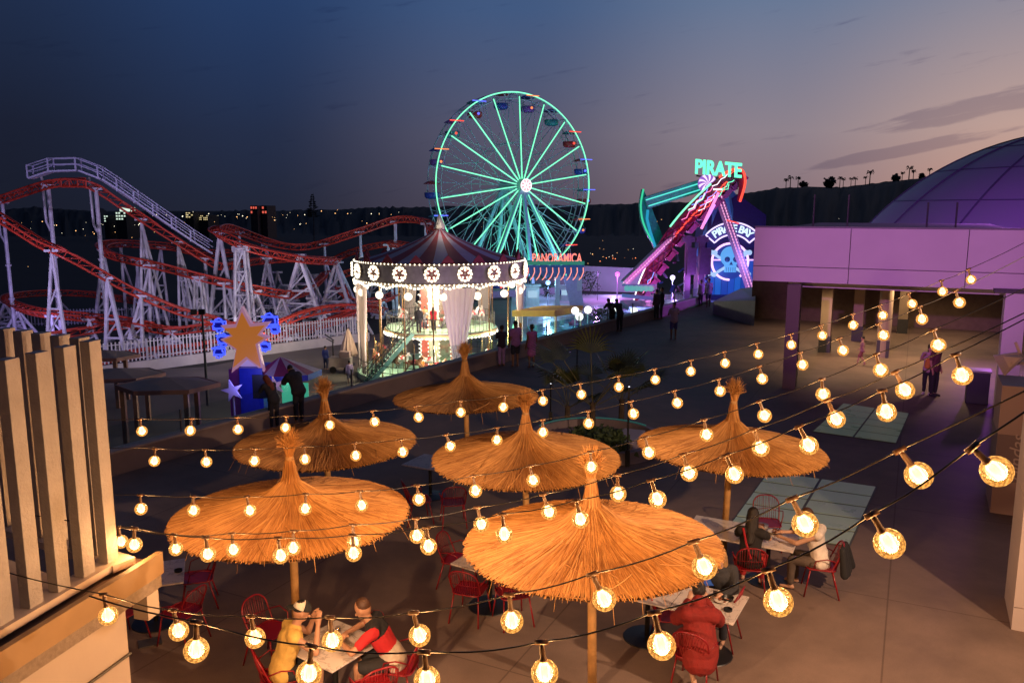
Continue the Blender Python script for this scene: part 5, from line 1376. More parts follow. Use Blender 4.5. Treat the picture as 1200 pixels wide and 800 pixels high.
# right hand white building: near pillar, signed wall, purple jamb
def right_building():
    c = G(1185,737,0); wm = M('panel_white', (.60,.50,.46), .55, var=.06, scale=1.0)
    t = thing('white_pillar', 'tall white panelled pillar at the right edge of the terrace', 'pillar', tuple(c))
    g = 0.012
    for z0, z1 in ((0,.34),(.352,1.95),(1.962,4.2),(4.212,7.5)):
        mb = MB(); p = c+V*0; q = c+U*2.6; mb.prism([p+Vector((0,0,z0)), q+Vector((0,0,z0)), q+V*1.1+Vector((0,0,z0)), p+V*1.1+Vector((0,0,z0))], (0,0,z1-z0)); fixn(mb.build('panel', wm, t))
    a = G(1160,600,0); b = a+V*1.0
    t = thing('signed_wall', 'dusky pink wall with faded slanted lettering behind the white pillar', 'wall', tuple(a))
    wl = M('wall_rose', (.40,.26,.24), .65, var=.08, scale=1); wd = M('wall_rose_dark', (.20,.13,.14), .65, var=.08, scale=1)
    h1, h2, h3 = .68, 1.62, 2.6
    for z0, z1, m_ in ((0,h1,wl),(h1+.004,h2,wd),(h2+.004,h3,wl)):
        mb = MB(); mb.prism([a+Vector((0,0,z0)), a+U*1.6+Vector((0,0,z0)), a+U*1.6+V*1.2+Vector((0,0,z0)), a+V*1.2+Vector((0,0,z0))], (0,0,z1-z0)); fixn(mb.build('wall_band', m_, t))
    o = a+U*.36-V*.02+Vector((0,0,1.18))
    text_mesh('wall_lettering', 'oindas', .36, .004, M('letter_rose', (.50,.36,.34), .6, var=0), t, frame_mtx(o, (0,0,1), -U), shear=.25, label='slanted script letters oindas running up the wall')
    c2 = G(1166,476,0); t = thing('purple_jamb', 'slim lavender lit pillar at the right end of the pavilion', 'pillar', tuple(c2))
    mb = MB(); mb.prism([c2, c2+U*.55, c2+U*.55+V*.7, c2+V*.7], (0,0,3.5)); fixn(mb.build('shaft', M('fascia_white'), t))
    mb = MB(); mb.prism([c2-U*.3-V*.05+Vector((0,0,3.5)), c2+U*1.2-V*.05+Vector((0,0,3.5)), c2+U*1.2+V*.7+Vector((0,0,3.5)), c2-U*.3+V*.7+Vector((0,0,3.5))], (0,0,.08)); fixn(mb.build('cap', dark_grey, t))
    text_mesh('pillar_lettering', 'zona', .22, .003, M('letter_violet', (.2,.12,.25), .6, var=0), t, frame_mtx(c2+U*.27-V*.01+Vector((0,0,2.5)), (0,0,1), -U)) if False else None
    c3 = c2+U*1.1+V*.4; t = thing('end_wall', 'purple lit end wall between the slim pillar and the white pillar', 'wall', tuple(c3))
    mb = MB(); mb.prism([c3, c3+U*3, c3+U*3+V*.3, c3+V*.3], (0,0,6.2)); fixn(mb.build('wall', M('end_wall_lilac', (.42,.36,.46), .6, var=.08), t))
    # dark cabinet beside the jamb
    k = G(1150,474,0); t = thing('service_cabinet', 'dark blue cabinet with pale top standing left of the slim lavender pillar', 'cabinet', tuple(k))
    mb = MB(); mb.box(k+Vector((0,.3,.5)), (.62,.55,1.0), rz=atan2(U.y,U.x)); mb.build('body', M('cabinet_navy', (.018,.018,.035), .5, var=.1), t, bevel=.02)
    mb = MB(); mb.box(k+Vector((0,.3,1.03)), (.68,.6,.05), rz=atan2(U.y,U.x)); mb.build('top', M('cabinet_top', (.3,.28,.28), .5, var=.05), t)
    # heater / parasol head folded against the wall: a tilted pale square reflector on an arm
    r = Wp(1183,425,17); t = thing('wall_lamp', 'pale square tilted floodlight hood on an arm at the right wall', 'lamp', tuple(r))
    mb = MB(); mb.prism([Wp(1164,417,17), Wp(1194,413,17), Wp(1199,420,16.7), Wp(1177,441,16.8)], V*.10); fixn(mb.build('hood', M('hood_pale', (.62,.45,.40), .5, var=.05), t))
    mb = MB(); mb.bar(Wp(1184,426,16.9), Wp(1212,424,16.9), .07, .07); mb.bar(Wp(1190,401,17), Wp(1196,416,17), .05, .05); mb.build('arm', M('hood_pale'), t)
right_building()
# ================================================================== TERRACE FURNISHINGS
def skylight(corners, label):
    c = [G(x,y,0) for x,y in corners]; t = thing('floor_skylight', label, 'skylight', tuple(c[0]), group='glass skylights set in the terrace floor')
    mb = MB(); mb.prism([p+Vector((0,0,.004)) for p in c], (0,0,.012)); fixn(mb.build('frame', M('skylight_frame', (.10,.10,.09), .6, var=.1), t))
    q = lambda u_, v_: c[0].lerp(c[1],u_).lerp(c[3].lerp(c[2],u_),v_)
    gm = M('frosted_green_glass', (.36,.46,.34), .3, var=.12, scale=1.5, emit=(.30,.42,.26), es=.085);  # faint emission put into the panes for light from below
    for i in range(2):
        for j in range(5):
            u0, u1, v0, v1 = (i+.02)/2, (i+.97)/2, (j+.04)/5, (j+.95)/5
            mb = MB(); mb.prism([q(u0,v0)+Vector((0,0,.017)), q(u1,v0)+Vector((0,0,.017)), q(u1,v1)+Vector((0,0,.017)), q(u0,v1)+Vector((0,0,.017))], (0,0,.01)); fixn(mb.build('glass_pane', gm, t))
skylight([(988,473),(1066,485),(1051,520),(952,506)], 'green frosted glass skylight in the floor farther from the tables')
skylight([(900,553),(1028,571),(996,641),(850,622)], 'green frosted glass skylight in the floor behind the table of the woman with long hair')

# ---------------- straw umbrellas
def straw_mat(name, c0, c1):
    m, n, L = NG(name); b = n('ShaderNodeBsdfPrincipled'); o = n('ShaderNodeOutputMaterial'); L(b.outputs[0], o.inputs[0])
    g = n('ShaderNodeNewGeometry'); t = n('ShaderNodeTexCoord'); z = n('ShaderNodeTexNoise'); L(t.outputs['Object'], z.inputs['Vector']); z.inputs['Scale'].default_value = 2.5; z.inputs['Detail'].default_value = 6
    ad = n('ShaderNodeMath'); ad.operation = 'MULTIPLY_ADD'; L(g.outputs['Random Per Island'], ad.inputs[0]); ad.inputs[1].default_value = .75; L(z.outputs[0], ad.inputs[2])
    mr = n('ShaderNodeMapRange'); L(ad.outputs[0], mr.inputs[0]); mr.inputs[1].default_value = .4; mr.inputs[2].default_value = 1.3
    r = n('ShaderNodeMixRGB'); L(mr.outputs[0], r.inputs[0]); r.inputs[1].default_value = (*c0,1); r.inputs[2].default_value = (*c1,1)
    L(r.outputs[0], b.inputs['Base Color']); b.inputs['Roughness'].default_value = .6; b.inputs['Specular IOR Level'].default_value = .3
    return m
straw = straw_mat('straw_thatch', (.26,.105,.028), (.66,.35,.115))
underm = M('thatch_underlayer', (.10,.045,.018), .9, var=.3, scale=6)
UR = 1.56
def uprof(f):       # height above the rim for radius fraction f
    return .17*(1-f)+.13*(1-f)**2+.27*math.exp(-f*11) - .02*f**6
def umbrella_proto():
    t = thing('straw_umbrella', '', 'umbrella', (0,0,0)); RZ = 1.97
    random.seed(33); mb = MB(); mb.lathe([(UR*f*.985, RZ+uprof(f)-.03) for f in [i/50 for i in range(51)]]+[(UR*.93, RZ-.07),(UR*.5,RZ+.03),(UR*.2,RZ+.12),(.03,RZ+.16)], (0,0,0), 48)
    can = mb.build('thatch_core', underm, t, local=True)
    mb = MB()
    def strand(a, f0, f1, wd, lift, jit=.0, drop=0):
        n = 4; vs = []
        for i in range(n+1):
            f = f0+(f1-f0)*i/n; aa = a+jit*(i/n-.5); r = UR*f; h = RZ+uprof(min(f,1.0))+lift*(1-.5*i/n)
            if f > 1: h -= (f-1)*UR*.9+drop*(i/n)
            x, y = cos(aa), sin(aa); tx, ty = -y, x
            vs += [(r*x+tx*wd, r*y+ty*wd, h-.004), (r*x, r*y, h+wd*.8), (r*x-tx*wd, r*y-ty*wd, h-.004)]
        fs = []
        for i in range(n): b = i*3; fs += [(b,b+1,b+4,b+3), (b+1,b+2,b+5,b+4)]
        mb.add(vs, fs)
    for k in range(7600):
        a = random.random()*2*pi; u_ = random.random()
        if u_ < .42: f0, f1 = random.uniform(.02,.25), random.uniform(.55,1.0)
        elif u_ < .9: f0, f1 = random.uniform(.3,.7), random.uniform(.9,1.008)
        else: f0, f1 = random.uniform(.7,.88), random.uniform(.98,1.018)
        strand(a, f0, f1, random.uniform(.0022,.0048)*(1+.6*f0), random.uniform(.0,.018), random.gauss(0,.022))
    for k in range(120):      # the odd straw out of place
        a = random.random()*2*pi; strand(a, random.uniform(.2,.8), random.uniform(.7,1.0), .004, random.uniform(.02,.045), random.gauss(0,.12))
    mb.build('thatch', straw, can, local=True, smooth=False)
    mb = MB()
    for k in range(170):
        a = 2*pi*k/170+random.gauss(0,.01); f = random.uniform(.97,1.0); L_ = random.uniform(.015,.05) if random.random() > .06 else random.uniform(.10,.22)
        x, y = cos(a), sin(a); r = UR*f; p = Vector((r*x, r*y, RZ-.02)); q = p+Vector((x*L_*.5, y*L_*.5, -L_))+Vector((random.gauss(0,.012),random.gauss(0,.012),0)); mb.cyl(p, q, .004, .002, 3)
    mb.tube([Vector((UR*.975*cos(2*pi*i/64), UR*.975*sin(2*pi*i/64), RZ-.022)) for i in range(64)], .006, 4, True)
    mb.build('straw_fringe', straw, can, local=True)
    # neck and flared tassel
    mb = MB(); z0 = RZ+.62
    for k in range(420):
        a = random.random()*2*pi; q = random.random(); r0 = random.uniform(.06,.16); rn = random.uniform(.015,.05); rt = random.uniform(.05,.24)*(.4+.6*q); hh = random.uniform(.30,.52)
        bend = random.gauss(0,.3)
        pts = [Vector((r0*cos(a), r0*sin(a), RZ+uprof(r0/UR)+.0)), Vector((rn*1.6*cos(a), rn*1.6*sin(a), z0-.0)), Vector((rn*cos(a), rn*sin(a), z0+.14)), Vector((rt*.45*cos(a), rt*.45*sin(a), z0+.14+hh*.45)), Vector((rt*cos(a+bend), rt*sin(a+bend), z0+.14+hh*(.85-.35*q)))]
        mb.tube(pts, [.005,.006,.006,.005,.002], 3)
    mb.build('straw_tassel', straw, can, local=True)
    mb = MB(); mb.lathe([(.055,z0+.10),(.062,z0+.13),(.055,z0+.16)], (0,0,0), 12); mb.build('binding', M('rope_tie', (.35,.2,.08), .8, var=.2), can, local=True)
    mb = MB(); mb.cyl((0,0,0), (0,0,RZ+.45), .058, .052, 14); mb.build('pole', wood_pole, t, local=True, smooth=True)
    mb = MB()
    for k in range(8): a = k*pi/4; mb.cyl((.05*cos(a),.05*sin(a),RZ+.12), (UR*.95*cos(a),UR*.95*sin(a),RZ-.045), .014, .010, 6)
    mb.build('rib', wood_pole, t, local=True)
    return t
um = umbrella_proto()
ums = [((697,640),9.88,'front straw umbrella, the largest, right of the man in the red and black shirt'),((341,598),10.92,'straw umbrella at the left front with its pole behind the man in the cap'),
       ((853,520),13.8,'straw umbrella at the right with a tall exposed pole'),((617,543),13.6,'straw umbrella in the middle, between the front one and the dusky far one'),
       ((383,509),14.25,'straw umbrella at the back left below the blue star kiosk'),((548,470),17.6,'farthest straw umbrella, dusky reddish, below the carousel')]
for i, ((px,py), z, lab) in enumerate(ums):
    o = um if i == 0 else copy_tree(um); p = Wp(px,py,z); o.location = (p.x,p.y,0); o.rotation_euler = (radians((i*37%5-2)*.5),radians((i*23%5-2)*.5),i*1.3); o.scale = (1,1,1.02 if i == 0 else 1+.02*((i*7)%3-1))
    o['label'] = lab; o['group'] = 'straw umbrellas on the terrace'; o['category'] = 'umbrella'
    if i in (2,): o.rotation_euler = (radians(1.5), radians(-1), i*1.3)

# ---------------- tables and chairs
def table_proto():
    t = thing('bistro_table', '', 'table', (0,0,0))
    mb = MB(); mb.box((0,0,.735), (.86,.86,.022)); mb.build('tabletop', marble_m, t, local=True, bevel=.003)
    mb = MB(); mb.cyl((0,0,.03), (0,0,.72), .035, n=14); mb.box((0,0,.715), (.3,.3,.015)); mb.build('pedestal', black_metal, t, local=True)
    mb = MB(); mb.lathe([(0,.035),(.10,.035),(.33,.012),(.34,0),(0,0)], (0,0,0), 36); mb.build('base', black_metal, t, local=True, smooth=False)
    return t
tb = table_proto()
UA = atan2(U.y,U.x)
tables = []
def place_table(i, x, y, rz, label, z=0):
    o = tb if i == 0 else copy_tree(tb); o.location = (x,y,0); o.rotation_euler = (0,0,rz); o['label'] = label; o['group'] = 'square marble bistro tables'; o['category'] = 'table'; tables.append(o); return Vector((x,y,0))
tA = (G(455,748,.746)+G(389,790,.746)+G(394,723,.746)*0)/2; cA = (G(389,790,.746)-G(455,748,.746))
A1, A2, A3 = G(394,723,.746), G(455,748,.746), G(389,790,.746)
TA = (A1+A3)/2; rA = atan2((A2-A1).y,(A2-A1).x)
T1 = place_table(0, TA.x, TA.y, rA, 'square marble table between the capped man and the man in red and black')
B2 = G(227,668,.746); eu, ev = U, V
TB = B2-U*.43-V*.43*-.0-V*.1; TB = G(227,668,.746)-Vector((.55,.12,0))
T2 = place_table(1, TB.x, TB.y, radians(20), 'marble table with a black ashtray, half hidden by the slat screen ledge')
TC = G(530,652,.746)+Vector((.58,-.10,0)); T3 = place_table(2, TC.x, TC.y, radians(-8-24), 'marble table mostly under the left side of the front straw umbrella')
TDp = G(472,540,.746)+Vector((.58,-.05,0)); T4 = place_table(3, TDp.x, TDp.y, radians(-28), 'purple tinted marble table under the left side of the middle straw umbrella')
E1_, E2_ = G(879,697,.746), G(858,733,.746); ev_ = (E1_-E2_).normalized(); TE = (E1_+E2_)/2+Vector((-ev_.y,ev_.x,0))*.43
T5 = place_table(4, TE.x, TE.y, atan2(ev_.y,ev_.x), 'marble table in front of the person in the red coat')
E3 = (E1_+E2_)/2+Vector((-ev_.y,ev_.x,0))*1.30; T5b = place_table(5, E3.x, E3.y, atan2(ev_.y,ev_.x), 'marble table end showing left of the red coat under the umbrella rim')
F1, F2 = G(932,629,.746), G(918,645,.746); TF = G(905,629,.746)+Vector((-.05,.0,0)); T6 = place_table(6, TF.x, TF.y, UA, 'marble table with plates between the long haired woman and the person in the white top')
TF2 = TF-U*.865; T7 = place_table(7, TF2.x, TF2.y, UA, 'marble table joined to the left of the one with plates')

red_b = M('red_powder_coat')
def chair_proto():
    t = thing('wire_chair', '', 'chair', (0,0,0)); H = .455     # faces +y
    mb = MB()
    loop = [(-.20,-.18,H),(-.22,.05,H+.005),(-.20,.20,H+.005),(0,.235,H+.0),(.20,.20,H+.005),(.22,.05,H+.005),(.20,-.18,H),(0,-.215,H)]
    lp = catmull(loop, 5, True); mb.tube(lp, .011, 6, True)
    mb.add([tuple(p) for p in lp]+[(0,0,H-.012)], [(i,(i+1)%len(lp),len(lp)) for i in range(len(lp))])
    mb.add([(p.x,p.y,p.z-.006) for p in lp]+[(0,0,H-.018)], [((i+1)%len(lp),i,len(lp)) for i in range(len(lp))])
    mb.build('seat', red_b, t, local=True, smooth=True)
    mb = MB(); hoop = catmull([(-.215,-.13,H),(-.225,-.20,H+.15),(-.215,-.26,H+.30),(-.13,-.30,H+.385),(0,-.31,H+.405),(.13,-.30,H+.385),(.215,-.26,H+.30),(.225,-.20,H+.15),(.215,-.13,H)], 6); mb.tube(hoop, .012, 6)
    def at(x):
        best = min(hoop[12:-12] if len(hoop) > 30 else hoop, key=lambda q: abs(q.x-x)); return best
    for k in range(11):
        x = -.175+.35*k/10; tp = at(x); b = Vector((x*.95, -.18-.03*(1-abs(x)*3), H)); mb.tube([b, b.lerp(tp,.5)+Vector((0,-.012,0)), tp], .0042, 4)
    mb.tube([hoop[6]+Vector((0,-.0,.0)), Vector((0,-.262,H+.17)), hoop[-7]], .006, 5)
    mb.build('backrest', red_b, t, local=True, smooth=True)
    for sx in (-1,1):
        mb = MB(); mb.tube([(sx*.19,.17,H),(sx*.235,.25,0)], [.0125,.0115], 8); mb.build('leg', red_b, t, local=True, smooth=True)
        mb = MB(); mb.tube([(sx*.19,-.15,H),(sx*.235,-.27,0)], [.0125,.0115], 8); mb.build('leg', red_b, t, local=True, smooth=True)
    # woven arm hoop
    mb = MB(); mb.tube([(-.222,-.20,H+.16),(-.27,-.05,H+.21),(-.25,.10,H+.16),(-.21,.14,H)], .009, 6); mb.build('armrest', red_b, t, local=True, smooth=True); mb = MB(); mb.tube([(.222,-.20,H+.16),(.27,-.05,H+.21),(.25,.10,H+.16),(.21,.14,H)], .009, 6); mb.build('armrest', red_b, t, local=True, smooth=True)
    return t
ch = chair_proto(); nch = [0]
def chair(x, y, face, label):
    """face: direction the sitter looks, in degrees from +x"""
    o = ch if nch[0] == 0 else copy_tree(ch); nch[0] += 1
    o.location = (x,y,0); o.rotation_euler = (0,0,radians(face-90)); o['label'] = label; o['group'] = 'red wire chairs'; o['category'] = 'chair'; return Vector((x,y,0))
def gchair(px, py, face, label): p = G(px,py,.45); return chair(p.x,p.y,face,label)

# chair seats by where their seat shows
man1_c = chair(TA.x-.62, TA.y-.20, 30, 'red wire chair under the man in the cap')
man2_c = chair(TA.x+.78, TA.y+.02, 170, 'red wire chair under the man in the red and black shirt')
gchair(316,738,-25,'empty red wire chair standing behind the man in the cap')
gchair(437,806,120,'red wire chair at the bottom edge, nearest to the marble table of the two men')
gchair(213,716,160,'red wire chair pulled out at the right of the ashtray table')
gchair(232,676,200,'red wire chair behind the ashtray table, seen under the bulbs')
gchair(143,716,60,'red wire chair below the ledge end, only its legs showing')
gchair(551,690,70,'red wire chair in front of the table under the front umbrella')
gchair(536,655,-20,'red wire chair at the far left side of the table under the front umbrella')
gchair(601,694,110,'red wire chair half hidden under the front umbrella rim')
gchair(490,585,20,'red wire chair in the dark left of the middle umbrella table')
gchair(531,588,100,'red wire chair under the middle umbrella')
red_c = gchair(815,764,60,'red wire chair under the person in the red coat')
gchair(786,720,-10,'red wire chair left of the red coat, mostly under the umbrella rim')
wom_c = gchair(878,662,80,'red wire chair under the long haired woman')
gchair(899,612,-100,'empty red wire chair on the far side of the table with plates')
wht_c = gchair(962,662,165,'red wire chair under the person in the white top, a black jacket on its back')
gchair(843,716,150,'red wire chair at the right end of the red coat table')

# small things on tables
def on_table(name, cat, label, px, py, mb, mat, smooth=True):
    p = G(px,py,.747); o = bpy.data.objects.new('tmp', None)
    bpy.data.objects.remove(o)
    ob = mb.build(name, mat); ob.location = p; tag(ob, label, cat); return ob
def lathe_mb(prof, n=20): m_ = MB(); m_.lathe(prof, (0,0,0), n); return m_
ash = [(0,.008),(.045,.008),(.05,.03),(.058,.03),(.055,0),(0,0)]
on_table('ashtray','ashtray','black round ashtray on the half hidden marble table',209,669,lathe_mb(ash),black_metal)
on_table('ashtray','ashtray','black ashtray near the right end of the red coat table',853,715,lathe_mb(ash),black_metal)
on_table('bowl','bowl','small dark bowl on the red coat table',853,703,lathe_mb([(0,.01),(.05,.015),(.075,.05),(.08,.05),(.055,0),(0,0)]),black_metal)
plate = M('plate_white', (.7,.66,.6), .25, var=.03)
def dish(px, py, label, r=.13):
    p = G(px,py,.747); t = thing('plate', label, 'plate', tuple(p)); mb = MB(); mb.lathe([(0,.006),(r*.65,.006),(r,.02),(r,.024),(r*.65,.011),(0,.011)], p, 28); fixn(mb.build('dish', plate, t, smooth=True))
    mb = MB(); random.seed(int(px))
    for k in range(7): mb.sphere(p+Vector((random.gauss(0,.03),random.gauss(0,.03),.022)), random.uniform(.012,.024), 7, 5, (1.5,1,.6))
    mb.build('food', M('food_brown', (.22,.06,.02), .6, var=.3, scale=20), t)
dish(908,623,'white plate with dark food before the person in the white top'); dish(893,616,'white plate beside the long haired woman',.11); dish(845,704,'white plate on the table of the red coat',.1)
def glass(px, py, label, c=(.5,.15,.03), h=.12):
    p = G(px,py,.747); t = thing('drinking_glass', label, 'glass', tuple(p)); mb = MB(); mb.lathe([(0,0),(.03,0),(.036,h),(.033,h),(.027,.006),(0,.006)], p, 16); fixn(mb.build('tumbler', glass_mat('tumbler_glass',(.85,.85,.85),.9) if 'tumbler_glass' not in MATS else MATS['tumbler_glass'], t, smooth=True))
    mb = MB(); mb.cyl(p+Vector((0,0,.008)), p+Vector((0,0,h*.75)), .026, .030, 14); mb.build('drink', M('drink_%d' % int(c[0]*100), c, .2, var=0), t)
glass(838,700,'glass with dark drink by the plate on the red coat table', (.03,.01,.01)); glass(832,706,'amber glass nearer the red coat', (.5,.2,.03)); glass(893,624,'glass with orange drink by the long haired woman', (.6,.15,.02), .14)
glass(396,742,'low glass near the far corner of the table of the two men', (.35,.15,.05), .09)
p = G(828,684,.747); t = thing('paper_bag', 'small bright blue bag at the far side of the red coat table', 'bag', tuple(p)); mb = MB(); mb.add([p+Vector(v) for v in ((-.13,-.05,0),(.13,-.05,0),(.13,.05,0),(-.13,.05,0),(-.12,-.015,.26),(.12,-.015,.24),(.12,.02,.24),(-.12,.02,.26))], [(3,2,1,0),(4,5,6,7),(0,1,5,4),(1,2,6,5),(2,3,7,6),(3,0,4,7)]); mb.build('bag_body', M('bag_blue', (.02,.10,.5), .6, var=.1), t); mb = MB(); mb.tube([p+Vector((-.05,0,.25)), p+Vector((-.03,0,.32)), p+Vector((.03,0,.32)), p+Vector((.05,0,.24))], .005, 5); mb.build('handle', M('bag_blue'), t)

# ---------------- floor bits
p = G(176,753,0); mb = MB(); mb.box((0,0,.012), (.30,.22,.016)); o = mb.build('floor_plate', M('steel_plate', (.10,.09,.08), .5, metal=.5, var=.2)); o.location = p; o.rotation_euler = (0,0,.5); tag(o, 'small square steel plate on the floor below the ashtray table', 'plate')
def black_post(px, ybase, ytop, label, zb=0):
    b = G(px,ybase,zb); dz = depth_on(ybase,zb); tp = Wp(px,ytop,dz); t = thing('lamp_post', label, 'lamp', tuple(b), group='thin black lamp posts')
    mb = MB(); mb.cyl(b, (b.x,b.y,tp.z), .022, n=8); mb.build('pole', black_metal, t); mb = MB(); mb.box(b+Vector((0,0,.2)), (.1,.1,.4)); mb.build('base_box', black_metal, t)
    mb = MB(); mb.sphere((b.x,b.y,tp.z), .022, 8, 6); mb.build('lamp_tip', EM('tip_white', (.9,.9,1), 1.6), t)
black_post(735,546,450,'thin black post with a tiny white light right of the fan palm')
black_post(645,498,448,'thin black post left of the fan palm behind the middle umbrella')
black_post(676,440,394,'thin dark post with a small light standing near the parapet')

# fan palms in a curved planter
def fan_palm(px, ybase, hpx, n, seed, label, spread=1.0, zb=.3):
    random.seed(seed); b = G(px,ybase,0); dz = depth_on(ybase,0); ht = hpx*dz/F/CP
    t = thing('fan_palm', label, 'palm', tuple(b)); mb = MB(); mb.cyl(b, b+Vector((0,0,ht*.35)), .09, .07, 8); mb.build('trunk', trunk_m, t); mb = MB(); st = MB()
    for k in range(n):
        a = 2*pi*k/n+random.uniform(-.3,.3); tilt = random.uniform(.25,1.15); L_ = ht*.55*random.uniform(.8,1.1)*spread; o = b+Vector((0,0,ht*.3))
        d = Vector((cos(a)*sin(tilt), sin(a)*sin(tilt), cos(tilt))); e = o+d*L_; st.tube([o, o+d*L_*.5+Vector((0,0,.04)), e], .010, 5)
        side = d.cross(Vector((0,0,1))).normalized(); up = side.cross(d).normalized()
        for j in range(17):
            q = (j-8)/8*1.25; dd = d*cos(q)+side*sin(q); L2 = ht*.36*spread*(1-.25*abs(q)/1.25); m1 = e+dd*L2*.55+up*.02; tip = e+dd*L2-Vector((0,0,.10*abs(q)+.05)); wv = (d*-sin(q)+side*cos(q))*.022
            mb.add([e, m1+wv, tip, m1-wv], [(0,1,2,3)]); mb.add([e+up*.004, m1-wv+up*.012, tip, m1+up*.02], [(0,1,2,3)])
    mb.build('fronds', M('palm_green', (.055,.07,.022), .45, var=.4, scale=3), t); st.build('stem', M('palm_stem', (.15,.14,.05), .6, var=.2), t)
fan_palm(694,512,118,11,3,'wide fan palm in the curved planter behind the middle umbrella'); fan_palm(728,500,95,8,5,'fan palm with upright fronds right of the wide one',.85)
fan_palm(665,500,72,7,8,'small fan palm at the left of the planter',.9)
bush(712,530,50,26,19.5,'low dark spiky shrub at the right of the planter',500,12)
bush(690,520,46,20,20.5,'low dark shrub at the foot of the wide fan palm',360,13)
def planter():
    t = thing('curved_planter', 'low curved planter with a teal lit rim behind the middle umbrella', 'planter', tuple(G(698,520,0))); c = G(698,522,0)
    mb = MB(); mb.lathe([(0,.10),(1.55,.10),(1.55,.30),(1.7,.30),(1.7,0),(0,0)], c, 48); fixn(mb.build('wall', M('planter_mauve', (.22,.18,.20), .7, var=.1), t))
    mb = MB(); mb.tube([c+Vector((1.63*cos(a),1.63*sin(a),.31)) for a in [radians(30+120*i/24) for i in range(25)]], .025, 6); mb.build('rim_light', EM('rim_teal', (.06,.5,.42), .12), t)
    b = G(736,530,0); t = thing('bench_block', 'pale lilac block seat between the planter and the right umbrella', 'bench', tuple(b)); mb = MB(); mb.box(b+Vector((0,0,.22)), (.55,1.3,.44), rz=-.4); mb.build('seat_block', M('block_lilac', (.36,.30,.33), .6, var=.08), t, bevel=.02)
    mb = MB(); p = b+Vector((-.35,-.2,.0)); mb.box(p+Vector((0,0,.5)), (.14,.1,.02), rz=.4); mb.cyl(p, p+Vector((0,0,.49)), .012, n=6); mb.build('notice', M('paper_white', (.7,.7,.7), .6, var=0), t)
planter()

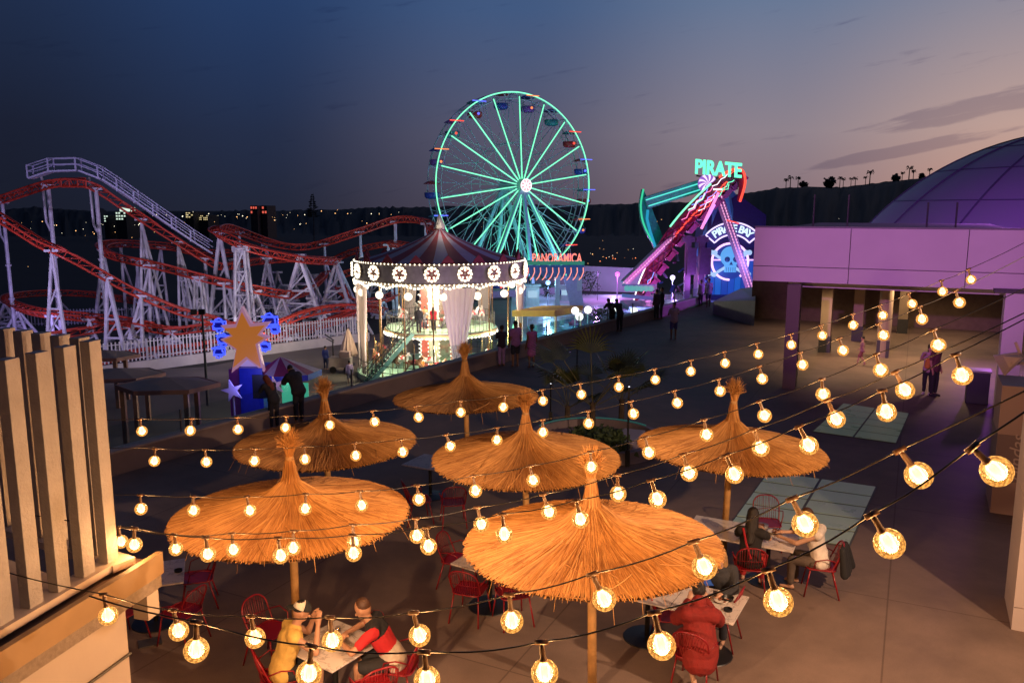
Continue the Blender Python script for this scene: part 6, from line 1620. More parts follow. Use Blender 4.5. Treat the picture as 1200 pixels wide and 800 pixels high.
# ---------------- left wing: slat screen, gutter, wall
def left_wing():
    h0 = 3.2; C0 = G(140,655,h0); Fd = (G(0,735,h0)-G(144,651,h0)).normalized(); Bd = (G(8,608,h0)-G(144,651,h0)).normalized()
    t = thing('slat_screen', 'beige vertical slat screen on the roof edge at the left', 'screen', tuple(C0))
    N_ = Vector((-Fd.y, Fd.x, 0));  N_ = N_ if N_.x > 0 else -N_
    nb = Vector((-Bd.y, Bd.x, 0))
    sp = .255; zt = 5.0; rzF = atan2(Fd.y,Fd.x); rzB = atan2(Bd.y,Bd.x)
    for k in range(9):
        p = C0+Fd*(sp*k+.04)-N_*.07; ztop = zt+random.uniform(-.006,.006); mb = MB(); mb.box((p.x,p.y,(h0+ztop)/2), (.12,.09,ztop-h0), rz=rzF); mb.build('slat', beige, t, bevel=.004)
    for k in range(1, 12):
        p = C0+Bd*(sp*k+.02); mb = MB(); mb.box((p.x,p.y,(h0+zt+.02*0)/2), (.12,.09,zt-h0), rz=rzF); mb.build('slat', beige, t, bevel=.004)
    mb = MB(); mb.bar(C0-N_*.07-Fd*.08+Vector((0,0,-.03)), C0+Fd*6-N_*.07+Vector((0,0,-.03)), .17, .06); mb.bar(C0-Bd*.06+Vector((0,0,-.035)), C0+Bd*6+Vector((0,0,-.035)), .20, .06); mb.build('base_rail', M('rail_beige', (.5,.40,.32), .5, var=.06), t)
    # roof slab under the screen, brown membrane strip, gutter trim
    tw = thing('roof_edge', 'brown roof edge with stucco faced gutter beam under the slat screen', 'roof', tuple(C0))
    o1 = G(179,650,3.1); outd = N_; e0 = Vector((o1.x,o1.y,0)); 
    e0 = (G(0,757,3.1)+G(179,650,3.1))/2; e0.z = 0; W0 = .20; c = Vector((C0.x,C0.y,0))
    e_far = -Fd*.24
    def strip(n0, n1, z0, z1, mat, nm, a0=e_far, L_=6.2, a1=None):
        mb = MB(); p = c+a0; q = c+Fd*L_
        mb.prism([p+N_*n0+Vector((0,0,z0)), q+N_*n0+Vector((0,0,z0)), q+N_*n1+Vector((0,0,z0)), p+N_*n1+Vector((0,0,z0))], (0,0,z1-z0)); fixn(mb.build(nm, mat, tw))
    strip(-.2, W0-.035, 3.0, 3.10, M('membrane_brown', (.16,.085,.055), .8, var=.15), 'membrane')
    strip(W0-.034, W0+.02, 3.0, 3.185, M('trim_ochre', (.28,.18,.09), .5, var=.1), 'trim', )
    strip(W0-.12, W0-.01, 2.88, 2.997, M('stucco_beige', (.38,.30,.23), .8, var=.15, scale=30, bump=1.0), 'gutter_beam')
    mb = MB(); p = c+e_far+N_*(W0-.08); mb.box(p+Fd*.12+Vector((0,0,2.77)), (.14,.14,.21), rz=rzF); mb.build('beam_end_block', M('block_cream', (.42,.35,.28), .6, var=.05), tw)
    # deck inside the screen corner (dark)
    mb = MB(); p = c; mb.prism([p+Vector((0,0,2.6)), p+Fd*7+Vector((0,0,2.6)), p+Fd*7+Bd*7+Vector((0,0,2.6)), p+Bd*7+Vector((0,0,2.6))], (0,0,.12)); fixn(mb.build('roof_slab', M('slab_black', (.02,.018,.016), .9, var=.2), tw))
    # wall below
    wl = thing('wing_wall', 'cream wall of the left wing under the gutter beam', 'wall', tuple(c+N_*(W0-.25)))
    q = G(101,745,2.3); s_ = (Vector((q.x,q.y,0))-c).dot(-Fd); 
    p0 = c-Fd*.0+N_*(W0-.14); aim = G(101,740,2.55); dd = (Vector((aim.x,aim.y,0))-p0).dot(Fd); p0 = p0+Fd*dd
    mb = MB(); mb.prism([p0, p0+Fd*6, p0+Fd*6+Bd*6, p0+Bd*6], (0,0,2.875)); fixn(mb.build('wall', M('wing_cream', (.44,.36,.29), .65, var=.06, scale=1.2, bump=.1), wl))
    mb = MB(); a = p0+N_*.02+Vector((0,0,2.42)); mb.tube([a, a+Fd*1.2+Vector((0,0,.02)), a+Fd*3+Vector((0,0,.0))], .012, 6); mb.build('cable_run', cable_mat, wl)
    return c, Fd, Bd, N_
LW = left_wing()

# ---------------- floodlight on the right building (outside the frame) and the purple washers
def big_flood(p, tgt, col, power, label, spot=120, r=.12, size=.35):
    p = Vector(p); d = (Vector(tgt)-p).normalized(); t = thing('floodlight', label, 'lamp', tuple(p), group='building floodlights')
    mb = MB(); mb.bar(p-d*.14, p-d*.04, size, size*.8); mb.build('lamp_head', black_metal, t); mb = MB(); mb.bar(p-d*.14, p-d*.14+Vector((.2,-.2,-.3)), .05, .05); mb.build('bracket', black_metal, t)
    lamp('flood_beam', 'SPOT', p, col, power, t, r, tgt, spot, .8)
big_flood((8.0,4.6,5.9), (.6,10.5,.2), (1,.62,.38), 3600, 'warm floodlight high on the wall right of the camera', 104, .10)
big_flood((-2.3,4.5,2.9), (1.2,9.0,0), (1,.60,.34), 1300, 'warm wall light on an arm below the slat screen', 105, .08, .2)
big_flood((-6,-2.5,9.2), PA+U*4.6+Vector((0,0,4.6)), (.70,.22,.80), 25000, 'purple floodlight above the camera aimed at the pavilion fascia', 21, .2)
0 and big_flood((-1.5,-2.5,8.4), (1.0,26,0), (.30,.10,.60), 1100, 'blue violet floodlight above the camera aimed at the far terrace', 70, .3)
# ================================================================== STRING LIGHTS
rows = [
 ([(166.4,505),(223,504.4),(279,503),(334.5,501),(386.4,498),(439.2,494),(490.6,488.8),(540,483),(589.8,477),(636.3,469.5),(681.3,462),(725.2,453.4),(768,444.8),(809.5,435),(849.8,425.5),(888.7,415),(927.4,404),(963.7,393),(999.8,381),(1034.5,369.4),(1069,356),(1104.6,341.6),(1138,327.8)], 12.3, 11.2, 'highest and farthest string'),
 ([(181,540),(242,541),(298.2,540),(357.5,538),(417,533.8),(472.1,529.4),(527.8,522.8),(582.5,515.5),(636.3,506.5),(689.8,496),(742.4,484.7),(793.8,472),(844,458),(893.3,443.8),(940.6,427.4),(988,410.6),(1035.4,392.8),(1080.5,374),(1124.4,354.5)], 12.8, 13.2, 'second string from the far side'),
 ([(165.3,596),(226.9,598),(293,598),(357.8,596),(424,592),(491,584.8),(557.3,575),(624.8,562.5),(693,547),(760.5,530),(828,509.3),(896,486.8),(964.5,461.8),(1032,433.6),(1099.6,404.5)], 14.4, 17.2, 'third string from the far side'),
 ([(142,634.3),(206.3,642.8),(273.5,644),(343.8,642),(415,634.6),(488.8,627.5),(564,613.8),(643.3,599.3),(724.4,578.5),(807.5,554),(891.5,524.8),(980,491),(1060.6,457)], 15.8, 21.5, 'middle string'),
 ([(157.5,638),(243.8,649),(329,650.8),(414.5,648),(502.3,640),(591,626),(680.2,608.2),(770.6,584.8),(860.8,555.8),(948,522),(1038.9,483),(1127.7,440)], 18.0, 22.8, 'third string from the near side'),
 ([(126.8,721),(209.5,738.8),(299,747),(389.4,750.6),(491.8,744),(600,727.5),(708,701.8),(825.6,663.9),(943.5,614),(1076.6,556.8)], 22.0, 32.0, 'second string from the near side'),
 ([(230,761),(362,789),(500.5,796),(638.2,788),(775.3,756),(912,704.6),(1042,636.5),(1168,552)], 29.0, 36.5, 'nearest string'),
]
def glow_glass():
    m, n, L = NG('bulb_globe_glass')
    tr = n('ShaderNodeBsdfTransparent'); tr.inputs[0].default_value = (1,.82,.55,1)
    gl = n('ShaderNodeBsdfGlossy'); gl.inputs['Roughness'].default_value = .08
    em = n('ShaderNodeEmission'); em.inputs[0].default_value = (1,.44,.10,1)
    t = n('ShaderNodeTexCoord'); v = n('ShaderNodeTexVoronoi'); L(t.outputs['Object'], v.inputs['Vector']); v.inputs['Scale'].default_value = 75; v.inputs['Randomness'].default_value = 1
    mr = n('ShaderNodeMapRange'); L(v.outputs['Distance'], mr.inputs[0]); mr.inputs[1].default_value = .1; mr.inputs[2].default_value = .6; mr.inputs[3].default_value = 2.6; mr.inputs[4].default_value = .55
    L(mr.outputs[0], em.inputs[1])
    fr = n('ShaderNodeFresnel'); fr.inputs[0].default_value = 1.45
    # thin glass gathers more of the glow towards its rim, as real glass does
    a = n('ShaderNodeMath'); a.operation = 'MULTIPLY_ADD'; L(fr.outputs[0], a.inputs[0]); a.inputs[1].default_value = .9; a.inputs[2].default_value = .38; a.use_clamp = True
    m1 = n('ShaderNodeMixShader'); L(a.outputs[0], m1.inputs[0]); L(tr.outputs[0], m1.inputs[1]); L(em.outputs[0], m1.inputs[2])
    m2 = n('ShaderNodeMixShader'); m2.inputs[0].default_value = .06; L(m1.outputs[0], m2.inputs[1]); L(gl.outputs[0], m2.inputs[2])
    o = n('ShaderNodeOutputMaterial'); L(m2.outputs[0], o.inputs[0]); m.cycles.emission_sampling = 'NONE'
    return m
globe_m = glow_glass(); filament_m = EM('filament_glow', (1,.62,.30), 16)
filament_m.cycles.emission_sampling = 'NONE'
RB = .0625
def core_mat():
    m, n, L = NG('bulb_core_glow'); tr = n('ShaderNodeBsdfTransparent'); em = n('ShaderNodeEmission'); em.inputs[0].default_value = (1,.72,.40,1); em.inputs[1].default_value = 5.0
    lw = n('ShaderNodeLayerWeight'); lw.inputs[0].default_value = .5; iv = n('ShaderNodeMath'); iv.operation = 'SUBTRACT'; iv.inputs[0].default_value = 1; L(lw.outputs['Facing'], iv.inputs[1])
    pw = n('ShaderNodeMath'); pw.operation = 'POWER'; L(iv.outputs[0], pw.inputs[0]); pw.inputs[1].default_value = 2.2
    mx = n('ShaderNodeMixShader'); L(pw.outputs[0], mx.inputs[0]); L(tr.outputs[0], mx.inputs[1]); L(em.outputs[0], mx.inputs[2]); o = n('ShaderNodeOutputMaterial'); L(mx.outputs[0], o.inputs[0]); m.cycles.emission_sampling = 'NONE'; return m
mb = MB(); mb.sphere((0,0,-.112), .040, 16, 12, (1,1,1.2)); c_me = mb.build('glow_core', core_mat(), smooth=True)
mb = MB(); mb.sphere((0,0,-.055-RB), RB, 20, 14); g_me = mb.build('bulb', globe_m, smooth=True)
mb = MB(); mb.lathe([(0,.03),(.010,.024),(.013,.0),(.014,-.045),(.019,-.054),(.017,-.064),(0,-.064)], (0,0,0), 12); mb.cyl((-.03,0,.028), (.03,0,.028), .013, n=8); s_me = fixn(mb.build('socket', M('socket_brown', (.10,.05,.022), .4, var=.1), smooth=True))
mb = MB()
for k in range(4):
    a = k*pi/2; mb.tube([(.008*cos(a),.008*sin(a),-.065),(.020*cos(a),.020*sin(a),-.085),(.020*cos(a+.5),.020*sin(a+.5),-.145),(.004*cos(a),.004*sin(a),-.155)], .0055, 4)
mb.sphere((0,0,-.115), .010, 8, 6, (1,1,2.0))
f_me = mb.build('filament', filament_m)
first = True; bl = bpy.data.lights.new('bulb_light', 'POINT'); bl.color = (1,.56,.27); bl.energy = 34; bl.shadow_soft_size = .05
for ri, (pts, d0, d1, nm) in enumerate(rows):
    x0, x1 = pts[0][0], pts[-1][0]; P = []
    for (px, py) in pts:
        f = (px-x0)/(x1-x0); d = d0+(d1-d0)*f; P.append((px,py,.125*F/d))
    cpos = [Wp(*p) for p in P]     # globe centres
    t = thing('string_light', 'string of glowing globe bulbs across the terrace, the '+nm, 'string light', tuple(cpos[0]), group='bulb strings over the terrace')
    heads = []
    for i, c in enumerate(cpos):
        a = cpos[max(0,i-1)]; b = cpos[min(len(cpos)-1,i+1)]; d = (b-a).normalized()
        up = Vector((0,0,1)); up = (up-d*up.dot(d)*.85).normalized(); x = (d-up*d.dot(up)).normalized(); y = up.cross(x)
        random.seed(ri*100+i); up = (up+y*random.gauss(0,.09)+x*random.gauss(0,.10)).normalized(); x = (x-up*x.dot(up)).normalized(); y = up.cross(x)
        R = Matrix((x,y,up)).transposed(); head = c+up*(.055+RB)
        heads.append(head+up*.03)
        M4 = ROOT[t.name].inverted() @ (Matrix.Translation(head) @ R.to_4x4())
        c_ = c_me if first else c_me.copy(); g = g_me if first else g_me.copy(); s_ = s_me if first else s_me.copy(); f_ = f_me if first else f_me.copy()
        for o in (g,s_,f_,c_):
            if not first: COL.objects.link(o)
        g.parent = t; g.matrix_local = M4; s_.parent = g; f_.parent = g; c_.parent = g; first = False
        lo = bpy.data.objects.new('bulb_light', bl); COL.objects.link(lo); lo.parent = g; lo.location = (0,0,-.115)
    # cable on, beyond both ends
    e0 = heads[0]+(heads[0]-heads[1])*1.0+(Vector((0,0,.02))); e1 = heads[-1]+(heads[-1]-heads[-2])*2.2+Vector((0,0,.05))
    if ri < 6: e0 = heads[0]+(heads[0]-heads[1])*(3.0 if ri < 3 else 1.6)
    path = [e0]+heads+[e1]; mb = MB(); cp = catmull(path, 5)
    # slight sag between sockets
    k = 5; cp2 = []
    for i, p in enumerate(cp): f = (i % k)/k; cp2.append(p-Vector((0,0,.012*sin(pi*f))))
    mb.tube(cp2, .0042, 6); mb.build('cable', cable_mat, t, smooth=True)

# ================================================================== PEOPLE
def ell(mb, c, r, sx, sy, sz, R=None): mb.sphere(c, r, 16, 12, (sx,sy,sz), R)
def person(loc, rz, label, pose, skin=skin1, hair=hair_dark, clothes=(), h=1.72, vox=.02, hands=False, hairstyle='short', extra=None, group=None, lumps=None):
    """local frame: +y is where the body faces; pose gives joint positions in metres"""
    t = thing('person', label, 'person', tuple(loc), rz, group); k = h/1.72
    J = dict(pose); V3 = lambda n: Vector(J[n])*k
    X = Vector((1,0,0))
    sh = (V3('shR')-V3('shL')).normalized()
    hd = V3('head'); nk = V3('neck'); ch = V3('chest'); pv = V3('pelvis')
    look = Vector(J.get('look', (0,1,0))).normalized(); hup = (hd-nk).normalized(); 
    hy = (look-hup*look.dot(hup)).normalized(); hx = hy.cross(hup).normalized(); HR = Matrix((hx,hy,hup)).transposed()
    def torso(mb, g=0.0, low=True):
        hip = (V3('hipR')-V3('hipL')).normalized()
        limb(mb, pv, pv.lerp(ch,.45), .115*k+g, .105*k+g, 16, wide=(hip,1.35)); limb(mb, pv.lerp(ch,.4), ch, .105*k+g, .125*k+g, 16, wide=(sh,1.30))
        limb(mb, V3('shL').lerp(ch,.12), V3('shR').lerp(ch,.12), .068*k+g, .068*k+g, 12); limb(mb, ch, ch.lerp(nk,.55), .12*k+g, .075*k+g, 14, wide=(sh,1.25))
        if low: limb(mb, V3('hipL'), V3('hipR'), .095*k+g, .095*k+g, 12)
    mb = MB(); torso(mb)
    limb(mb, nk-hup*.03*k, hd-hup*.06*k, .056*k, .052*k, 12)
    ell(mb, hd+hup*.015*k-hy*.01*k, .1*k, .80,.98,1.12, HR); ell(mb, hd-hup*.055*k+hy*.025*k, .066*k, .88,1.0,1.0, HR)
    limb(mb, hd-hup*.0*k+hy*.085*k, hd-hup*.03*k+hy*.112*k, .010*k, .016*k, 8)
    for s_ in (-1,1): ell(mb, hd+hx*s_*.082*k-hup*.012*k-hy*.0*k, .028*k, .35,.7,1.1, HR)
    ell(mb, hd-hup*.072*k+hy*.082*k, .020*k, 1.4,.6,.5, HR)
    for s_ in ('L','R'):
        a, e, w_ = V3('sh'+s_), V3('el'+s_), V3('wr'+s_); limb(mb, a, e, .052*k, .041*k); limb(mb, e, w_, .042*k, .028*k)
        d = (w_-e).normalized(); hv = Vector(J['hand'+s_]).normalized() if 'hand'+s_ in J else d; sgn = 1 if s_ == 'R' else -1
        sd = hv.cross(Vector((0,0,1))); sd = sd.normalized() if sd.length > .1 else X
        limb(mb, w_, w_+hv*.07*k, .026*k, .032*k, 10, wide=(sd,1.35)); b = w_+hv*.095*k
        dn = sd.cross(hv).normalized(); dn = dn if dn.z < 0 else -dn
        for j, (o_, L_) in enumerate(((-.03,.062),(-.010,.072),(.010,.068),(.030,.054))):
            p0 = b+sd*o_*k; p1 = p0+hv*L_*.55*k+dn*.008*k; p2 = p1+(hv*.6+dn*.8)*L_*.45*k; r = .0098*k if hands else .012*k
            limb(mb, p0-hv*.02*k, p1, r, r*.95, 8); limb(mb, p1, p2, r*.95, r*.8, 8)
        th = w_+hv*.03*k-sd*sgn*.034*k; limb(mb, th, th+hv*.032*k-sd*sgn*.028*k, .012*k, .010*k, 8); limb(mb, th+hv*.032*k-sd*sgn*.028*k, th+hv*.062*k-sd*sgn*.030*k+dn*.01*k, .010*k, .008*k, 8)
        a, e, w_ = V3('hip'+s_), V3('kn'+s_), V3('an'+s_); limb(mb, a, e, .085*k, .055*k, 14); limb(mb, e, w_, .056*k, .036*k, 12); limb(mb, e.lerp(w_,.15)-Vector((0,.012,0)), e.lerp(w_,.45)-Vector((0,.015,0)), .045*k, .045*k)
        tv = Vector(J.get('toe'+s_, (0,1,0))).normalized(); limb(mb, w_-Vector((0,0,.035*k))-tv*.03*k, w_+tv*.15*k-Vector((0,0,.052*k)), .036*k, .026*k, 10)
    body = blob_mesh('body', mb, vox, skin, t, 3)
    # eyes
    if hands:
        for s_ in (-1,1):
            mb = MB(); ell(mb, hd+hx*s_*.033*k+hup*.005*k+hy*.087*k, .012*k, 1,.6,.7, HR); mb.build('eye', M('eye_dark', (.03,.02,.015), .3, var=0), body, local=True)
    for c in clothes:
        kind, mat = c[0], c[1]; mb = MB(); nm = kind
        if kind in ('shirt','tshirt','tank','jacket','long_dress_top'):
            limb(mb, pv-Vector((0,0,.03)), pv.lerp(ch,.3), .150*k, .140*k, 16, wide=((V3('hipR')-V3('hipL')).normalized(),1.25)); torso(mb, .020*k if kind != 'jacket' else .045*k, low=True)
            f = {'shirt':1.0,'tshirt':.62,'tank':.12,'jacket':1.0}.get(kind,.5)
            for s_ in ('L','R'):
                a, e, w_ = V3('sh'+s_), V3('el'+s_), V3('wr'+s_)
                if kind == 'tank': limb(mb, a.lerp(nk,.25), a.lerp(ch,.4), .058*k, .058*k); continue
                g = .018*k if kind != 'jacket' else .038*k
                limb(mb, a, a.lerp(e, min(1,f)), .052*k+g, .047*k+g)
                if f >= 1: limb(mb, e, e.lerp(w_,.85), .045*k+g, .036*k+g)
            if kind == 'jacket': limb(mb, nk-hup*.01, nk+hup*.05-hy*.03, .085*k, .095*k)
        elif kind in ('trousers','shorts','jeans'):
            f = 1.0 if kind != 'shorts' else .0
            limb(mb, V3('hipL'), V3('hipR'), .112*k, .112*k); limb(mb, pv, pv.lerp(ch,.1), .128*k, .12*k, 14, wide=(X,1.25))
            for s_ in ('L','R'):
                a, e, w_ = V3('hip'+s_), V3('kn'+s_), V3('an'+s_); limb(mb, a, a.lerp(e, 1 if f else .85), .102*k, .074*k if f else .088*k)
                if f: limb(mb, e, e.lerp(w_,.9), .074*k, .055*k)
        elif kind in ('dress','skirt'):
            b = (V3('knL')+V3('knR'))/2; top_ = ch if kind == 'dress' else pv.lerp(ch,.25)
            if kind == 'dress': torso(mb, .022*k)
            limb(mb, pv.lerp(ch,.3), pv.lerp(b,.80), .12*k, .155*k, 18, wide=(X,1.2))
        elif kind == 'long_skirt':
            b = (V3('anL')+V3('anR'))/2; limb(mb, pv, pv.lerp(b,.45), .15*k, .17*k, 18, wide=(X,1.2)); limb(mb, pv.lerp(b,.4), pv.lerp(b,.85), .17*k, .14*k, 18, wide=(X,1.2))
        elif kind == 'wrap':       # wide wool coat falling over the seat
            torso(mb, .04*k); limb(mb, ch, pv-Vector((0,.03,-.02)), .16*k, .19*k, 18, wide=(X,1.2)); limb(mb, pv, pv-Vector((0,.08,.12)), .19*k, .17*k, 18, wide=(X,1.3)); limb(mb, nk-hup*.02, nk+hup*.02-hy*.05, .09*k, .10*k)
            for s_ in ('L','R'):
                a, e, w_ = V3('sh'+s_), V3('el'+s_), V3('wr'+s_); limb(mb, a, e, .085*k, .10*k); limb(mb, e, w_, .09*k, .06*k); limb(mb, V3('hip'+s_), V3('kn'+s_), .14*k, .13*k); limb(mb, V3('kn'+s_), V3('kn'+s_)-Vector((0,-.02,.22)), .12*k, .13*k)
        elif kind == 'shoes':
            for s_ in ('L','R'):
                w_ = V3('an'+s_); tv = Vector(J.get('toe'+s_, (0,1,0))).normalized(); limb(mb, w_-Vector((0,0,.035*k))-tv*.035*k, w_+tv*.16*k-Vector((0,0,.05*k)), .046*k, .034*k, 12)
        if len(c) > 2 and c[2] == 'lower':     # second colour worn over the lower half
            pass
        o = blob_mesh(nm, mb, vox if vox > .015 else .012, mat, t, 2, folds={'wrap':.011,'jacket':.010,'dress':.010}.get(kind,.008)*k if kind != 'shoes' else 0)
    # hair
    mb = MB()
    if hairstyle == 'short': ell(mb, hd+hup*.042*k-hy*.030*k, .104*k, .84,.92,.98, HR)
    elif hairstyle == 'crop': ell(mb, hd+hup*.040*k-hy*.028*k, .0985*k, .83,.92,.98, HR)
    elif hairstyle == 'long':
        ell(mb, hd+hup*.03*k-hy*.02*k, .108*k, .88,1.0,1.05, HR); limb(mb, hd-hy*.055*k, nk-hy*.085*k-hup*.12*k, .085*k, .095*k, 14, wide=(hx,1.15)); limb(mb, nk-hy*.085*k-hup*.1*k, ch.lerp(pv,.25)-hy*.13*k, .09*k, .05*k, 12, wide=(hx,1.2))
    elif hairstyle == 'bun': ell(mb, hd+hup*.03*k-hy*.02*k, .105*k, .86,.98,1.02, HR); ell(mb, hd+hup*.09*k-hy*.09*k, .05*k, 1,1,1, HR)
    if hairstyle != 'none': blob_mesh('hair', mb, max(.011, vox*.7), hair, body, 2)
    if extra: extra(t, body, V3, HR, hd, hx, hy, hup, k)
    return t

STAND = dict(pelvis=(0,0,.93), chest=(0,.0,1.30), neck=(0,-.01,1.47), head=(0,.01,1.62), shL=(-.18,0,1.40), shR=(.18,0,1.40), elL=(-.22,-.02,1.12), elR=(.22,-.02,1.12), wrL=(-.23,.06,.88), wrR=(.23,.06,.88),
   hipL=(-.09,0,.90), hipR=(.09,0,.90), knL=(-.10,.02,.50), knR=(.10,.02,.50), anL=(-.10,0,.09), anR=(.10,0,.09))
def mod(base, **kw): d = dict(base); d.update(kw); return d
LEAN = mod(STAND, chest=(0,.14,1.24), neck=(0,.24,1.36), head=(0,.32,1.47), shL=(-.18,.2,1.32), shR=(.18,.2,1.32), elL=(-.2,.36,1.13), elR=(.2,.36,1.13), wrL=(-.08,.52,1.14), wrR=(.08,.52,1.14), pelvis=(0,-.02,.92), hipL=(-.09,-.02,.9), hipR=(.09,-.02,.9))
PHONE = mod(STAND, elR=(.24,.10,1.20), wrR=(.12,.28,1.40), elL=(-.22,.12,1.16), wrL=(-.10,.28,1.34))
WALK = mod(STAND, knL=(-.10,.16,.52), anL=(-.10,.22,.10), knR=(.10,.02,.50), anR=(.10,-.22,.12), wrL=(-.22,-.12,.92), wrR=(.22,.2,.95))
SIT = dict(pelvis=(0,0,.54), chest=(0,.05,.90), neck=(0,.07,1.07), head=(0,.10,1.22), shL=(-.18,.05,1.00), shR=(.18,.05,1.00), elL=(-.24,.14,.78), elR=(.24,.14,.78), wrL=(-.14,.36,.80), wrR=(.14,.36,.80),
   hipL=(-.10,0,.52), hipR=(.10,0,.52), knL=(-.14,.42,.50), knR=(.14,.42,.50), anL=(-.14,.42,.09), anR=(.14,.40,.09))

cl = lambda n, c, **k_: M('cloth_'+n, c, .85, var=.12, scale=14, bump=.35, **k_)
# --- two men at the front table
f1 = radians(30)
def toward(a, b): d = b-a; return atan2(d.y, d.x)-pi/2
p1 = Vector((TA.x-.60, TA.y-.22, 0)); p2 = Vector((TA.x+.74, TA.y+.02, 0))
def cap_extra(t, body, V3, HR, hd, hx, hy, hup, k):
    c = hd+hup*.045*k-hy*.01*k
    for nm, s_, m_ in (('cap_back', -1, cl('cap_cream', (.68,.60,.48))), ('cap_front', 1, cl('cap_black', (.02,.02,.02)))):
        mb = MB(); vs = []; n = 18; rows_ = 8
        for j in range(rows_+1):
            ph = pi/2*j/rows_
            for i in range(n+1):
                a = (-pi+pi*i/n) if s_ < 0 else (pi*i/n); vs.append(c+(hx*cos(a)*.094+hy*sin(a)*.112)*k*cos(ph)+hup*(sin(ph)*.10-.01)*k)
        fs = [(j*(n+1)+i, j*(n+1)+i+1, (j+1)*(n+1)+i+1, (j+1)*(n+1)+i) for j in range(rows_) for i in range(n)]
        mb.add(vs, fs); o = mb.build(nm, m_, body, local=True, smooth=True); sd = o.modifiers.new('s','SOLIDIFY'); sd.thickness = .006
    mb = MB(); pts = [c-hy*.10*k+hx*q*.07*k-hup*.015*k for q in (-1,0,1)]; mb.prism([pts[0]+hy*.02, pts[0]-hy*.055*k-hup*.03*k, pts[1]-hy*.085*k-hup*.035*k, pts[2]-hy*.055*k-hup*.03*k, pts[2]+hy*.02], hup*.008); fixn(mb.build('cap_brim', cl('cap_black', (0,0,0)), body, local=True))
person(p1, toward(p1, Vector((TA.x,TA.y,0)))+.1, 'man in a yellow sleeveless shirt and backwards black and cream cap at the front table',
  mod(SIT, chest=(0,.13,.90), neck=(0,.20,1.06), head=(.0,.27,1.20), shL=(-.19,.14,.99), shR=(.19,.14,.99), elL=(-.24,.38,.80), wrL=(-.10,.42,1.04), elR=(.26,.36,.79), wrR=(.06,.44,1.03), handL=(.3,.2,1), handR=(-.3,.2,1), look=(.1,1,-.1)),
  skin1, hair_dark, [('tank', cl('mustard', (.62,.40,.10))), ('shorts', cl('black_short', (.02,.02,.022)))], 1.76, .011, True, 'crop', cap_extra)
def band_extra(t, body, V3, HR, hd, hx, hy, hup, k):
    # black upper panel on the red shirt and a beard
    sh_m = [o for o in t.children if o.name.startswith('tshirt')][0]; pv_, nk_ = V3('pelvis'), V3('neck'); axd = (nk_-pv_); L_ = axd.length; axd.normalize()
    sh_m.data.materials.append(cl('yoke_black', (.015,.015,.018))); sh_m.data.materials.append(cl('hem_cream', (.55,.47,.38)))
    for p in sh_m.data.polygons:
        d_ = p.center-pv_; s_ = d_.dot(axd)/L_; r_ = (d_-axd*d_.dot(axd)).length
        if s_ > .66 and r_ < .23: p.material_index = 1
        elif s_ < .30 and r_ < .26: p.material_index = 2
    mb = MB(); ell(mb, hd-hup*.075*k+hy*.035*k, .062*k, .95,1.0,.75, HR); blob_mesh('beard', mb, .010, M('beard_brown', (.10,.045,.02), .8, var=.3, scale=60), body, 1)
person(p2, toward(p2, Vector((TA.x,TA.y,0))), 'bearded man in a red and black short sleeved shirt leaning on the front table',
  mod(SIT, chest=(0,.20,.88), neck=(0,.30,1.02), head=(.02,.37,1.15), shL=(-.20,.23,.97), shR=(.20,.23,.97), elL=(-.34,.45,.80), wrL=(-.10,.62,.80), elR=(.34,.42,.80), wrR=(.08,.58,.82), handL=(.9,.3,0), handR=(-.9,.3,0), look=(.15,1,.0)),
  skin1, M('hair_brown', (.06,.025,.012), .6, var=.3, scale=50), [('tshirt', cl('red', (.50,.02,.025))), ('shorts', cl('black_short', (0,0,0))), ('shoes', cl('shoe_black',(.02,.02,.02)))], 1.78, .011, True, 'crop', band_extra)
# --- red coat person
rcp = Vector((red_c.x+.03, red_c.y-.08, 0)); tg = Vector((TE.x, TE.y, 0))
person(rcp, toward(rcp, tg)+.25, 'person in a large red coat and sandals seen from behind at the near right table',
  mod(SIT, chest=(0,.12,.90), neck=(0,.20,1.06), head=(0,.27,1.20), elL=(-.26,.3,.80), wrL=(-.10,.46,.95), elR=(.26,.30,.80), wrR=(.10,.46,.98), handL=(.2,.3,1), handR=(-.2,.3,1), anR=(.22,.62,.12), anL=(-.05,-.05,.09), knL=(-.15,.40,.49), look=(.2,1,-.1)),
  skin2, hair_dark, [('wrap', cl('red_coat', (.22,.013,.010)))], 1.70, .013, True, 'bun')
# --- companion opposite, mostly hidden: blond arm over the table
cp = Vector((TE.x, TE.y, 0))+ (Vector((TE.x,TE.y,0))-rcp).normalized()*.62+Vector((.10,.05,0))
person(cp, toward(cp, tg), 'fair haired person in a dark top facing the red coat across the table',
  mod(SIT, chest=(0,.10,.90), neck=(0,.15,1.06), head=(0,.18,1.20), elR=(.28,.30,.80), wrR=(.12,.55,.80), elL=(-.25,.28,.80), wrL=(-.12,.48,.80)),
  skin2, M('hair_blond', (.35,.2,.08), .6, var=.3, scale=50), [('shirt', cl('dark_top', (.03,.03,.035))), ('trousers', cl('dark_trs', (.03,.03,.04)))], 1.68, .014, True, 'long')
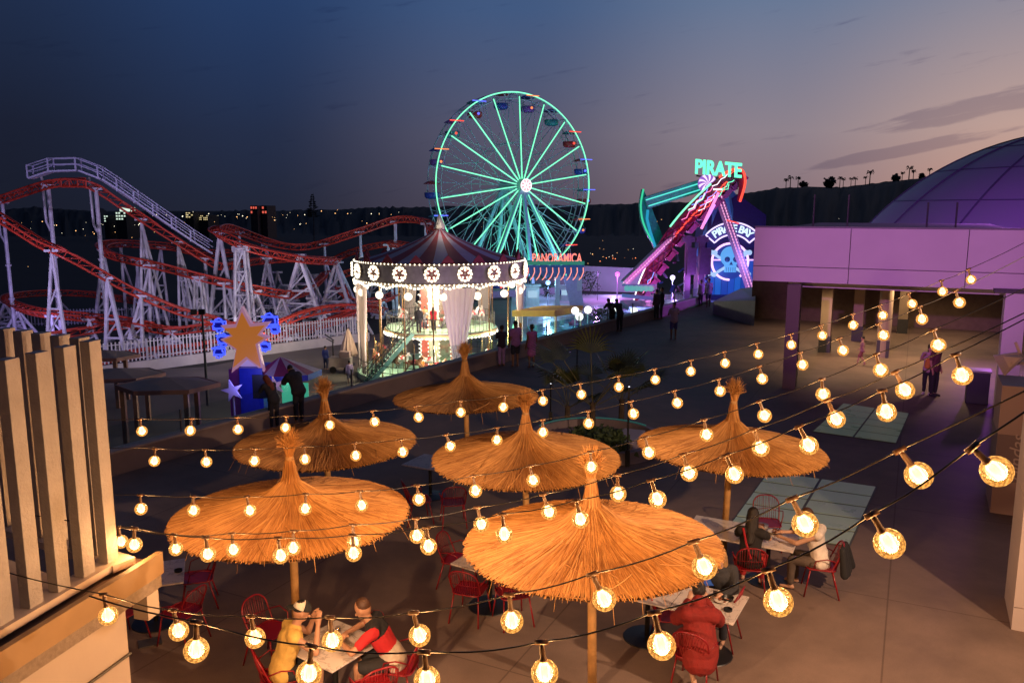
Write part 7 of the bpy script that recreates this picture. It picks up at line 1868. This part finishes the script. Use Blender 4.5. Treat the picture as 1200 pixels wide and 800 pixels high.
# --- long haired woman, red trousers
wp = Vector((wom_c.x,wom_c.y,0)); tF = Vector((TF.x,TF.y,0))
def bag_straps(t, body, V3, HR, hd, hx, hy, hup, k):
    mb = MB(); mb.tube([V3('shL')+Vector((.06,-.06,.07)), V3('chest')+Vector((-.06,-.17,-.05)), V3('pelvis')+Vector((.04,-.18,.1))], .018, 6); mb.build('strap', cl('red_strap', (.35,.01,.02)), t, local=True)
person(wp, toward(wp, tF+Vector((-.25,0,0))), 'woman with long dark hair, black top and red trousers seen from behind',
  mod(SIT, chest=(0,.10,.92), neck=(0,.16,1.08), head=(0,.20,1.22), elL=(-.25,.30,.82), wrL=(-.16,.50,.80), elR=(.26,.28,.84), wrR=(.14,.46,.90), knL=(-.13,.40,.5), knR=(.15,.40,.5)),
  skin2, hair_dark, [('tshirt', cl('black_top', (.015,.013,.014))), ('trousers', cl('red_trs', (.48,.03,.03)))], 1.70, .013, True, 'long', bag_straps)
# --- person in the white top
qp = Vector((wht_c.x,wht_c.y,0))
person(qp, toward(qp, tF), 'person in a white sleeveless top reaching over the table with plates',
  mod(SIT, chest=(0,.12,.91), neck=(0,.20,1.07), head=(0,.26,1.21), elL=(-.26,.34,.84), wrL=(-.14,.58,.84), elR=(.26,.34,.84), wrR=(.12,.60,.84)),
  skin2, M('hair_brown'), [('tank', cl('white_top', (.68,.60,.52))), ('jeans', cl('grey_jeans', (.10,.075,.06)))], 1.72, .013, True, 'short')
def jacket_on_chair():
    b = Vector((wht_c.x,wht_c.y,0)); r = toward(b, tF); R = Matrix.Rotation(r,3,'Z'); mb = MB()
    for i in range(5): limb(mb, R @ Vector((-.16+.08*i,-.32,.82)), R @ Vector((-.13+.065*i+.02*sin(i*2),-.37-.02*(i%2),.42+.05*sin(i*3))), .045, .065)
    limb(mb, R @ Vector((.16,-.34,.78)), R @ Vector((.24,-.42,.45)), .05, .06)
    o = blob_mesh('black_jacket', mb, .014, cl('jacket_black', (.015,.015,.018)), None, 2); o.location = b; tag(o, 'black jacket hanging over the back of the chair with the white topped person', 'jacket')
jacket_on_chair()

# --- standing people on the terrace
def stand(px, py, rz, label, pose, **kw): return person(G(px,py,0), rz, label, pose, **kw)
purp = cl('purple', (.40,.16,.45))
away = .55
stand(588,429,away,'girl in a dark top and lilac trousers at the parapet, left of three',PHONE,skin=skin3,h=1.58,clothes=[('tshirt',cl('dark_a',(.04,.03,.05))),('trousers',cl('lilac_trs',(.36,.22,.50)))],hairstyle='bun')
stand(604,430,away,'man in a purple patterned shirt and dark shorts, middle of three at the parapet',STAND,skin=skin3,h=1.78,clothes=[('tshirt',cl('purple_print',(.42,.18,.48))),('shorts',cl('dark_b',(.03,.03,.05)))],hairstyle='crop')
stand(623,431,away,'woman in a pink purple knee length dress, right of three at the parapet',STAND,skin=skin3,h=1.66,clothes=[('dress',cl('magenta_dress',(.50,.15,.45)))],hairstyle='bun')
stand(717,387,away,'dark clothed person leaning on the parapet with a light pack, left of two',LEAN,skin=skin3,h=1.70,clothes=[('shirt',cl('dark_c',(.03,.03,.04))),('trousers',cl('dark_d',(.03,.03,.045)))])
stand(726,389,away-.1,'dark clothed person leaning over the parapet, right of two',LEAN,skin=skin3,h=1.74,clothes=[('shirt',cl('dark_c',(0,0,0))),('trousers',cl('dark_d',(0,0,0)))])
stand(769,375,away,'person in dark clothes standing behind the lilac lamp post, left of a pair',STAND,skin=skin3,h=1.66,clothes=[('shirt',cl('dark_e',(.08,.05,.08))),('trousers',cl('dark_d',(0,0,0)))])
stand(775,374,away+.8,'man in a black shirt with arms raised beside the lilac lamp post',PHONE,skin=skin3,h=1.76,clothes=[('tshirt',cl('dark_c',(0,0,0))),('trousers',cl('dark_d',(0,0,0)))],hairstyle='crop')
stand(789,398,.2,'person in a lilac shirt and blue shorts standing alone on the dark terrace',PHONE,skin=skin3,h=1.74,clothes=[('tshirt',cl('lilac_shirt',(.48,.36,.55))),('shorts',cl('blue_short',(.10,.10,.35)))],hairstyle='crop')
stand(821,359,away,'person in a pale top near the end of the parapet, left of a pair',STAND,skin=skin3,h=1.64,clothes=[('shirt',cl('pale_top',(.35,.30,.40))),('jeans',cl('dark_d',(0,0,0)))],vox=.025)
stand(830,360,.3,'man in a grey patterned shirt near the end of the parapet, right of a pair',STAND,skin=skin3,h=1.78,clothes=[('tshirt',cl('grey_print',(.25,.22,.30))),('shorts',cl('dark_b',(0,0,0)))],vox=.025,hairstyle='crop')
stand(1009,428,1.2,'small child in a pale top walking among the pavilion columns',mod(WALK),skin=skin2,h=1.12,clothes=[('tshirt',cl('rose_top',(.42,.24,.22))),('shorts',cl('rose_short',(.3,.1,.1)))],vox=.018)
stand(1086,462,2.4,'person in a patterned white top standing close to the man with the amber bag',PHONE,skin=skin2,h=1.64,clothes=[('tshirt',cl('print_top',(.45,.30,.34))),('trousers',cl('black_trs',(.02,.02,.02))),('shoes',cl('white_shoe',(.6,.55,.55)))],vox=.016,hairstyle='long')
def amber_bag(t, body, V3, HR, hd, hx, hy, hup, k):
    mb = MB(); limb(mb, V3('pelvis')+Vector((.16,-.14,.22)), V3('pelvis')+Vector((.18,-.15,.05)), .09, .10, 12); blob_mesh('shoulder_bag', mb, .016, cl('amber_bag', (.55,.22,.03)), t, 2)
stand(1093,464,-2.6,'man in a dark shirt and black trousers with an amber shoulder bag',STAND,skin=skin1,h=1.74,clothes=[('tshirt',cl('maroon_shirt',(.10,.03,.035))),('trousers',cl('black_trs',(0,0,0))),('shoes',cl('shoe_black',(0,0,0)))],vox=.016,hairstyle='crop',extra=amber_bag)
stand(322,503,.9,'person in dark clothes with auburn hair at the parapet before the star kiosk',LEAN,skin=skin1,h=1.60,clothes=[('shirt',cl('dark_c',(0,0,0))),('trousers',cl('dark_d',(0,0,0)))],hair=M('hair_auburn',(.2,.05,.02),.6,var=.3,scale=40),hairstyle='long')
stand(351,495,.9,'broad person in a black jacket at the parapet right of the star kiosk',LEAN,skin=skin1,h=1.75,clothes=[('jacket',cl('dark_c',(0,0,0))),('trousers',cl('dark_d',(0,0,0)))],hairstyle='crop')
# --- people down in the park
def parkp(px, py, rz, label, pose, z=PG, **kw): return person(G(px,py,z), rz, label, pose, vox=.03, **kw)
parkp(382,433,-.4,'person in blue beside the black angled lamp post in the park',STAND,h=1.72,clothes=[('shirt',cl('blue_shirt',(.04,.06,.22))),('jeans',cl('navy_jeans',(.03,.04,.10)))])
parkp(410,452,.4,'person in pale clothes standing below the folded parasol',STAND,h=1.68,clothes=[('shirt',cl('pale_top',(0,0,0))),('shorts',cl('grey_b',(.15,.14,.14)))])
parkp(655,353,.1,'person in blue standing on the plaza under the wheel canopy',STAND,h=1.74,clothes=[('shirt',cl('blue_shirt',(0,0,0))),('jeans',cl('navy_jeans',(0,0,0)))])
parkp(610,362,.1,'person in dark clothes on the plaza right behind the carousel curtain',STAND,h=1.74,clothes=[('shirt',cl('dark_c',(0,0,0))),('jeans',cl('navy_jeans',(0,0,0)))])
def cpers(px, ybase, z, label, rz=.0, zb=None, **kw):
    p = Wp(px, ybase, z); p.z = zb if zb is not None else p.z
    return person(p, rz, label, STAND, vox=.03, **kw)
cpers(508,383,54.6,'woman in a red top on the upper deck of the carousel',zb=-2.15,h=1.66,clothes=[('tshirt',cl('red_bright',(.6,.02,.05))),('jeans',cl('dark_d',(0,0,0)))],hairstyle='long')
cpers(491,383,53.9,'person in black at the top of the carousel stair',zb=-2.15,h=1.76,clothes=[('jacket',cl('dark_c',(0,0,0))),('jeans',cl('dark_d',(0,0,0)))])
cpers(498,383,55.5,'person in a tan top behind the one at the carousel stair head',zb=-2.15,h=1.62,clothes=[('tshirt',cl('tan_top',(.35,.18,.08))),('jeans',cl('navy_jeans',(0,0,0)))])
cpers(494,420,53.6,'child in an orange top on the lower deck of the carousel',zb=PG+.42,h=1.35,clothes=[('tshirt',cl('orange_top',(.6,.2,.04))),('shorts',cl('dark_b',(0,0,0)))])
